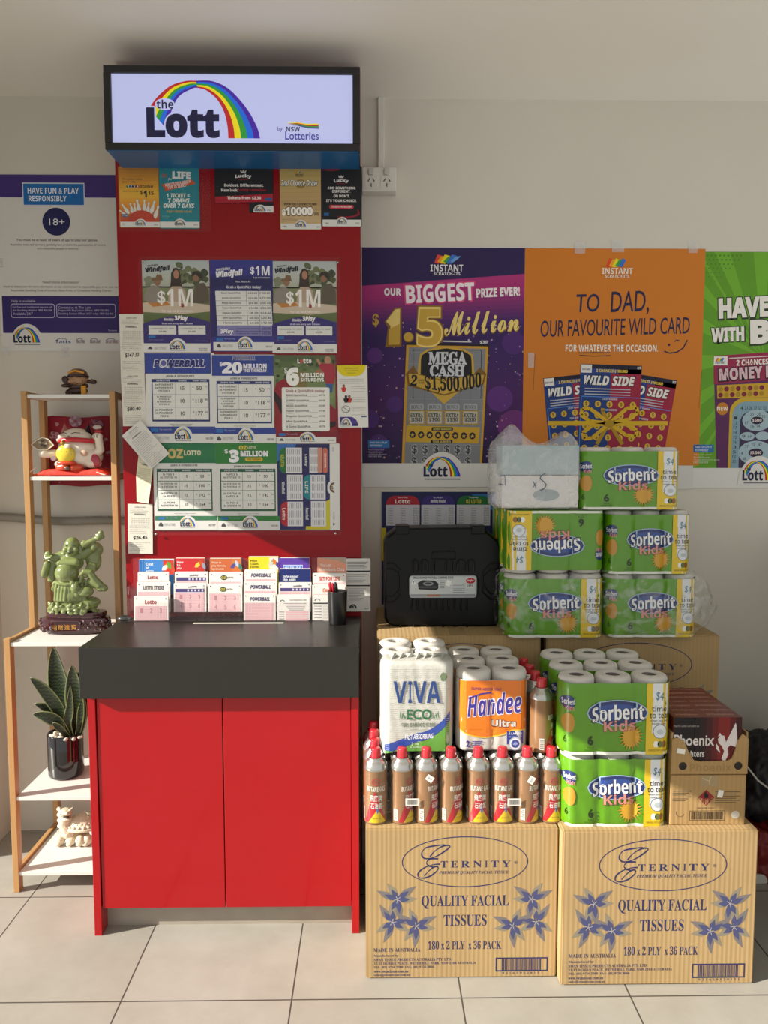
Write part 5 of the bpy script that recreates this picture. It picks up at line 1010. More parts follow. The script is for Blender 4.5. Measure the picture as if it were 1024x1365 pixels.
# white information panel at the right
Yp = YB - .01
mb, c = sheet(462, 744.5, 494, 815, Yp, '#cfcdc8', .002, 0, 1)
c.sub(320, 725, 5.535); c.rect(788, 196, 962, 206, '#26262a', 2); c.rect(788, 302, 962, 312, '#26262a', 2)
for i in range(5): c.rect(792, 132 + i * 12, 945 - (i * 13) % 30, 137 + i * 12, '#7a787c', 2); c.rect(792, 222 + i * 14, 940 - (i * 17) % 40, 227 + i * 14, '#9a989c', 2)
for i in range(8): c.rect(802, 328 + i * 12, 930 - (i * 23) % 60, 332 + i * 12, '#9a989c', 2)
c.ring(834, 476, 28, 32, 10, '#2a2a30', 2, 180, 360, 14); c.text('tt', 812, 456, 842, 474, '#2a2a30', 3, off=.05); c.text('THELOTT', 918, 472, 946, 482, '#4a484c', 2)
recentre(mb.build('information_panel', label='grey white information panel with black bars at the right edge of the holders', cat='panel'))
# pen cup with pens
R = .031; p = Vector((atz(451, 827, ztc).x, YH - .068 - R, 0))
o = empty('pen_cup', (p.x, p.y, ztc), label='round black pen cup on the right back corner of the countertop', cat='cup'); Hc = at(451, 790, p.y - R).z - ztc
b = MB(); b.lathe([(0, .001), (R * .84, 0), (R * .88, .002), (R, Hc - .003), (R, Hc), (R - .003, Hc), (R * .84, .004), (0, .004)], mat('#1d1d1e', rough=.32, var=.03), 36, cap=False); b.build('cup_body', o)
def pen(px, py, col, label, dx, capc=None, r=.0042):
    top = at(px, py, p.y); bot = Vector((p.x + dx, p.y + .004, ztc + .0075)); v = top - bot; L_ = v.length
    t = empty('pen', bot, Vector((0, 0, 1)).rotation_difference(v.normalized()).to_euler(), label, 'pen', 'pens in the black cup')
    b = MB(); b.lathe([(.0008, 0), (r * .8, .014), (r, .02), (r, L_ * .7)], mat(col, rough=.3), 14, cap=True); b.build('barrel', t)
    b = MB(); b.lathe([(r, L_ * .7), (r * 1.15, L_ * .7), (r * 1.1, L_ - .004), (r * .6, L_)], mat(capc or col, rough=.3), 14, cap=True); b.box(r * .9, r * 1.5, -.0015, .0015, L_ * .74, L_ - .006, mat(capc or col, rough=.3), .0005); b.build('cap', t)
pen(439.5, 776, '#b01c28', 'left red pen standing in the black cup', -.004, None, .0046); pen(443, 777, '#c22430', 'right red pen standing in the black cup', .001); pen(447, 776, '#1e1e22', 'black pen standing in the black cup', .006, '#26262a'); pen(452.5, 792, '#d8d4cc', 'short white pen sunk low in the black cup', .012)
# small dark rounded object at the back left of the counter
p = atz(166, 826, ztc)
b = MB(); prof = [(0, 0), (.016, .0), (.018, .003), (.015, .008), (.008, .011), (0, .012)]
b.lathe(prof, mat('#4a4a4a', rough=.2, metal=.5), 24, cap=False, M=Matrix.Diagonal((1.35, .75, 1, 1))); b.tube([(-.012, .0, .0112), (0, -.002, .0135), (.013, 0, .0112)], .0018, mat('#232323', rough=.3), 8)
b.build('desk_clip', loc=(p.x, p.y, ztc), label='small dark rounded metal clip at the back left corner of the countertop', cat='clip')
# ================================================================== bamboo ladder shelf
bam = mat('#b08757', rough=.45, var=.16, scale=9, stretch=(30, 30, 1.2), spec=.35)
shw = mat('#dad7d1', rough=.35, var=.02)
YF = atz(26, 1190, 0).y
XL = at(10.5, 1000, YF).x
def y_at_x(px, py, X):
    d = ray(px, py); t = (X - CAM.x) / d.x; return CAM.y + d.y * t
YU = y_at_x(33.5, 690, XL); YBK_ = y_at_x(56.5, 700, XL) + .03
XR = at(157.5, 690, YU).x
pw_ = .0185; pd = .028
z3 = at(30, 857, YF).z; z4 = at(60, 1063, YF).z; z5 = at(60, 1163, YF).z
z1 = at(90, 525.5, YU).z; z2 = at(90, 635.5, YU).z
o = empty('ladder_shelf', ((XL + XR) / 2, (YF + YBK_) / 2, 0), label='bamboo ladder shelf with five white boards standing left of the red cabinet', cat='shelf'); L = o.location
def bx(name, x0, x1, y0, y1, z0, z1_, m, bev=.0012):
    b = MB(); b.box(x0 - L.x, x1 - L.x, y0 - L.y, y1 - L.y, z0, z1_, m, bev); return b.build(name, o)
for x in (XL, XR - pw_):
    bx('post', x, x + pw_, YBK_ - pd, YBK_, 0, z1 + .010, bam)
    bx('post', x, x + pw_, YU, YU + pd, z3 - .001, z1 + .010, bam)
    bx('post', x, x + pw_, YF, YF + pd, 0, z3 + .012, bam)
    for zz, yf in ((z1, YU), (z2, YU), (z3, YF), (z5, YF)):
        bx('side_rail', x + .002, x + pw_ - .002, yf + pd, YBK_ - pd, zz - .012, zz + .008, bam)
for zz, yf in ((z1, YU), (z2, YU), (z3, YF), (z4, YF), (z5, YF)):
    bx('shelf_board', XL + pw_ + .0006, XR - pw_ - .0006, yf + .003, YBK_ - .004, zz - .012, zz, shw, .001)
# ------------------------------------------------------------------ figures are carved from joined rounded masses
def carve(name, build, m, voxel, parent=None, smooth_it=6, loc=None):
    b = MB(); build(b); b.mats = [m]; b.m = [0] * len(b.m); ob = b.build(name, parent, loc)
    md = ob.modifiers.new('remesh', 'REMESH'); md.mode = 'VOXEL'; md.voxel_size = voxel; md.use_smooth_shade = True
    sm = ob.modifiers.new('smooth', 'SMOOTH'); sm.factor = .5; sm.iterations = smooth_it
    return ob
class Fig:
    """a figure laid out in the units of a close-up: u right, v down from the foot point, w towards the viewer"""
    def __init__(s, mb, s_, cx, cy): s.mb, s.s, s.cx, s.cy = mb, s_, cx, cy
    def p(s, u, v, w=0): return ((u - s.cx) * s.s, -w * s.s, (s.cy - v) * s.s)
    def e(s, u, v, w, ru, rw, rv, rot=None, m=None): s.mb.ellipsoid(s.p(u, v, w), (ru * s.s, rw * s.s, rv * s.s), m or shw, 22, 14, rot)
    def c(s, a, b, ra, rb, m=None): s.mb.cap_(s.p(*a), s.p(*b), ra * s.s, rb * s.s, m or shw)
    def t(s, pts, r, m=None, n=8): s.mb.tube([s.p(*q) for q in pts], [x * s.s for x in r] if isinstance(r, (list, tuple)) else r * s.s, m or shw, n)
from mathutils import Euler
# ---- laughing figure in green stone on its dark base
pb = atz(102, 846, z3); D_ = pb.y - CAM.y
S1 = D_ / F_PX / 8.033; pb.y += 115 * S1
o = empty('laughing_buddha_figurine', (at(102, 846, pb.y).x + .0, pb.y, z3), label='glossy green figurine of a laughing big bellied man on a dark red base', cat='figurine')
jade = mat('#747f4c', rough=.14, var=.34, scale=12, coat=.3, sub=.12, spec=.55)
CX, CY = 498, 1265
def buddha(b):
    f = Fig(b, S1, CX, CY); E, C, T = f.e, f.c, f.t
    E(440, 600, 60, 128, 105, 112); E(455, 500, 10, 150, 95, 100); E(500, 440, 0, 120, 80, 70)       # belly, chest
    E(500, 310, 40, 84, 80, 98); E(505, 360, 60, 78, 66, 58); C((420, 310, 40), (416, 385, 40), 16, 22); C((586, 310, 40), (592, 388, 40), 16, 22); E(505, 330, 122, 16, 18, 17)
    E(450, 345, 95, 34, 30, 30); E(555, 345, 95, 34, 30, 30)
    C((375, 490, 80), (560, 480, 95), 34, 42)                                                       # forearm across the chest
    C((400, 410, -10), (310, 440, 10), 62, 50); C((310, 440, 10), (255, 420, 60), 46, 34); E(250, 400, 75, 40, 32, 42)
    for i in range(4): C((232 + i * 22, 410, 95), (222 + i * 24, 450 - i * 8, 112), 13, 10)
    C((235, 500, 70), (200, 615, 70), 36, 40); E(258, 560, 10, 60, 40, 150); C((250, 620, -10), (220, 690, -10), 44, 22)      # held scroll and sleeve
    C((600, 410, -10), (690, 350, 0), 66, 50); C((690, 350, 0), (740, 300, 40), 44, 36); E(735, 320, 40, 44, 38, 44); E(640, 285, 50, 46, 40, 44); C((640, 290, 60), (800, 210, 70), 30, 26); C((800, 215, 70), (822, 165, 70), 36, 30); E(835, 205, 70, 26, 24, 26); E(782, 190, 70, 24, 22, 22)
    E(700, 470, -30, 84, 60, 130); E(690, 360, -50, 110, 60, 90)                                      # sack over the shoulder
    C((690, 540, 20), (650, 610, 70), 50, 40); T([(600, 620, 100), (640, 580, 100), (700, 590, 90), (740, 670, 70), (790, 740, 50)], [22, 34, 38, 40, 46]); C((700, 700, 30), (830, 770, 40), 60, 40); E(800, 765, 40, 66, 40, 44)
    T([(690, 500, 30), (660, 560, 60), (610, 640, 90), (600, 700, 90)], [20, 26, 26, 18]); T([(730, 500, 20), (720, 580, 50), (700, 660, 60)], [20, 24, 20])
    E(470, 760, 20, 150, 105, 120); E(480, 850, 20, 160, 115, 110)                                    # skirt
    for i in range(9):
        u = 330 + i * 38; T([(u + 12, 690, 105 - abs(i - 3) * 9), (u, 780, 118 - abs(i - 3) * 10), (u - 8, 900, 122 - abs(i - 3) * 10)], [12, 18, 24])
    T([(310, 690, 60), (380, 712, 118), (460, 716, 128), (560, 700, 118), (640, 680, 60)], 16); C((300, 720, 60), (320, 830, 60), 26, 18); E(290, 770, 60, 22, 26, 36)
    E(550, 755, 118, 50, 42, 54); E(520, 700, 118, 28, 26, 34); C((512, 690, 118), (502, 668, 118), 14, 20); E(640, 800, 80, 90, 60, 60); E(560, 830, 90, 40, 40, 40)
    E(480, 975, 10, 262, 130, 78); E(640, 930, 0, 130, 110, 62)                                       # rocky mound with coins
    rr = random.Random(4)
    for i in range(64):
        a = math.pi * (rr.uniform(.0, 1.0)); r = rr.uniform(.92, 1.02); v = rr.uniform(930, 1040); E(480 + 262 * r * math.cos(a), v, 10 + 128 * r * math.sin(a), rr.uniform(16, 30), rr.uniform(14, 22), rr.uniform(14, 26))
carve('figure', buddha, jade, .0016, o, 3)
b = MB(); f = Fig(b, S1, CX, CY); dg = mat('#3a4a28', rough=.3)
f.t([(440, 300, 112), (458, 288, 118), (478, 298, 116)], 4.5, dg); f.t([(525, 298, 116), (546, 288, 118), (566, 300, 110)], 4.5, dg)
f.e(506, 366, 118, 32, 14, 15, None, dg); f.t([(462, 352, 116), (478, 374, 124), (506, 384, 128), (534, 374, 124), (552, 352, 114)], 4, dg)
b.build('face_lines', o, label='dark carved eyes and smiling mouth')
wood = mat('#3a141a', rough=.12, var=.2, scale=40, coat=.5, bump=.0)
def oval(f, u0, u1, w, v0, v1, r, m, n=48):
    cx, rx = (u0 + u1) / 2, (u1 - u0) / 2; vs = []; fs = []; prof = [(.97, v1), (1, v1 - r), (1, v0 + r), (.97, v0)]
    for q, v in prof:
        for i in range(n):
            a = 2 * math.pi * i / n; c_, s_ = math.cos(a), math.sin(a); k = (abs(c_) ** 3 + abs(s_) ** 3) ** (-1 / 3)
            vs.append(f.p(cx + rx * q * c_ * k, v, w * q * s_ * k))
    for j in range(3):
        for i in range(n): fs.append((j * n + i, j * n + (i + 1) % n, (j + 1) * n + (i + 1) % n, (j + 1) * n + i))
    fs += [tuple(range(n))[::-1], tuple(range(3 * n, 4 * n))]; f.mb.mesh(vs, fs, m, False)
b = MB(); f = Fig(b, S1, CX, CY)
oval(f, 195, 830, 128, 1030, 1085, 16, wood); oval(f, 215, 815, 120, 1080, 1100, 6, wood); oval(f, 130, 868, 140, 1095, 1235, 26, wood); oval(f, 190, 800, 125, 1225, 1265, 14, wood)
rr = random.Random(8)
for i in range(70):
    a = rr.uniform(math.pi * .02, math.pi * .98); c_, s_ = math.cos(a), math.sin(a); k = (abs(c_) ** 3 + abs(s_) ** 3) ** (-1 / 3); u = 499 + 369 * c_ * k
    if 300 < u < 600: continue
    f.e(u, rr.uniform(1110, 1225), 140 * s_ * k, rr.uniform(14, 26), 12, rr.uniform(10, 22), None, wood)
f.t([(290, 1130, 150), (300, 1112, 150), (590, 1108, 150), (604, 1130, 150), (596, 1200, 150), (560, 1218, 150), (320, 1222, 150), (290, 1200, 150), (290, 1130, 150)], 7, wood)
b.build('base', o, label='dark red lacquered base')
b = MB(); cv = Canvas(b, Vector(f.p(0, 0, 143)), (S1, 0, 0), (0, 0, -S1), (0, -1, 0)); cv.mk = lambda h: mat(h, rough=.35, metal=.5)
for i, ch in enumerate('招財進寶'): cv.text(ch, 288 + i * 70, 1148 + (3 - i) * 2, 346 + i * 70, 1206 + (3 - i) * 2, '#b8863c', 1, 'n', off=.012)
b.build('gold_lettering', o)
# ---- lucky cat and its cushion, with the flowered cloth behind
YCAT = YU + .062
S2 = (YCAT - CAM.y) / F_PX / 8.533
fl = bpy.data.materials.new('flowered_cloth'); fl.use_nodes = True; nt = fl.node_tree; B = nt.nodes['Principled BSDF']; B.inputs['Roughness'].default_value = .75
tc = nt.nodes.new('ShaderNodeTexCoord'); vo = nt.nodes.new('ShaderNodeTexVoronoi'); vo.inputs['Scale'].default_value = 24; nz = nt.nodes.new('ShaderNodeTexNoise'); nz.inputs['Scale'].default_value = 42; nz.inputs['Detail'].default_value = 4
nt.links.new(tc.outputs['Object'], vo.inputs['Vector']); nt.links.new(tc.outputs['Object'], nz.inputs['Vector'])
ad = nt.nodes.new('ShaderNodeMath'); ad.operation = 'ADD'; nt.links.new(vo.outputs['Distance'], ad.inputs[0]); nt.links.new(nz.outputs['Fac'], ad.inputs[1])
rp = nt.nodes.new('ShaderNodeValToRGB'); rp.color_ramp.elements[0].position = .60; rp.color_ramp.elements[0].color = lin('#a8868a') + (1,); rp.color_ramp.elements[1].position = .68; rp.color_ramp.elements[1].color = lin('#8a1428') + (1,)
nt.links.new(ad.outputs[0], rp.inputs[0]); nt.links.new(rp.outputs[0], B.inputs['Base Color'])
YCL = YBK_ + .012
a, c = at(58, 555.5, YCL), at(155, 647.5, YCL)
b = MB(); n = 14; vs = []; fs = []
for j in range(n + 1):
    for i in range(n + 1):
        u, v = i / n, j / n; q = (1 - (2 * u - 1) ** 4) * (1 - (2 * v - 1) ** 4)
        vs.append((a.x + (c.x - a.x) * u, YCL - .012 * q, a.z + (c.z - a.z) * v + .003 * math.sin(u * 9)))
for j in range(n):
    for i in range(n): fs.append((j * (n + 1) + i, (j + 1) * (n + 1) + i, (j + 1) * (n + 1) + i + 1, j * (n + 1) + i + 1))
N0 = len(vs); vs2 = [(x, YCL + .004 + (YCL - y) * .35, z) for x, y, z in vs]
b.mesh(vs, fs, fl, True); b.mesh(vs2, [tuple(reversed(q)) for q in fs], fl, True)
cv = Canvas(b, *pxrect(58, 555, 155, 648, YCL - .0135)); cv.sub(40, 540, 8.533)
def blossom(cx, cy, r, h1, h2):
    for i in range(9):
        a = math.radians(40 * i); cv.ell(cx + r * .62 * math.cos(a), cy + r * .55 * math.sin(a), r * .42, r * .36, h1 if i % 2 else h2, 1 + i * .1, n=12)
    cv.ell(cx, cy, r * .45, r * .4, h2, 2.2, n=14); cv.ell(cx, cy, r * .25, r * .22, '#8a3a48', 2.5, n=12)
blossom(530, 185, 72, '#a8909a', '#8a6a74'); blossom(770, 225, 70, '#6a2a3c', '#8a5a64'); blossom(285, 350, 60, '#7a3a48', '#a08088')
recentre(b.build('flowered_cushion', label='dark red cushion with pale blossoms wedged upright behind the cat figurine', cat='cushion'))
zc = z2 + .0005
pc = Vector((at(104, 630, YCAT).x, YCAT, zc)); CX2, CY2 = (104 - 40) * 8.533, (635.5 - 540) * 8.533
rc = mat('#d8321f', rough=.7, var=.1, scale=60, bump=.3, bscale=120)
b = MB(); f = Fig(b, S2, CX2, CY2)
vs = []; fs = []; n = 26
for j in range(n + 1):
    for i in range(n + 1):
        u, v = 2 * i / n - 1, 2 * j / n - 1; q = max(0, (1 - u ** 6) * (1 - v ** 6)); hgt = 30 + 66 * q ** .4 * (.82 + .1 * math.sin(u * 11) + .08 * math.sin(v * 9 + u * 5)); vs.append(f.p(CX2 + u * 378, CY2 - hgt, -v * 185))
        
for j in range(n):
    for i in range(n): fs.append((j * (n + 1) + i, j * (n + 1) + i + 1, (j + 1) * (n + 1) + i + 1, (j + 1) * (n + 1) + i))
b.mesh(vs, fs, rc, True); edge = [j * (n + 1) for j in range(n + 1)]
vs2 = [(x, y, max(0.0004, .0045 - (z - .0045) * .05)) for x, y, z in vs]; b.mesh(vs2, [tuple(reversed(q)) for q in fs], rc, True)
R_ = [i for i in range(n + 1)] + [(j + 1) * (n + 1) - 1 for j in range(1, n + 1)] + [n * (n + 1) + i for i in range(n - 1, -1, -1)] + [j * (n + 1) for j in range(n - 1, 0, -1)]
for q in range(len(R_)): i, k = R_[q], R_[(q + 1) % len(R_)]; b.face([vs[i], vs2[i], vs2[k], vs[k]], rc, True)
q_ = b.build('red_cushion', None, pc, label='small bright red cushion under the cat figurine', cat='cushion')
b = MB(); f = Fig(b, S2, CX2, CY2)
f.t([(150, 715, 180), (110, 750, 190), (60, 790, 196)], 6, mat('#d8cdb8', rough=.7)); b.build('cord_tie', q_, label='cream cord tie')
b = MB(); f = Fig(b, S2, CX2, CY2); f.t([(820, 765, 185), (870, 785, 192), (915, 797, 198)], 6, mat('#d8cdb8', rough=.7)); b.build('cord_tie', q_, label='cream cord tie')
cream = mat('#e2d6c4', rough=.12, var=.05, coat=.4); zk = zc + 50 * S2
o = empty('lucky_cat_figurine', (pc.x, pc.y, zk), label='round white beckoning cat figurine with a red collar on the red cushion', cat='figurine'); CYk = CY2 - 50
def cat(b):
    f = Fig(b, S2, CX2, CYk); E, C = f.e, f.c
    E(575, 590, 0, 255, 175, 148); E(560, 500, 0, 225, 165, 150); E(545, 420, 0, 195, 150, 145); E(400, 680, 60, 90, 90, 55); E(735, 670, 50, 95, 90, 62)
    C((740, 600, 40), (830, 520, 70), 52, 44); C((830, 520, 70), (815, 390, 80), 44, 46); E(808, 372, 84, 58, 46, 44)
    C((330, 560, 90), (230, 570, 120), 46, 44); E(218, 560, 124, 60, 50, 52); E(420, 380, 130, 40, 20, 30)
carve('body', cat, cream, .0022, o, 5)
def part(name, fn, lab=None):
    b = MB(); f = Fig(b, S2, CX2, CYk); fn(f); return b.build(name, o, label=lab)
blk = mat('#1c1a1e', rough=.2, coat=.3); pk = mat('#a8665c', rough=.3, coat=.3); rd = mat('#c0202c', rough=.3, coat=.3); yl = mat('#e2c83a', rough=.25, coat=.3, var=.12, scale=60); orr = mat('#c8401c', rough=.3, coat=.3); gd = mat('#a8863a', rough=.3, metal=.6)
def ear(f, u, v, m, s, inner):
    P = [f.p(u - 62, v + 90, 10), f.p(u + 62, v + 100, 10), f.p(u + s * 30, v - 40, 0), f.p(u, v + 95, -60), f.p(u, v + 90, 70)]
    f.mb.mesh(P, [(0, 4, 2), (4, 1, 2), (1, 3, 2), (3, 0, 2), (0, 3, 1, 4)], m, False)
part('ear', lambda f: ear(f, 425, 262, pk, -.4, pk), 'left pinkish ear'); part('ear', lambda f: ear(f, 665, 265, blk, .6, pk), 'right black ear')
def eyes(f):
    f.t([(420, 345, 150), (460, 328, 156), (500, 345, 158)], 4, blk); f.t([(540, 345, 158), (580, 330, 156), (640, 335, 140)], 4, blk); f.e(515, 372, 160, 14, 8, 9, None, pk)
part('face_lines', eyes)
def collar(f):
    f.t([(570 + 215 * math.cos(a), 415 + 6 * math.sin(a * 3), 178 * math.sin(a)) for a in [2 * math.pi * i / 40 for i in range(41)]], 27, rd, 10)
    for u in (390, 440, 490, 560): f.e(u, 412 + (u % 4), 172 - abs(u - 550) * .25, 20, 12, 20, None, mat('#d8a8a0', rough=.3))
part('collar', collar, 'red flowered collar'); part('bell', lambda f: (f.e(462, 450, 192, 26, 22, 24, None, gd), f.e(462, 425, 192, 14, 10, 10, None, gd)), 'gold bell')
def gold(f): f.e(490, 570, 190, 105, 50, 100, Euler((.15, .1, 0)), yl); f.e(505, 500, 200, 52, 34, 26, None, cream); f.e(465, 540, 236, 6, 5, 7, None, blk); f.e(515, 542, 236, 6, 5, 7, None, blk); f.e(418, 568, 218, 7, 5, 7, None, blk); f.e(562, 568, 222, 7, 5, 7, None, blk)
part('coin', gold, 'yellow rounded coin with small dots')
def cl(f): f.e(490, 665, 175, 112, 52, 30, None, orr); f.c((400, 715, 150), (470, 705, 175), 40, 42, orr); f.c((560, 715, 160), (620, 715, 140), 44, 38, orr); f.e(505, 722, 200, 34, 20, 24, None, mat('#6a4a3a', rough=.3))
part('bib', cl, 'orange bib')
def fan(f):
    P = [f.p(160, 520, 150), f.p(280, 515, 150)]; A = [f.p(222 + 125 * math.cos(t), 500 - 118 * math.sin(t) , 146) for t in [math.radians(12 + 156 * i / 12) for i in range(13)]]
    mm = mat('#8a7458', rough=.4); f.mb.face([P[1]] + A[::1] + [P[0]], mm); f.mb.face([(x, y + .004, z) for x, y, z in [P[0]] + A[::-1] + [P[1]]], mm); f.t([(98, 465, 150), (160, 410, 150), (222, 384, 150), (290, 405, 150), (345, 470, 150)], 6, cream); f.t([(98, 465, 150), (165, 520, 150), (280, 515, 150), (345, 470, 150)], 6, cream)
    for u, v in ((190, 440), (225, 420), (260, 450), (215, 470), (245, 480)): f.e(u, v, 152, 18, 4, 14, None, mat('#4a4038' if u % 2 else '#b0a08c', rough=.4))
part('fan', fan, 'brown painted fan'); 
part('painted_patch', lambda f: f.e(785, 640, 110, 52, 26, 76, Euler((0, -.3, 0)), mat('#a83a4a', rough=.3)), 'red patch on the hip')
part('painted_patch', lambda f: f.e(680, 560, 158, 40, 20, 34, None, mat('#c8a088', rough=.3)), 'pink patch on the belly')
part('painted_patch', lambda f: f.e(322, 610, 110, 34, 20, 34, None, mat('#c8b8c4', rough=.3)), 'lilac patch on the side')
part('ball', lambda f: (f.e(800, 270, 60, 50, 34, 26, None, mat('#c8b8b0', rough=.2)), f.e(815, 318, 70, 44, 36, 26, None, mat('#a82a30', rough=.3))), 'white and red ball above the raised paw')
for u in (785, 815): part('paw_line', lambda f: f.t([(u, 352, 126), (u, 372, 132), (u, 388, 126)], 4, blk))
# ---- little brown figure on the top board, in the units of the close-up of the upper shelf
YG = YU + .055; S3 = (YG - CAM.y) / F_PX / 5.689
o = empty('fortune_god_figurine', (at(104, 525, YG).x, YG, z1), label='tiny brown laughing figurine with a round hat on the top board of the ladder shelf', cat='figurine')
CX3, CY3 = 104 * 5.689, (525.5 - 480) * 5.689
br_ = mat('#6a4630', rough=.3, var=.25, scale=60, coat=.3); skin = mat('#a07a58', rough=.35, var=.1); dkb = mat('#3a2018', rough=.35, var=.3, scale=80); og = mat('#c88a1c', rough=.4)
def gp(name, fn, lab=None):
    b = MB(); f = Fig(b, S3, CX3, CY3); fn(f); return b.build(name, o, label=lab)
def gbody(b):
    f = Fig(b, S3, CX3, CY3); f.e(592, 225, 0, 74, 50, 34); f.e(590, 190, 0, 62, 42, 40); f.c((545, 190, 10), (505, 150, 20), 22, 18); f.e(508, 140, 20, 26, 18, 24); f.c((640, 190, 10), (665, 190, 24), 20, 16); f.c((530, 240, 20), (545, 255, 30), 24, 18)
carve('robe', gbody, dkb, .0012, o, 2)
def ghead(b):
    f = Fig(b, S3, CX3, CY3); f.e(598, 145, 8, 66, 54, 52); f.e(586, 158, 58, 14, 10, 12); f.e(552, 160, 44, 16, 12, 14); f.e(630, 160, 46, 16, 12, 14); f.e(535, 150, 0, 14, 12, 20); f.e(664, 150, 0, 14, 12, 20)
carve('head', ghead, skin, .0012, o, 2)
gp('hat', lambda f: (f.e(598, 105, 0, 70, 58, 46, None, br_), f.t([(598 + 70 * math.cos(t), 118 - 4 * math.sin(t), 58 * math.sin(t)) for t in [2 * math.pi * i / 28 for i in range(29)]], 9, dkb), f.t([(540, 96, 40), (598, 80, 58), (656, 96, 40)], 8, og)), 'brown banded hat')
gp('hat_wing', lambda f: (f.c((668, 155, 0), (715, 158, 0), 14, 18, dkb), f.e(700, 150, 6, 14, 10, 14, None, br_))); gp('hat_wing', lambda f: (f.c((530, 150, 0), (500, 140, 0), 12, 16, br_),))
gp('face_lines', lambda f: (f.t([(548, 130, 52), (562, 122, 58), (576, 130, 60)], 3, dkb), f.t([(608, 130, 62), (622, 122, 60), (638, 130, 54)], 3, dkb), f.t([(570, 176, 58), (592, 186, 62), (616, 176, 58)], 3.4, dkb)))
gp('scroll', lambda f: f.mb.box(*(lambda a, c: (a[0], c[0], a[1] - .004, a[1] + .004, c[2], a[2]))(f.p(632, 190, 40), f.p(668, 260, 40)), og, .001), 'orange scroll'); gp('ingot', lambda f: (f.e(515, 190, 40, 32, 20, 14, None, dkb), f.e(515, 184, 40, 14, 12, 14, None, br_)))
# ---- snake plant
pp = atz(88, 1042, z4); R = .0565; pp.y += R; Hp = at(88, 984, pp.y - R).z - z4
o = empty('snake_plant', (at(89, 1040, pp.y).x, pp.y, z4), label='dark green striped snake plant in a glossy black pot on the fourth shelf board', cat='plant')
pot = mat('#131315', rough=.08, coat=.6, var=.02)
b = MB(); b.lathe([(0, 0), (R - .008, 0), (R - .003, .004), (R, .012), (R, Hp - .003), (R - .002, Hp), (R - .005, Hp), (R - .006, Hp - .012), (0, Hp - .012)], pot, 48, cap=False); b.build('pot', o, label='glossy black cylinder pot')
b = MB(); b.lathe([(0, Hp - .010), (R - .0062, Hp - .011)], mat('#3a2c22', rough=.9, bump=.6, bscale=90), 32, cap=False); b.build('soil', o)
lm = bpy.data.materials.new('striped_leaf'); lm.use_nodes = True; nt = lm.node_tree; B = nt.nodes['Principled BSDF']; B.inputs['Roughness'].default_value = .35
tc = nt.nodes.new('ShaderNodeTexCoord'); mp = nt.nodes.new('ShaderNodeMapping'); mp.inputs['Scale'].default_value = (5, 5, 1); nt.links.new(tc.outputs['Object'], mp.inputs[0]); wv = nt.nodes.new('ShaderNodeTexWave'); wv.bands_direction = 'Z'; wv.inputs['Scale'].default_value = 26; wv.inputs['Distortion'].default_value = 7; wv.inputs['Detail'].default_value = 3
nt.links.new(mp.outputs[0], wv.inputs['Vector']); rp = nt.nodes.new('ShaderNodeValToRGB'); rp.color_ramp.elements[0].color = lin('#10190f') + (1,); rp.color_ramp.elements[1].color = lin('#303d24') + (1,); nt.links.new(wv.outputs['Fac'], rp.inputs[0]); nt.links.new(rp.outputs[0], B.inputs['Base Color'])
le = mat('#6a7648', rough=.4, var=.1)
def leaf(pts, wid, cup=.25):
    """pts: pixel points of the midrib from foot to tip with depth offsets"""
    P = [Vector((at(x, y, pp.y + d).x - o.location.x, d, at(x, y, pp.y + d).z - o.location.z)) for x, y, d in pts]
    n = 16; b = MB(); rows = []
    for i in range(n + 1):
        t = i / n; p = Vector(spline([tuple(q) for q in P], t)); q = Vector(spline([tuple(q) for q in P], min(t + .02, 1))) - Vector(spline([tuple(q) for q in P], max(t - .02, 0))); q.normalize()
        side = q.cross(Vector((0, 1, 0))); side.normalize(); w = wid * (.45 + .55 * math.sin(min(1, t * 1.7) * math.pi / 2)) * (1 - max(0, (t - .45) / .55) ** 2.2)
        back = Vector((0, 1, 0))
        rows.append([p + side * (w * s) + back * (cup * w * (1 - s * s)) for s in (-1, -.86, -.4, 0, .4, .86, 1)])
    for i in range(n):
        for j in range(6):
            m = le if j in (0, 5) else lm
            b.mesh([rows[i][j], rows[i][j + 1], rows[i + 1][j + 1], rows[i + 1][j]], [(0, 1, 2, 3)], m, True)
    ob = b.build('leaf', o); md = ob.modifiers.new('thick', 'SOLIDIFY'); md.thickness = .0022; md.offset = 0
    bmx = bmesh.new(); bmx.from_mesh(ob.data); bmesh.ops.remove_doubles(bmx, verts=bmx.verts, dist=1e-6); bmx.to_mesh(ob.data); bmx.free(); return ob
leaf([(92, 985, .01), (86, 950, .02), (76, 905, .03), (71, 862, .03)], .038)
leaf([(98, 985, -.005), (101, 955, -.02), (98, 920, -.03), (96, 886, -.03)], .032)
leaf([(94, 985, -.01), (80, 950, -.025), (60, 922, -.035), (40, 903, -.04)], .024)
leaf([(95, 985, .0), (84, 962, -.005), (66, 946, -.02), (46, 938, -.03)], .020)
leaf([(92, 985, -.02), (78, 964, -.04), (62, 956, -.05), (44, 952, -.05)], .022)
leaf([(100, 985, .012), (106, 955, .01), (110, 925, .005), (104, 895, .0)], .029)
leaf([(97, 985, -.02), (90, 965, -.035), (93, 945, -.04), (94, 914, -.045)], .015)
leaf([(93, 985, -.03), (84, 975, -.042), (76, 968, -.048), (70, 964, -.05)], .012)
leaf([(103, 985, -.01), (108, 965, -.015), (110, 945, -.02), (112, 930, -.02)], .017)
leaf([(90, 985, -.005), (82, 958, -.01), (70, 935, -.01), (58, 920, -.01)], .027)
peb = mat('#c9c2b2', rough=.5, var=.12, scale=50)
pm = None
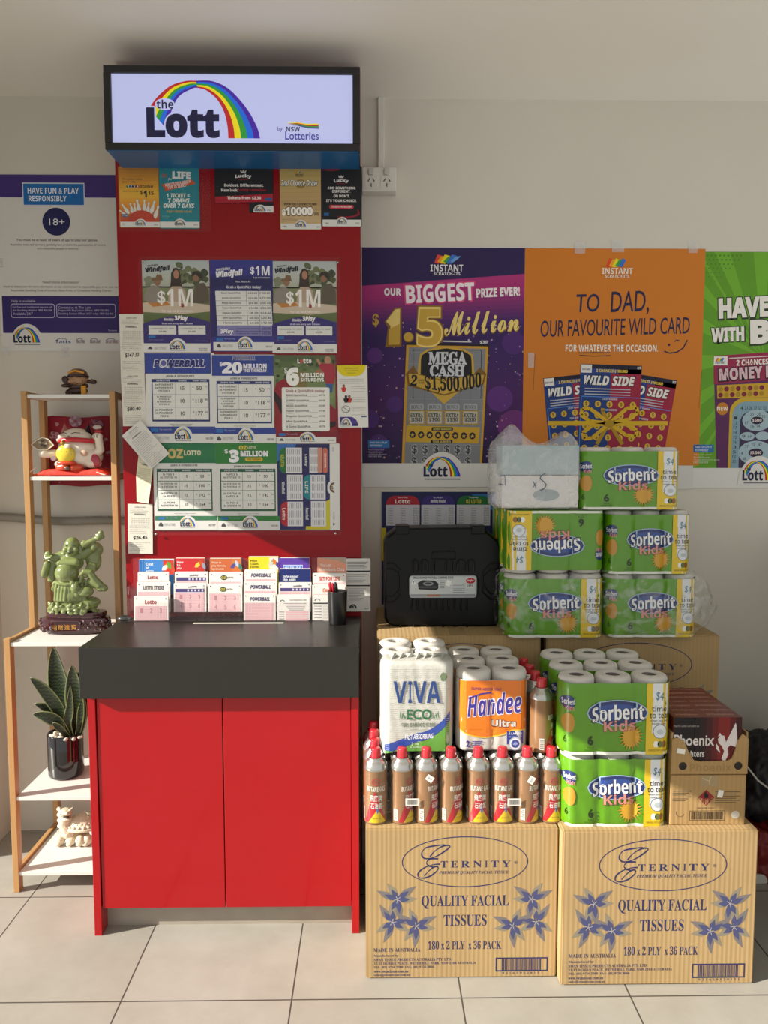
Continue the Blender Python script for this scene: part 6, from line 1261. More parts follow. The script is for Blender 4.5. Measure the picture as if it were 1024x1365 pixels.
for i, (x, y, d, s, el) in enumerate(((71, 981, -.03, .010, 1.5), (77, 977, -.022, .010, 1.6), (75, 986, -.044, .0095, 1.0), (81, 984, -.046, .010, 1.3), (88, 988.5, -.050, .0075, 1.1), (98.5, 988.5, -.050, .0078, 1.1), (106, 983, -.036, .0065, 1.0), (109, 985, -.030, .0055, 1.0), (82, 978, -.03, .0085, 1.4))):
    p = at(x, y, pp.y + d); ox = o.location
    if pm is None:
        b = MB(); b.ellipsoid((0, 0, 0), (1, .8, .7), peb, 16, 10); q = b.build('pebble', label='pale smooth pebble on the soil of the snake plant pot', cat='pebble', group='pebbles in the black plant pot'); pm = q
    else: q = pm.copy(); COL.objects.link(q)
    q.location = (p.x, p.y, max(p.z, z4 + Hp - .006)); q.scale = (s * el, s, s); q.rotation_euler = (0, .3 * math.sin(i * 2), i)
# ---- cream dragon turtle on the lowest board, partly behind the cabinet
pt_ = atz(100, 1128, z5); S4 = (pt_.y + .03 - CAM.y) / F_PX / 9.1
o = empty('dragon_turtle_figurine', (at(108, 1128, pt_.y + .03).x, pt_.y + .03, z5), label='cream carved dragon turtle figurine on the lowest shelf board beside the red cabinet', cat='figurine')
CX4, CY4 = (108 - 40) * 9.1, (1128 - 1050) * 9.1
ivory = mat('#d6cbb2', rough=.45, var=.25, scale=120, bump=.9, bscale=260)
def turtle(b):
    f = Fig(b, S4, CX4, CY4); E, C, T = f.e, f.c, f.t
    E(650, 480, 0, 195, 140, 82); E(650, 440, 0, 160, 120, 100)
    T([(650 + 205 * math.cos(a), 505, 150 * math.sin(a)) for a in [2 * math.pi * i / 30 for i in range(31)]], 20)
    C((500, 560, 60), (450, 450, 60), 84, 74); C((450, 450, 60), (460, 340, 60), 74, 70); E(470, 300, 70, 86, 74, 60); E(500, 282, 130, 62, 40, 26); E(505, 352, 120, 60, 44, 22); E(520, 270, 150, 22, 22, 18)
    for i in range(7): E(384 + (i % 2) * 18, 262 + i * 36, 50, 30, 30, 26)
    for u, v in ((430, 265), (530, 262), (415, 250), (545, 250)): C((u, v, 90), (u + (18 if u > 480 else -18), v - 22, 84), 14, 6)
    for u in (400, 540, 660, 740): E(u, 640, 90 if u != 660 else 110, 62, 60, 66); E(u - 14, 676, 130, 40, 34, 24)
    E(560, 620, 0, 170, 100, 60)
    for i in range(9): E(390 + i * 14, 520 + i * 10, 100, 14, 14, 14)
    for j in range(4):
        for i in range(10):
            a = math.radians(18 * i + 9 * (j % 2)); r = 1 - j * .2; E(650 + 195 * r * math.cos(a), 470 - 34 * j, 140 * r * math.sin(a), 17, 15, 15)
    C((800, 560, 0), (860, 600, 0), 30, 12)
carve('body', turtle, ivory, .0014, o, 0)
b = MB(); f = Fig(b, S4, CX4, CY4); dk = mat('#3a2c20', rough=.5); f.e(508, 318, 150, 40, 16, 15, None, dk); f.e(440, 285, 138, 9, 8, 9, None, dk); f.e(500, 268, 146, 9, 8, 9, None, dk); b.build('face_lines', o, label='dark open mouth and eyes')
# ================================================================== black stove case on the back carton
YK_ = atz(590, 836, zb).y
o = empty('stove_case', (at(590, 836, YK_).x, YK_ + .055, zb), label='black plastic carry case for a portable stove standing on the back carton', cat='case'); L = o.location
cvK = Canvas(MB(), *pxrect(510, 700, 670, 836, YK_)); cvK.sub(490, 560, 3.413)
def kp(u, v, d=0.0): p = cvK.pt(u, v, 0) - L; return Vector((p.x, p.y + d, p.z))
bp_ = mat('#0b0b0c', rough=.30, var=.05, bump=.05, bscale=500, spec=.22)
out = [(86, 928), (76, 905), (74, 560), (84, 530), (128, 496), (150, 489), (505, 486), (530, 492), (592, 545), (608, 575), (612, 640), (606, 915), (596, 936), (575, 942), (110, 940)]
N = len(out); cx_, cy_ = 340, 720
ring = lambda s, d: [kp(cx_ + (u - cx_) * s, cy_ + (v - cy_) * s, d) for u, v in out]
b = MB(); L0, L1, L2, L3, L4, L5 = ring(.955, 0), ring(.985, .006), ring(1, .022), ring(1, .088), ring(.985, .104), ring(.955, .110)
vs = L0 + L1 + L2 + L3 + L4 + L5; fs = [tuple(range(N))[::-1], tuple(range(5 * N, 6 * N))]
for j in range(5): fs += [(j * N + i, j * N + (i + 1) % N, (j + 1) * N + (i + 1) % N, (j + 1) * N + i) for i in range(N)]
b.mesh(vs, [tuple(reversed(f)) for f in fs], bp_)
zmin = min(v.z for v in vs)
def rib(pts, r=5, d=-.001): b.tube([kp(u, v, d) for u, v in pts], r / 3.413 * (-YK_ * 0 + (YK_ - CAM.y)) / F_PX * .9, bp_, 8)
for u0, u1 in ((205, 226), (243, 272), (302, 302), (355, 384), (408, 440), (455, 484)):
    if u0 == u1: rib([(u0, 640), (u0, 690)]); continue
    rib([(u0, 690), (u0, 645), (u0 + 8, 634), (u1 - 8, 634), (u1, 645), (u1, 690)])
for u in range(200, 480, 28): rib([(u, 812), (u, 858), (u + 6, 866)])
rib([(292, 598), (398, 596), (400, 630), (290, 632), (292, 598)], 4); rib([(190, 710), (182, 728), (182, 780), (194, 800)], 4); rib([(496, 706), (502, 730), (502, 780), (494, 800)], 4)
for s in (0, 26): rib([(84, 650 + s), (120, 650 + s), (150 - s * .3, 682 + s * .6), (150 - s * .3, 790 - s), (118, 826 - s), (84, 826 - s)], 4); rib([(604, 650 + s), (560, 650 + s), (524 + s * .3, 690 + s * .6), (524 + s * .3, 780 - s), (560, 816 - s), (602, 816 - s)], 4)
for u in (150, 212, 272, 345, 400, 455): rib([(u, 925), (u, 940)], 5)
b.build('shell', o)
b = MB(); b.tube([kp(u, v, .05) for u, v in ((245, 492), (240, 508), (262, 540), (300, 552), (380, 552), (425, 540), (445, 508), (440, 492))], .009, bp_, 12); b.build('handle', o)
for u0, u1 in ((128, 190), (470, 535)):
    b = MB(); a, c = kp(u0, 486), kp(u1, 520); b.box(a.x, c.x, a.y - .004, a.y + .06, c.z, a.z + .004, bp_, .003); b.build('latch', o)
mb = MB(); o_, u_, v_, n_ = pxrect(510, 700, 670, 836, YK_); c = Canvas(mb, o_ - L + n_ * .003, u_, v_, n_); c.sub(490, 560, 3.413)
c.rrect(190, 706, 496, 806, 12, '#b4b9bc', 0); c.rrect(196, 712, 490, 790, 8, '#c2c7c9', 1); c.text('SINGLE BURNER PORTABLE CAMPING STOVE', 204, 710, 390, 720, '#2a2c30', 2); c.rect(196, 790, 490, 802, '#8a8f94', 1); c.rect(270, 792, 330, 800, '#a86a4a', 2)
c.poly([(210, 724), (222, 746), (198, 746)], '#e4e6e8', 2); c.text('!', 208, 730, 212, 743, '#3a3c40', 3)
c.poly([(228, 738), (250, 726), (306, 728), (322, 742), (322, 764), (312, 772), (232, 768)], '#2a2c2e', 2); c.ell(276, 742, 24, 9, '#8a8f92', 2.5); c.ell(276, 741, 15, 5, '#3a3c40', 3); c.rect(236, 754, 316, 762, '#4a4e52', 2.6)
c.poly([(362, 724), (382, 732), (372, 756), (352, 748)], '#e6e6e4', 2.5); c.ell(468, 729, 21, 13, '#b02030', 2); c.text('Gasfire', 454, 722, 482, 735, '#f0e8e4', 3, 'bi'); c.rect(450, 744, 482, 762, '#e6e6e4', 2); c.bars(452, 746, 480, 760, '#2a2a2a', 2.5, 14, 3)
for i in range(5): c.rect(330, 728 + i * 8, 350, 731 + i * 8, '#7a7f84', 2); c.rect(388, 748 + i * 8, 442, 751 + i * 8, '#8a8f94', 2)
mb.build('label_sticker', o, label='pale label sticker with a stove picture')
for k in o.children: k.location.z -= zmin
# ================================================================== roll packs
paper = mat('#cbc7bf', rough=.85, var=.04, scale=90, bump=.25, bscale=300)
core = mat('#7a756c', rough=.8)
class WrapCanvas(Canvas):
    def ell(s, cx, cy, rx, ry, c, k=1, a0=0, a1=360, n=22):
        f = lambda x: ry * math.sqrt(max(0, 1 - ((x - cx) / rx) ** 2))
        for i in range(n):
            a, b_ = cx - rx + 2 * rx * i / n, cx - rx + 2 * rx * (i + 1) / n; fa, fb = f(a), f(b_)
            P = [(a, cy - fa), (b_, cy - fb), (b_, cy + fb), (a, cy + fa)]
            if fa < 1e-6: P.pop(0)
            elif fb < 1e-6: P.pop(2)
            s.poly(P, c, k)
film_w = clear('wrap_film', .10, .12, wrinkle=.5, wscale=40)
def rollpack(name, label, cat, group, n, W, H, d, m, draw, top_white=.012, loc=(0, 0, 0), seed=0, flip=False, capped=False, scal=.006, rz=0.0, curv=.55):
    o = empty(name, loc, (0, math.pi if flip else 0, rz), label, cat, group); rr = random.Random(seed)
    r = d / 2; hw = W / 2; NX = 48; z0 = -H / 2 if flip else 0
    if flip: o.location.z += H
    zb_ = 0 if not flip else 0
    def yf(x):
        a = abs(x); e = hw - r * .55
        if a > e: q = min(1, (a - e) / (hw - e)); return -r * (1 - (1 - math.sqrt(max(0, 1 - q * q))) * 1.0)
        t = (x + hw) / W * n; f = abs((t % 1) - .5) * 2
        return -r + scal * max(0, (f - .55) / .45) ** 2 * (1 if 0.4 < t < n - .4 else 0)
    xs = [-hw + W * (0.5 - 0.5 * math.cos(math.pi * i / NX)) for i in range(NX + 1)]
    front = [(x, yf(x)) for x in xs]; loop = front + [(x, -y) for x, y in front[::-1][1:-1]]; K = len(loop)
    b = MB(); zt = H - top_white; levels = [(0.0, .985), (.006, 1.0)] + [(zt * i / 7, 1.0) for i in range(1, 7)] + [(zt - .004, 1.0), (zt, .992)]
    if capped: levels += [(H - .006, .985), (H + .002, .93), (H + .004, .8)]
    vs = []
    for j, (z, s) in enumerate(levels):
        for i, (x, y) in enumerate(loop): wob = .0012 * math.sin(7 * x / W * 6.28 + j * 1.7 + seed) * (1 if 1 < j < 8 else 0); vs.append((x * s, y * s + wob, z))
    fs = [(j * K + i, j * K + (i + 1) % K, (j + 1) * K + (i + 1) % K, (j + 1) * K + i) for j in range(len(levels) - 1) for i in range(K)]
    fs.append(tuple(range(K))[::-1])
    if capped: fs.append(tuple(range((len(levels) - 1) * K, len(levels) * K)))
    b.mesh(vs, fs, m, True)
    c = WrapCanvas(b, (0, 0, 0), (1, 0, 0), (0, 0, -1), (0, -1, 0), warp=lambda u, v, e: Vector((-hw + W * u / 1000, yf(max(-hw, min(hw, -hw + W * u / 1000))) - e - .0014, zt * (1 - v / 600)))); c.step = 40
    c.mk = lambda h: mat(h, rough=.32, var=.05, coat=.35, bump=.18, bscale=45)
    draw(c)
    b.build('wrapper', o)
    if not capped:
        rp_ = (W / n) / 2 - .0015
        for i in range(n):
            x = -hw + W * (i + .5) / n; q = MB(); ry = min(rp_, r - .002)
            q.lathe([(.019, H - .07), (.019, H - .004), (.0205, H - .001), (.024, H), (rp_ - .010, H), (rp_ - .003, H - .003), (rp_, H - .010), (rp_, H - top_white - .02)], paper, 30, cap=False, M=Matrix.Diagonal((1, ry / rp_, 1, 1)));             w_ = q.build('paper_roll', o, (x, 0, 0)); q = MB(); q.lathe([(0, H - .07), (.0188, H - .069), (.0188, H - .004)], core, 18, cap=False); q.build('cardboard_core', w_)
    return o
GR = mat('#57900c', rough=.3, var=.10, scale=18, coat=.45, bump=.22, bscale=38)
def sorb(c):
    c.rect(0, 575, 1000, 600, '#d8dcd0', 1)
    c.rect(752, 0, 985, 600, '#d8b81c', 1.5)
    for v0, v1, a0, a1 in ((0, 120, 806, 940), (120, 260, 812, 945), (260, 420, 806, 935)): c.rect(a0, v0, a1, v1, '#d6dade', 2.5)
    c.ell(880, 405, 66, 60, '#4a6a80', 3.6, n=14); c.ell(880, 405, 61, 55, '#d6dade', 4.8, n=14); c.ell(880, 408, 30, 22, '#b2bcc2', 6, n=12)
    for i in range(3): c.ell(846 + i * 36, 512, 24, 28, ['#e6e6e4', '#5a6a2a', '#8a5a24'][i], 3.2, n=10)
    c.text('$4', 836, 70, 905, 150, '#4a7a94', 4, 'r', ang=6); c.text('time', 800, 188, 935, 236, '#23262a', 4.4, 'n'); c.text('to tear', 782, 248, 966, 292, '#23262a', 4.4, 'n'); c.text('when you see', 790, 304, 950, 324, '#3a3e44', 4.4, 'r'); c.text('Lovely Lion', 806, 330, 930, 350, '#3a3e44', 4.4, 'r'); c.text('MORE ROLLS THAT LAST LONGER', 780, 556, 960, 572, '#6a5a14', 4, 'r')
    c.ell(494, 248, 276, 112, '#9ab4cc', 2, n=30); c.ell(494, 248, 264, 103, '#1f2f66', 2.8, n=30); c.ell(494, 236, 200, 66, '#2a468c', 3.2, n=26)
    
    for dx, dy in ((-7, 4), (7, 4), (0, 9)): c.text('Sorbent', 266 + dx, 176 + dy, 730 + dx, 306 + dy, '#14204a', 4.6 + .1 * dx / 7 + .05 * dy, 'b', ang=-3, arch=10)
    c.text('Sorbent', 266, 176, 730, 306, '#e6e8ea', 6.2, 'b', ang=-3, arch=10); c.text('Sorbent', 269, 175, 733, 305, '#e6e8ea', 6.4, 'b', ang=-3, arch=10)
    c.text('Kids', 372, 312, 668, 404, '#7a3434', 5.5, 'b', ang=-2); c.text('Kids', 374, 308, 660, 398, '#d08a80', 6.6, 'b', ang=-2)
    cx, cy = 622, 452
    for i in range(22):
        a = 2 * math.pi * i / 22; q = 1 if i % 2 else .86; c.poly([(cx + 60 * math.cos(a - .2), cy + 62 * math.sin(a - .2)), (cx + 122 * q * math.cos(a), cy + 126 * q * math.sin(a)), (cx + 60 * math.cos(a + .2), cy + 62 * math.sin(a + .2))], '#b8821e' if i % 2 else '#caa034', 3.6 + (i % 2) * .4)
    c.ell(cx, cy, 78, 80, '#c8962a', 4.6, n=16)
    c.text('6', 232, 440, 284, 520, '#16280c', 3, 'n', off=.02); c.text('ROLLS', 232, 532, 290, 544, '#16280c', 3, 'r'); c.text('180 SHEETS 2 PLY', 200, 554, 330, 564, '#16280c', 3, 'r')
    c.ell(58, 160, 56, 58, '#22306a', 2.4, n=12); c.text('Sorbent', 12, 128, 108, 178, '#e0e2e6', 4, 'b', ang=-3); c.text('Kids', 36, 186, 104, 226, '#d08a80', 4, 'b'); c.ell(62, 330, 50, 82, '#b8862a', 2.4, n=12); c.text('6', 26, 440, 46, 500, '#16280c', 3, 'n')
SG = 'green packs of six toilet rolls'
ROLLD = .104
def sp(x0, x1, ytop, ybot, Y, label, z=None, flip=False, seed=0, group=SG, Wd=None):
    a, c = at(x0, (ytop + ybot) / 2, Y), at(x1, (ytop + ybot) / 2, Y); zz = at((x0 + x1) / 2, ybot, Y).z if z is None else z; zt = at((x0 + x1) / 2, ytop, Y).z
    return rollpack('toilet_roll_pack', label, 'toilet rolls', group, 3, Wd or (c.x - a.x), zt - zz, ROLLD, GR, sorb, loc=((a.x + c.x) / 2, Y + ROLLD / 2, zz), seed=seed, flip=flip)
def behind(o, k, label):
    c = copy_tree(o); c.location.y += (ROLLD + .004) * k; c['label'] = label; return c
YU_ = YBK - .022
row1 = at(740, 766, YU_).z; row2 = at(740, 681, YU_ + .0).z
q = sp(674.5, 807, 766.5, 853, YU_, 'left pack of the bottom row in the clear bag by the black case', zb + .0005, seed=1)
H1 = None
p2 = sp(809, 932, 766.5, 853, YU_, 'right pack of the bottom row in the clear bag', zb + .0005, seed=2)
behind(q, 1, 'pack hidden behind the left bagged pack on the bottom row'); behind(p2, 1, 'pack hidden behind the right bagged pack on the bottom row')
q = sp(675.5, 808.5, 681, 766, YU_, 'upside down green pack in the middle row of the upper pile', row1 + .0012, True, 3); 
for k, t in ((1, 'pack just behind the upside down one in the middle row'), (2, 'rearmost pack behind the upside down one in the middle row')): behind(q, k, t)
q = sp(810, 924.5, 681, 764, YU_ + .004, 'right pack of the middle row in the upper pile', row1 + .0012, False, 4); behind(q, 1, 'pack behind the right one in the middle row of the upper pile')
q = sp(774, 910, 596, 676.5, YU_ + .002, 'topmost green pack beside the white plastic bag', row2 + .004, False, 5)
# lower pile on the front right carton
zR = CRt[3] + .0005; YLP = atz(820, 1101.5, zR).y
zm = at(820, 1006, YLP).z
q = sp(751.5, 893.5, 1006.5, 1101.5, YLP, 'front pack at the bottom of the lower pile on the tissue carton', zR, False, 6)
for k, t in ((1, 'bottom pack behind the front one in the lower pile'), (2, 'rearmost bottom pack of the lower pile')): behind(q, k, t)
q = sp(749.5, 898, 905, 1005.5, YLP - .002, 'front pack at the top of the lower pile beside the firelighter trays', zm + .0012, False, 7)
for k, t in ((1, 'second pack back at the top of the lower pile with open roll ends'), (2, 'third pack back at the top of the lower pile with open roll ends')): behind(q, k, t)
# clear bag round the two lowest packs of the upper pile
def sack(name, label, cat, x0, x1, y0, y1, z0, z1, m, bulge, seed, sharp=5.0, amp=.006, extra=None, n=34):
    b = bmesh.new(); bmesh.ops.create_cube(b, size=2); bmesh.ops.subdivide_edges(b, edges=b.edges[:], cuts=n, use_grid_fill=True)
    from mathutils import noise
    cx, cy, cz = (x0 + x1) / 2, (y0 + y1) / 2, (z0 + z1) / 2; hx, hy, hz = (x1 - x0) / 2, (y1 - y0) / 2, (z1 - z0) / 2
    for v in b.verts:
        p = v.co.copy(); k = (abs(p.x) ** sharp + abs(p.y) ** sharp + abs(p.z) ** sharp) ** (-1 / sharp); p *= k
        w = Vector((p.x * hx, p.y * hy, p.z * hz)); nrm = Vector((p.x / hx, p.y / hy, p.z / hz)).normalized()
        nz_ = noise.fractal(w * 26 + Vector((seed, seed * 2, 0)), .8, 2.0, 4) + .5 * abs(noise.noise(Vector((w.x * 60, w.y * 30, w.z * 14)) + Vector((0, seed, 0))))
        w += nrm * amp * nz_
        if extra: w = extra(w, hx, hy, hz)
        v.co = w
    mb = MB(); mb.bm(b, m, True); return mb, (cx, cy, cz)
pw2 = ROLLD * 2 + .01
bagm = clear('clear_bag', .02, .07, wrinkle=.8, wscale=18, milky=(-.62, .66))  # uneven white in the film imitates bright reflected streaks
x0, x1 = at(668, 800, YU_).x, at(938, 800, YU_).x
def puff(w, hx, hy, hz):
    if w.x > hx * .8: w.x += .05 * max(0, 1 - abs(w.z / hz + .1)) ** .8 * (w.x / hx - .8) / .2
    w.z = max(w.z, -hz); w.x = max(w.x, -hx)
    return w
mb, c_ = sack('b', '', '', x0 - .002, x1 + .004, YU_ - .009, YU_ + pw2 + .004, zb + .0004, row1 + .006, bagm, 0, 3, 9.0, .008, puff)
mb.build('clear_plastic_bag', loc=c_, label='crumpled clear plastic bag wrapped round the two lowest green packs of the upper pile', cat='bag')
# milky shopping bag with tissue boxes at the top left
YT = YU_ + .01; a, c = at(664, 640, YT), at(772, 640, YT); zt0 = row2 + .004; zt1 = at(720, 592, YT).z
for nm, z0, z1, h, lab in (('tissue_box', zt0 + .004, zt0 + (zt1 - zt0) * .52, '#d8d4d2', 'white tissue box at the bottom inside the milky plastic bag'), ('tissue_box', zt0 + (zt1 - zt0) * .53, zt1 - .004, '#9aaeb2', 'grey blue tissue box on top inside the milky plastic bag')):
    b = MB(); b.box(-(c.x - a.x) / 2 + .008, (c.x - a.x) / 2 - .004, -.055, .055, 0, z1 - z0, mat(h, rough=.5, var=.06), .002)
    if h == '#d8d4d2':
        for i in range(12):
            t0, t1 = 2 * math.pi * i / 12, 2 * math.pi * (i + 1) / 12; b.face([(.02, -.0556, .038), (.02 + .04 * math.cos(t0), -.0556, .038 + .018 * math.sin(t0)), (.02 + .04 * math.cos(t1), -.0556, .038 + .018 * math.sin(t1))], ink('#8a9aa0'))
    b.box(-.05, .05, -.018, .018, z1 - z0 - .0005, z1 - z0 + .001, ink('#c8c8c8'), 0)
    b.build(nm, loc=((a.x + c.x) / 2 + .004, YT + .06, z0), label=lab, cat='tissue box')
milk = clear('milky_bag', .30, .15, wrinkle=1.0, wscale=18, milky=(.02, .50))
def peaks(w, hx, hy, hz):
    if w.z > hz * .55:
        t = (w.z / hz - .55) / .45; w.y *= 1 - .25 * t
        w.z += t * (.045 * math.exp(-((w.x + hx * .52) / (hx * .26)) ** 2) + .028 * math.exp(-((w.x - hx * .72) / (hx * .2)) ** 2) - .012 * math.exp(-((w.x - hx * .1) / (hx * .3)) ** 2)) * (.6 + .4 * math.cos(w.y / hy * 1.6))
    return w
mb, c_ = sack('b', '', '', a.x - .016, c.x + .006, YT - .006, YT + .128, zt0 - .002, zt1 + .012, milk, 0, 9, 8.0, .005, peaks)
S_ = Canvas(mb, *[q for q in pxrect(650, 570, 780, 680, YT - .011)]); S_.o = S_.o - Vector(c_); S_.sub(640, 560, 3.2)
I_ = '#4a5a72'
S_.line([(280, 226), (262, 236), (256, 250), (272, 262), (284, 276), (276, 292), (256, 300)], 4, I_); S_.line([(228, 262), (240, 290)], 3, I_); S_.line([(242, 264), (226, 288)], 3, I_); S_.line([(80, 240), (106, 236), (108, 278)], 3, I_); S_.line([(78, 272), (98, 274)], 3, I_); S_.line([(88, 266), (86, 282)], 3, I_)
mb.build('milky_plastic_bag', loc=c_, label='knotted milky plastic bag with tissue boxes inside at the top left of the pile', cat='bag')
# ================================================================== butane cans
zC = CL[3] + .0006; RC = .0308; YCN = atz(600, 1099.5, zC).y + RC
def can_z(py): return at(600, py, YCN - RC * .6).z - zC
hb = can_z(1026); hs = can_z(1013); ht = can_z(999.5)
tin = mat('#b9b7b2', rough=.22, metal=.85, var=.04); copper = mat('#8f6c4c', rough=.25, metal=.25, var=.08, scale=30, coat=.2); capm = mat('#c22833', rough=.25, var=.04, coat=.3)
lab_ = lambda h: mat(h, rough=.3, var=.03, coat=.25)
def can_face(c, turn):
    P = lambda pts, h, k: c.poly(pts, h, k)
    for i in range(16):                                       # red mountain with a yellow flame, as strips round the can
        a, b_ = -60 + i * 7.5, -52.5 + i * 7.5
        f = lambda t: max(0, 66 - abs(t + 4) * 1.15)
        if f(a) or f(b_): P([(a, 100), (a, 100 - f(a)), (b_, 100 - f(b_)), (b_, 100)], '#a81a28', 1)
    for i in range(12):
        a, b_ = -36 + i * 7.5, -28.5 + i * 7.5
        g = lambda t: 72 + abs(t - 8) * .62
        P([(a, 100), (a, min(100, g(a))), (b_, min(100, g(b_))), (b_, 100)], '#d0b21e', 2)
    P([(2, 70), (8, 66), (14, 78), (6, 82)], '#3a6ab0', 2.5)
    c.text('BUTANE GAS', -46, 27, 46, 37, '#e0d8cc', 3, 'b'); c.text('飛鷹牌', -28, 44, 30, 57, '#e8e2da', 3, 'n', off=.008); c.text('石油氣', -26, 60, 30, 72, '#e8e2da', 3, 'n', off=.008); c.text('NET WT 220g', -14, 90, 24, 93, '#4a3a14', 3, 'r'); c.ring(0, 18, 22, 7, 1.6, '#a8323a', 1, n=18, tx=4); c.text('Gasfire', -14, 15, 14, 21, '#a8323a', 2, 'bi')
    P([(-88, 74), (-66, 74), (-66, 97), (-88, 97)], '#dcd8d0', 1.5)
    for i in range(7): P([(-86, 77 + i * 2.6), (-68, 77 + i * 2.6), (-68, 78.2 + i * 2.6), (-86, 78.2 + i * 2.6)], '#2a2828', 2)
def make_can(name='butane_can', cap=True):
    o = empty(name, (0, 0, 0)); n = 32
    b = MB(); b.lathe([(0, .002), (RC - .006, .001), (RC - .001, 0), (RC, .003), (RC, .006), (RC - .0006, .008), (RC - .0006, hb - .004), (RC, hb - .001)], copper, n, cap=False)
    cb_ = b.build('can_body', o); b = MB()
    c = Canvas(b, (0, 0, 0), (1, 0, 0), (0, 0, -1), (0, -1, 0), warp=lambda u, v, e: Vector(((RC + e * .6) * math.sin(math.radians(u)), -(RC + e * .6) * math.cos(math.radians(u)), .006 + (hb - .01) * (1 - v / 100)))); c.step = 8; c.mk = lab_
    can_face(c, 0); b.build('printed_label', cb_)
    b = MB(); b.lathe([(RC, hb - .001), (RC + .001, hb + .001), (RC, hb + .005), (RC * .955, hb + .011), (RC * .80, hs - .007), (RC * .62, hs - .001), (RC * .60, hs + .003), (RC * .52, hs + .003)], tin, n, cap=False); b.lathe([(0, hs + .001), (RC * .55, hs)], tin, n, cap=False); b.build('shoulder', o)
    if cap: b = MB(); b.lathe([(RC * .45, hs - .002), (RC * .43, ht - .010), (RC * .41, ht - .002), (RC * .36, ht), (0, ht)], capm, 20, cap=False); b.build('cap', o, label='red plastic cap')
    return o
GC = 'butane gas cans on the left tissue carton'
cxs = [at(x, 1060, YCN).x for x in (501.2, 536.0, 568.2, 600.8, 637, 669.2, 702, 734.4)]
turns = [0, 42, 50, 38, 3, 2, 48, 6]
proto = make_can(); bare = make_can('butane_can', False); used = [False, False]
def put(x, y, z, rz, label, group, kind=0):
    src = (proto, bare)[kind]
    if not used[kind]: used[kind] = True; c = src
    else: c = copy_tree(src)
    c.location = (x, y, z); c.rotation_euler = (0, 0, math.radians(rz)); tag(c, label, 'gas can', group); return c
OR_ = ['leftmost butane can in the front row on the tissue carton', 'second butane can from the left in the front row', 'third butane can from the left in the front row', 'fourth butane can from the left in the front row', 'fourth butane can from the right in the front row', 'third butane can from the right in the front row', 'second butane can from the right in the front row', 'rightmost butane can in the front row, beside the green packs']
for i, x in enumerate(cxs): put(x, YCN, zC, turns[i], OR_[i], GC)
SPC = .0655
for r_, wd in ((1, 'second'), (2, 'third'), (3, 'rearmost')): put(cxs[0] - .002 * r_, YCN + SPC * r_, zC, 10 * r_, '%s butane can going back along the left edge of the carton' % wd, GC)
for r_ in (1, 2, 3):
    for i in range(1, 8): put(cxs[i], YCN + SPC * r_, zC, 17 * i, 'butane can hidden under the paper towel packs and upper cans', 'cans hidden under the paper towels', 1)
# second level of cans beside the orange paper towels
zU = zC + hs + .0035
YUC = YCN + SPC * .62; xu = at(721.5, 950, YUC).x
for k, wd in enumerate(('front', 'second', 'third', 'rearmost')): put(xu - .0035 * k, YUC + SPC * .98 * k, zU, 70 + 15 * k, '%s can of the upper row standing between the orange paper towels and the green packs' % wd, 'upper row of butane cans')
# shrink film round the two front four packs, with price tickets and barcode labels
sf = clear('shrink_film', .005, .08, wrinkle=.5, wscale=50, milky=(-.02, .03))
for (i0, i1), lab in (((0, 3), 'clear shrink film round the left four butane cans of the front row'), ((4, 7), 'clear shrink film round the right four butane cans of the front row')):
    x0, x1 = cxs[i0] - RC - .0015, cxs[i1] + RC + .0015
    b = MB(); n = 40; vs = []; lv = [(.001, 1), (.06, .999), (.11, .999), (hb, 1.0), (hs + .002, .90)]
    prof = [];
    for j in range(n + 1):
        x = x0 + (x1 - x0) * j / n; e = min(x - x0, x1 - x); yy = YCN - math.sqrt(max(0, RC ** 2 - max(0, RC - e) ** 2)) - .0012 if e < RC else YCN - RC - .0012
        prof.append((x, yy))
    loop = prof + [(x, YCN + RC * .9) for x, y in prof[::-1]]
    K = len(loop); xm = (x0 + x1) / 2
    for z, s in lv: vs += [(xm + (x - xm) * (1 - (1 - s) * .2), YCN + (y - YCN) * s, zC + z) for x, y in loop]
    b.mesh(vs, [(j * K + i, j * K + (i + 1) % K, (j + 1) * K + (i + 1) % K, (j + 1) * K + i) for j in range(len(lv) - 1) for i in range(K)], sf, True)
    o = b.build('shrink_film', label=lab, cat='film')
for t, (px, py, an, lab) in enumerate(((573, 1038, 35, 'small white price ticket on the third can from the left'), (708.5, 1040, -60, 'small white price ticket on the second can from the right'))):
    mb, c = sheet(px - 5, py - 4, px + 5, py + 4, YCN - RC - .0022, '#e4e2dc', .0003, an); c.text('$8.99', px - 3, py - 1.5, px + 3, py + 1.5, '#8a8684', 2, 'r'); recentre(mb.build('price_ticket', label=lab, cat='ticket'))
for px, lab in ((549.5, 'white barcode label between the second and third cans of the front row'), (685.5, 'white barcode label between the third and second cans from the right')):
    mb, c = sheet(px - 9, 1064.5, px + 9, 1074, YCN - RC - .0026, '#dcd9d2', .0003); c.bars(px - 7, 1066, px + 7, 1072.5, '#2a2828', 2, 20, 4); recentre(mb.build('barcode_label', label=lab, cat='label'))
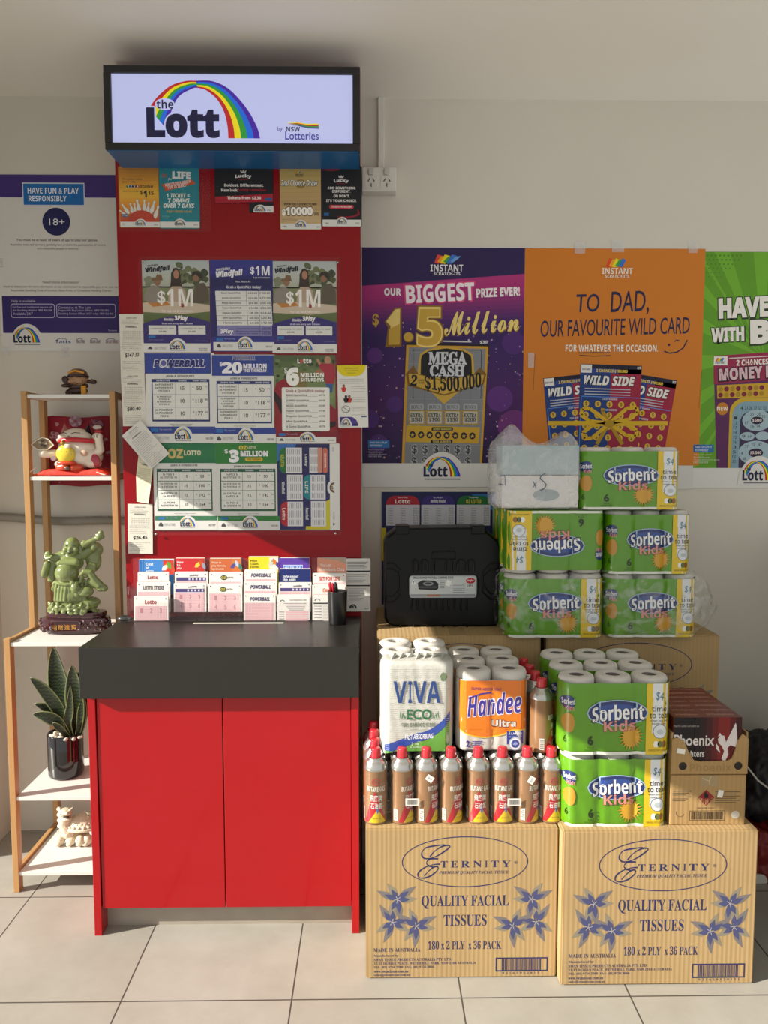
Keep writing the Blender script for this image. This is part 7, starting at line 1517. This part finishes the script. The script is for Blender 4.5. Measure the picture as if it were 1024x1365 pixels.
# ================================================================== paper towels
YV = YCN + RC + .004
zV = zU - .0005
def viva(c):
    for i in range(40): c.rect(2, 15 * i + 6, 998, 15 * i + 8, '#cfcec8', .6)
    for i in range(16):
        a, b_ = 62.5 * i, 62.5 * (i + 1)
        g = lambda t: 470 + 100 * ((500 - t) / 500) * (1 if t < 500 else .2) - (0 if t < 500 else ((t - 500) / 500) ** 2 * 170)
        c.poly([(a, g(a)), (b_, g(b_)), (b_, g(b_) + 62), (a, g(a) + 62)], '#2f4a9c', 2)
        c.poly([(a, g(a) + 62 + (30 if t_ else 0)) if False else (a, g(a) + 66), (b_, g(b_) + 66), (b_, 600), (a, 600)], '#5f9a3c' if 60 < a < 880 else '#d8dcd4', 2.4)
    c.text('FAST ABSORBING', 330, 476, 716, 512, '#e4e8f0', 4, 'b', shear=.2, ang=-1.5); c.text('2', 420, 536, 440, 558, '#dfe8d4', 4.6); c.text('rolls', 470, 540, 520, 556, '#dfe8d4', 4.6); c.text('60 DOUBLE LENGTH', 400, 564, 640, 576, '#dfe8d4', 4.6, 'r')
    [c.text(ch, x0, 96, x1, 252, '#24407c', 5, 'b') for ch, x0, x1 in (('V', 178, 352), ('I', 376, 424), ('V', 446, 622), ('A', 622, 806))]; c.text('ECO', 362, 298, 690, 372, '#24683c', 4, 'r', off=.02)
    for s_, x in ((1, 260), (-1, 790)):
        for i in range(3): c.poly([(x + s_ * i * 26, 372 - i * 4), (x + s_ * (i * 30 + 8), 310 + i * 16), (x + s_ * (i * 30 + 22), 330 + i * 14)], '#3a7a48', 3)
    c.text('100% BAMBOO FIBRE', 282, 394, 740, 424, '#6a7868', 4, 'b'); c.text('eco-friendly packaging', 392, 436, 640, 450, '#9aa29a', 4, 'r')
    c.poly([(800, 60), (836, 32), (880, 40), (900, 70), (870, 92), (820, 96)], '#6a7a5a', 3)
vw = mat('#c0c0b8', rough=.35, var=.05, coat=.25, bump=.35, bscale=55)
a, c_ = at(507, 950, YV), at(606, 950, YV); HV = at(556, 884, YV).z - zV
t_ = 0
q = rollpack('paper_towel_pack', 'white paper towel pack with blue capitals on top of the butane cans', 'paper towels', 'white paper towel packs', 2, c_.x - a.x, HV, .097, vw, viva, loc=((a.x + c_.x) / 2, YV + .049, zV), capped=True, scal=.001, curv=.34, seed=2)
b = MB()                                                     # gathered film on the capped top
for k in range(7): b.tube([(-.07 + .022 * k, -.03 + .01 * (k % 3), HV + .003), (-.06 + .022 * k, .0, HV + .010), (-.075 + .024 * k, .035, HV + .003)], [.002, .0045, .002], vw, 8)
b.build('gathered_film', q)
def plainviva(c): c.rect(2, 380, 998, 600, '#5f9a3c', 1)
q = rollpack('paper_towel_pack', 'second white paper towel pack with open roll ends behind the front one', 'paper towels', 'white paper towel packs', 2, c_.x - a.x, HV, .097, vw, plainviva, loc=((a.x + c_.x) / 2 - .002, YV + .1475, zV), scal=.004, seed=3)
k = copy_tree(q); k.location.y += .098; k['label'] = 'rearmost white paper towel pack with open roll ends'
def handee(c):
    c.rect(2, 3, 998, 420, '#dd7416', 1)
    for i in range(20):
        a, b_ = 50 * i, 50 * (i + 1); g = lambda t: 420 + 60 * math.sin(max(0, min(1, (t - 40) / 700)) * math.pi) ** .7 - max(0, t - 700) * .42; c.poly([(a, 418), (b_, 418), (b_, max(418, g(b_))), (a, max(418, g(a)))], '#dd7416', 1); y0, y1 = max(419, g(a)), max(419, g(b_)); c.poly([(a, y0), (b_, y1), (b_, y1 + 10), (a, y0 + 10)], '#e2bc3a', 1.6)
    c.text('SUPER ABSORBENT', 190, 62, 610, 86, '#7a3a6a', 3, 'b', ang=1.5); [c.text('Handee', 136 + dx, 108 + dy, 884 + dx, 292 + dy, '#e2dcea', 4 + .03 * dx + .02 * dy, 'bi', ang=-3) for dx, dy in ((-9, -6), (9, -6), (-9, 7), (9, 7))]; c.text('Handee', 136, 108, 884, 292, '#3a2a8c', 6, 'bi', ang=-3); c.line([(150, 150), (330, 112), (470, 104)], 12, '#3a2a8c', 6.4)
    c.text('Ultra', 470, 328, 818, 400, '#7a3a0c', 4, 'b', off=.05); c.text('Ultra', 478, 334, 810, 394, '#c9c6c2', 5, 'b', off=.02)
    c.poly([(688, 432), (920, 426), (920, 540), (860, 560), (690, 545)], '#2a3a8c', 3); c.text('3 LAYERS', 712, 444, 896, 462, '#d8dcec', 4); c.text('OF STRENGTH', 712, 474, 896, 488, '#8a9ad0', 4, 'r'); c.text('& THICKNESS', 712, 498, 896, 512, '#8a9ad0', 4, 'r'); c.ell(806, 540, 92, 56, '#b4b8c8', 4.4, n=16); c.ell(806, 540, 76, 46, '#e0e0e4', 5, n=16); c.ell(806, 540, 58, 35, '#3a4a94', 5.5, n=16); c.poly([(770, 545), (806, 522), (846, 540), (806, 556)], '#8a9ad0', 6)
    c.text('2', 126, 512, 176, 566, '#2a2a8c', 3, 'n', off=.04); c.text('ROLLS', 126, 576, 180, 586, '#2a2a8c', 3)
    for i in range(4): c.rect(208, 516 + i * 16, 208 + 150 - i * 20, 523 + i * 16, '#4a4a9c', 3)
hw_ = mat('#c2bfb8', rough=.35, var=.05, coat=.25, bump=.3, bscale=55)
a, c_ = at(609.5, 950, YV), at(706, 950, YV); HH = at(656, 896, YV).z - zV
q = rollpack('paper_towel_pack', 'front orange paper towel pack on top of the butane cans', 'paper towels', 'orange paper towel packs', 2, c_.x - a.x, HH, .097, hw_, handee, .022, loc=((a.x + c_.x) / 2, YV + .049, zV), scal=.0035, curv=.30, seed=4)
for i, t in ((1, 'second orange paper towel pack behind the front orange one'), (2, 'rearmost orange paper towel pack with open roll ends')): k = copy_tree(q); k.location.y += .098 * i; k.location.x -= .002 * i; k['label'] = t
# ================================================================== firelighter cartons
YPH = atz(945, 1099.5, zR).y; cb = carton_mat('#ac8c5e')
a, c_ = at(893.5, 1066, YPH), at(994, 1066, YPH); W = c_.x - a.x; z1_ = at(945, 1033.5, YPH).z; DP = .27
mb = MB(); mb.box(-W / 2, W / 2, 0, DP, 0, z1_ - zR, cb, .002); c = Canvas(mb, *pxrect(893, 1033, 994, 1100, YPH)); c.o = c.o - Vector(((a.x + c_.x) / 2, YPH, zR)); c.sub(700, 830, 3.16)
c.rect(738, 645, 812, 690, mat('#a08a64', rough=.25), .6); c.line([(742, 655), (772, 668), (776, 686)], 2, '#c8bc9c', 1); c.line([(772, 668), (780, 648)], 2, '#c8bc9c', 1)
RD = '#8a2a2c'
c.poly([(762, 704), (798, 736), (762, 772), (728, 736)], RD, 1)
for i in range(7): c.line([(736 + i * 8.5, 736 + (8 - abs(i - 3) * 2)), (736 + i * 8.5, 768 - abs(i - 3) * 9)], 3, '#b89a6c', 1.4)
c.poly([(754, 738), (752, 722), (760, 710), (764, 720), (772, 726), (770, 738)], '#1e1a1a', 2)
c.text('FIRELIGHTERS SOLID 4.1', 726, 778, 800, 784, '#3a322a', 1.5, 'r')
for i in range(6): c.rect(622, 708 + i * 8, 700 - (i * 11) % 30, 711 + i * 8, '#5a4c38', 1); c.rect(800, 712 + i * 9, 905 - (i * 17) % 34, 715 + i * 9, '#5a4c38', 1)
c.frame(694, 792, 844, 834, 2, '#2a2420', 1); c.bars(702, 797, 836, 829, '#2a2420', 1, 34, 9); c.poly([(814, 704), (836, 708), (830, 738), (808, 734)], '#e2dfd8', 2); c.ell(888, 810, 18, 16, '#c8c2b4', 1.6); c.ring(655, 800, 18, 18, 2, '#5a4c38', 1, 20, 200)
mb.build('firelighter_carton', loc=((a.x + c_.x) / 2, YPH, zR), label='sealed brown firelighter carton with a red hazard diamond on the right tissue carton', cat='carton')
zT_ = z1_ + .0006; a, c_ = at(895.5, 1005, YPH), at(997.5, 1005, YPH); W = c_.x - a.x; zf = at(945, 977, YPH).z - zT_; cxT = (a.x + c_.x) / 2
o = empty('firelighter_tray', (cxT, YPH, zT_), label='open brown display tray holding red firelighter boxes on the sealed carton', cat='tray'); t = .004
pv = Canvas(MB(), *pxrect(895, 977, 998, 1032, YPH)); pv.o = pv.o - Vector((cxT, YPH, zT_)); pv.sub(700, 830, 3.16)
outl = [(618, 636), (618, 492), (640, 485), (668, 500), (690, 545), (712, 580), (740, 586), (850, 584), (872, 575), (886, 540), (896, 500), (915, 470), (936, 486), (940, 492), (940, 638)]
b = MB(); F = [pv.pt(u, v, 0) for u, v in outl]; n = len(F); F = [Vector((p.x, 0, max(p.z, 0))) for p in F]; Bk = [p + Vector((0, t, 0)) for p in F]
b.mesh(F + Bk, [tuple(range(n)), tuple(range(n, 2 * n))[::-1]] + [(i, n + i, n + (i + 1) % n, (i + 1) % n) for i in range(n)], cb)
b.box(-W / 2, W / 2, t, DP, 0, t, cb); b.box(-W / 2, -W / 2 + t, t, DP, t, zf, cb); b.box(W / 2 - t, W / 2, t, DP, t, zf, cb); b.box(-W / 2, W / 2, DP - t, DP, t, zf, cb)
c = Canvas(b, pv.o, pv.ru, pv.dv, pv.n); c.sub(700, 830, 3.16); hm = ink('#241c16')
for u in (666, 900): c.ell(u, 604, 17, 17, hm, 1)
c.text('Phoenix', 696, 594, 872, 626, '#96794c', 1, 'b'); c.poly([(642, 528), (676, 534), (672, 554), (638, 548)], '#e2dfd8', 1)
b.build('tray_body', o)
mr = mat('#6a1a18', rough=.3, var=.1, scale=12, coat=.25); md_ = mat('#1d1517', rough=.3, coat=.25)
wF = at(988, 985, YPH).x - at(896.5, 985, YPH).x; hF = at(940, 957.5, YPH).z - zT_ - t; tF = .0345
for i in range(7):
    b = MB(); y = t + .001 + i * (tF + .0008); b.box(-wF / 2, wF / 2, 0, tF, 0, hF, mr, .001)
    c = Canvas(b, (-wF / 2, 0, hF), (wF / 285, 0, 0), (0, 0, -hF / 180), (0, -1, 0))
    if i == 0:
        c.grad([(0, 0), (90, 0), (90, 180), (0, 180)], ['#181214', '#1c1416'], .6, 4)
        for j in range(8): h = ['#1c1416', '#2a1618', '#42181a', '#5e1c1c', '#7a221e', '#7a221e', '#5a1a1a', '#3a1416'][j]; c.rect(88 + j * 24.6, 0, 88 + (j + 1) * 24.6, 180, h, .6)
        c.text('Made for outdoor and indoor use', 2, 24, 106, 31, '#a89a94', 2, 'r'); c.text('Phoenix', 3, 56, 172, 92, '#d2cac6', 2, 'n', off=.02); c.text('firelighters', 4, 108, 132, 134, '#d2cac6', 2, 'b')
        kk = [2.0]
        def wing(P): kk[0] += .06; c.poly(P, '#d6cecb', kk[0])
        for k in range(7): wing([(214 + k * 3, 92 - k * 4), (258 + k * 2, 18 + k * 11), (262 + k * 1.5, 28 + k * 12), (226 + k * 2, 102 - k * 2)])
        wing([(186, 70), (200, 58), (212, 60), (224, 90), (232, 120), (216, 150), (204, 134), (214, 110), (202, 92), (190, 84)]); wing([(186, 62), (194, 50), (202, 60)]); wing([(206, 140), (222, 170), (210, 178), (226, 176), (232, 160), (220, 140)]); wing([(190, 96), (178, 82), (182, 104), (198, 116)])
    T_ = Canvas(b, (-wF / 2, 0, hF), (wF / 285, 0, 0), (0, tF / 40, 0), (0, 0, 1)); T_.dv = Vector((0, -tF / 40, 0)); T_.o = Vector((-wF / 2, tF, hF)); T_.text('24 Firelighters', 18 + 8 * i, 8, 112 + 8 * i, 26, '#c89a8c', 1.5, 'b'); T_.text('24 Firelighters', 150, 8, 262, 26, '#c89a8c', 1.5, 'b')
    b.build('firelighter_box', loc=(cxT - .006, YPH + y, zT_ + t + .0005), label=['front red and black firelighter box with a white bird, in the open tray', 'second red firelighter box back in the open tray', 'third red firelighter box back in the open tray', 'middle red firelighter box of the seven in the open tray', 'third red firelighter box from the rear of the tray', 'second red firelighter box from the rear of the tray', 'rearmost red firelighter box in the open tray'][i], cat='box', group='red firelighter boxes in the open tray')
mb, c = sheet(961, 1099, 973, 1104, YR + .05, '#e4e1da', .0004); q = recentre(mb.build('price_ticket', label='small torn white ticket on the top edge of the right tissue carton', cat='ticket')); q.rotation_euler = (math.radians(-88), 0, .2); q.location = (at(967, 1101, YPH).x, YR + .035, CRt[3] + .0006)
# ================================================================== things at the right edge, behind the cartons
bk = mat('#17161a', rough=.55, var=.2, scale=14, bump=.5, bscale=18); rdb = mat('#7a1a16', rough=.5, var=.2, scale=10, bump=.4, bscale=16)
YB2 = -.38; a, c_ = at(1004, 1100, YB2), at(1075, 1100, YB2); zc0 = at(1020, 1207, YB2).z
crw = mat('#cfccc6', rough=.4, var=.03)
o = empty('plastic_crate', ((a.x + c_.x) / 2, YB2 + .12, 0), label='white slotted plastic crate on the floor at the right edge behind the carton', cat='crate'); w = (c_.x - a.x) / 2 + .02
b = MB()
b.box(-w, w, -.12, .12, 0, .006, crw)
for s in (-1, 1):
    b.box(-w, w, s * .12 - .004, s * .12 + .004, zc0 - .03, zc0, crw, .002); b.box(-w, w, s * .12 - .004, s * .12 + .004, .0, .03, crw, .002); b.box(s * w - .004, s * w + .004, -.12, .12, zc0 - .03, zc0, crw, .002); b.box(s * w - .004, s * w + .004, -.12, .12, 0, .03, crw, .002)
    for k in range(9): x = -w + 2 * w * k / 8; b.box(x - .004, x + .004, s * .12 - .003, s * .12 + .003, .03, zc0 - .03, crw)
    for k in range(6): y = -.12 + .24 * k / 5; b.box(s * w - .003, s * w + .003, y - .004, y + .004, .03, zc0 - .03, crw)
    b.box(-w, w, s * .12 - .003, s * .12 + .003, zc0 * .5 - .006, zc0 * .5 + .006, crw)
b.build('crate_body', o)
zb1, zb2 = at(1020, 1120, YB2).z, at(1020, 1018, YB2).z
def slump(wv, hx, hy, hz):
    t = wv.z / hz; wv.x *= 1 - .30 * max(0, t) ; wv.x += .04 * max(0, t); return wv
mb, cc = sack('b', '', '', a.x - .012, c_.x + .02, YB2 + .0, YB2 + .25, zc0 + .004, zb1 + .02, rdb, 0, 5, 4.0, .02, None, 20)
mb.build('red_bag', loc=cc, label='crumpled dark red bag in the white crate at the right edge', cat='bag')
mb, cc = sack('b', '', '', a.x - .03, c_.x + .03, YB2 + .01, YB2 + .27, zb1 + .03, zb2 + .03, bk, 0, 8, 3.4, .022, slump, 20)
st = mat('#c9c4bc', rough=.6); mb.tube([Vector(at(996, 1022, YB2 - .02)) - Vector(cc), Vector(at(1010, 1040, YB2 - .03)) - Vector(cc), Vector(at(1026, 1052, YB2 - .03)) - Vector(cc)], .003, st, 8)
mb.build('black_bag', loc=cc, label='crumpled black bag with a pale cord heaped at the right edge behind the cartons', cat='bag')
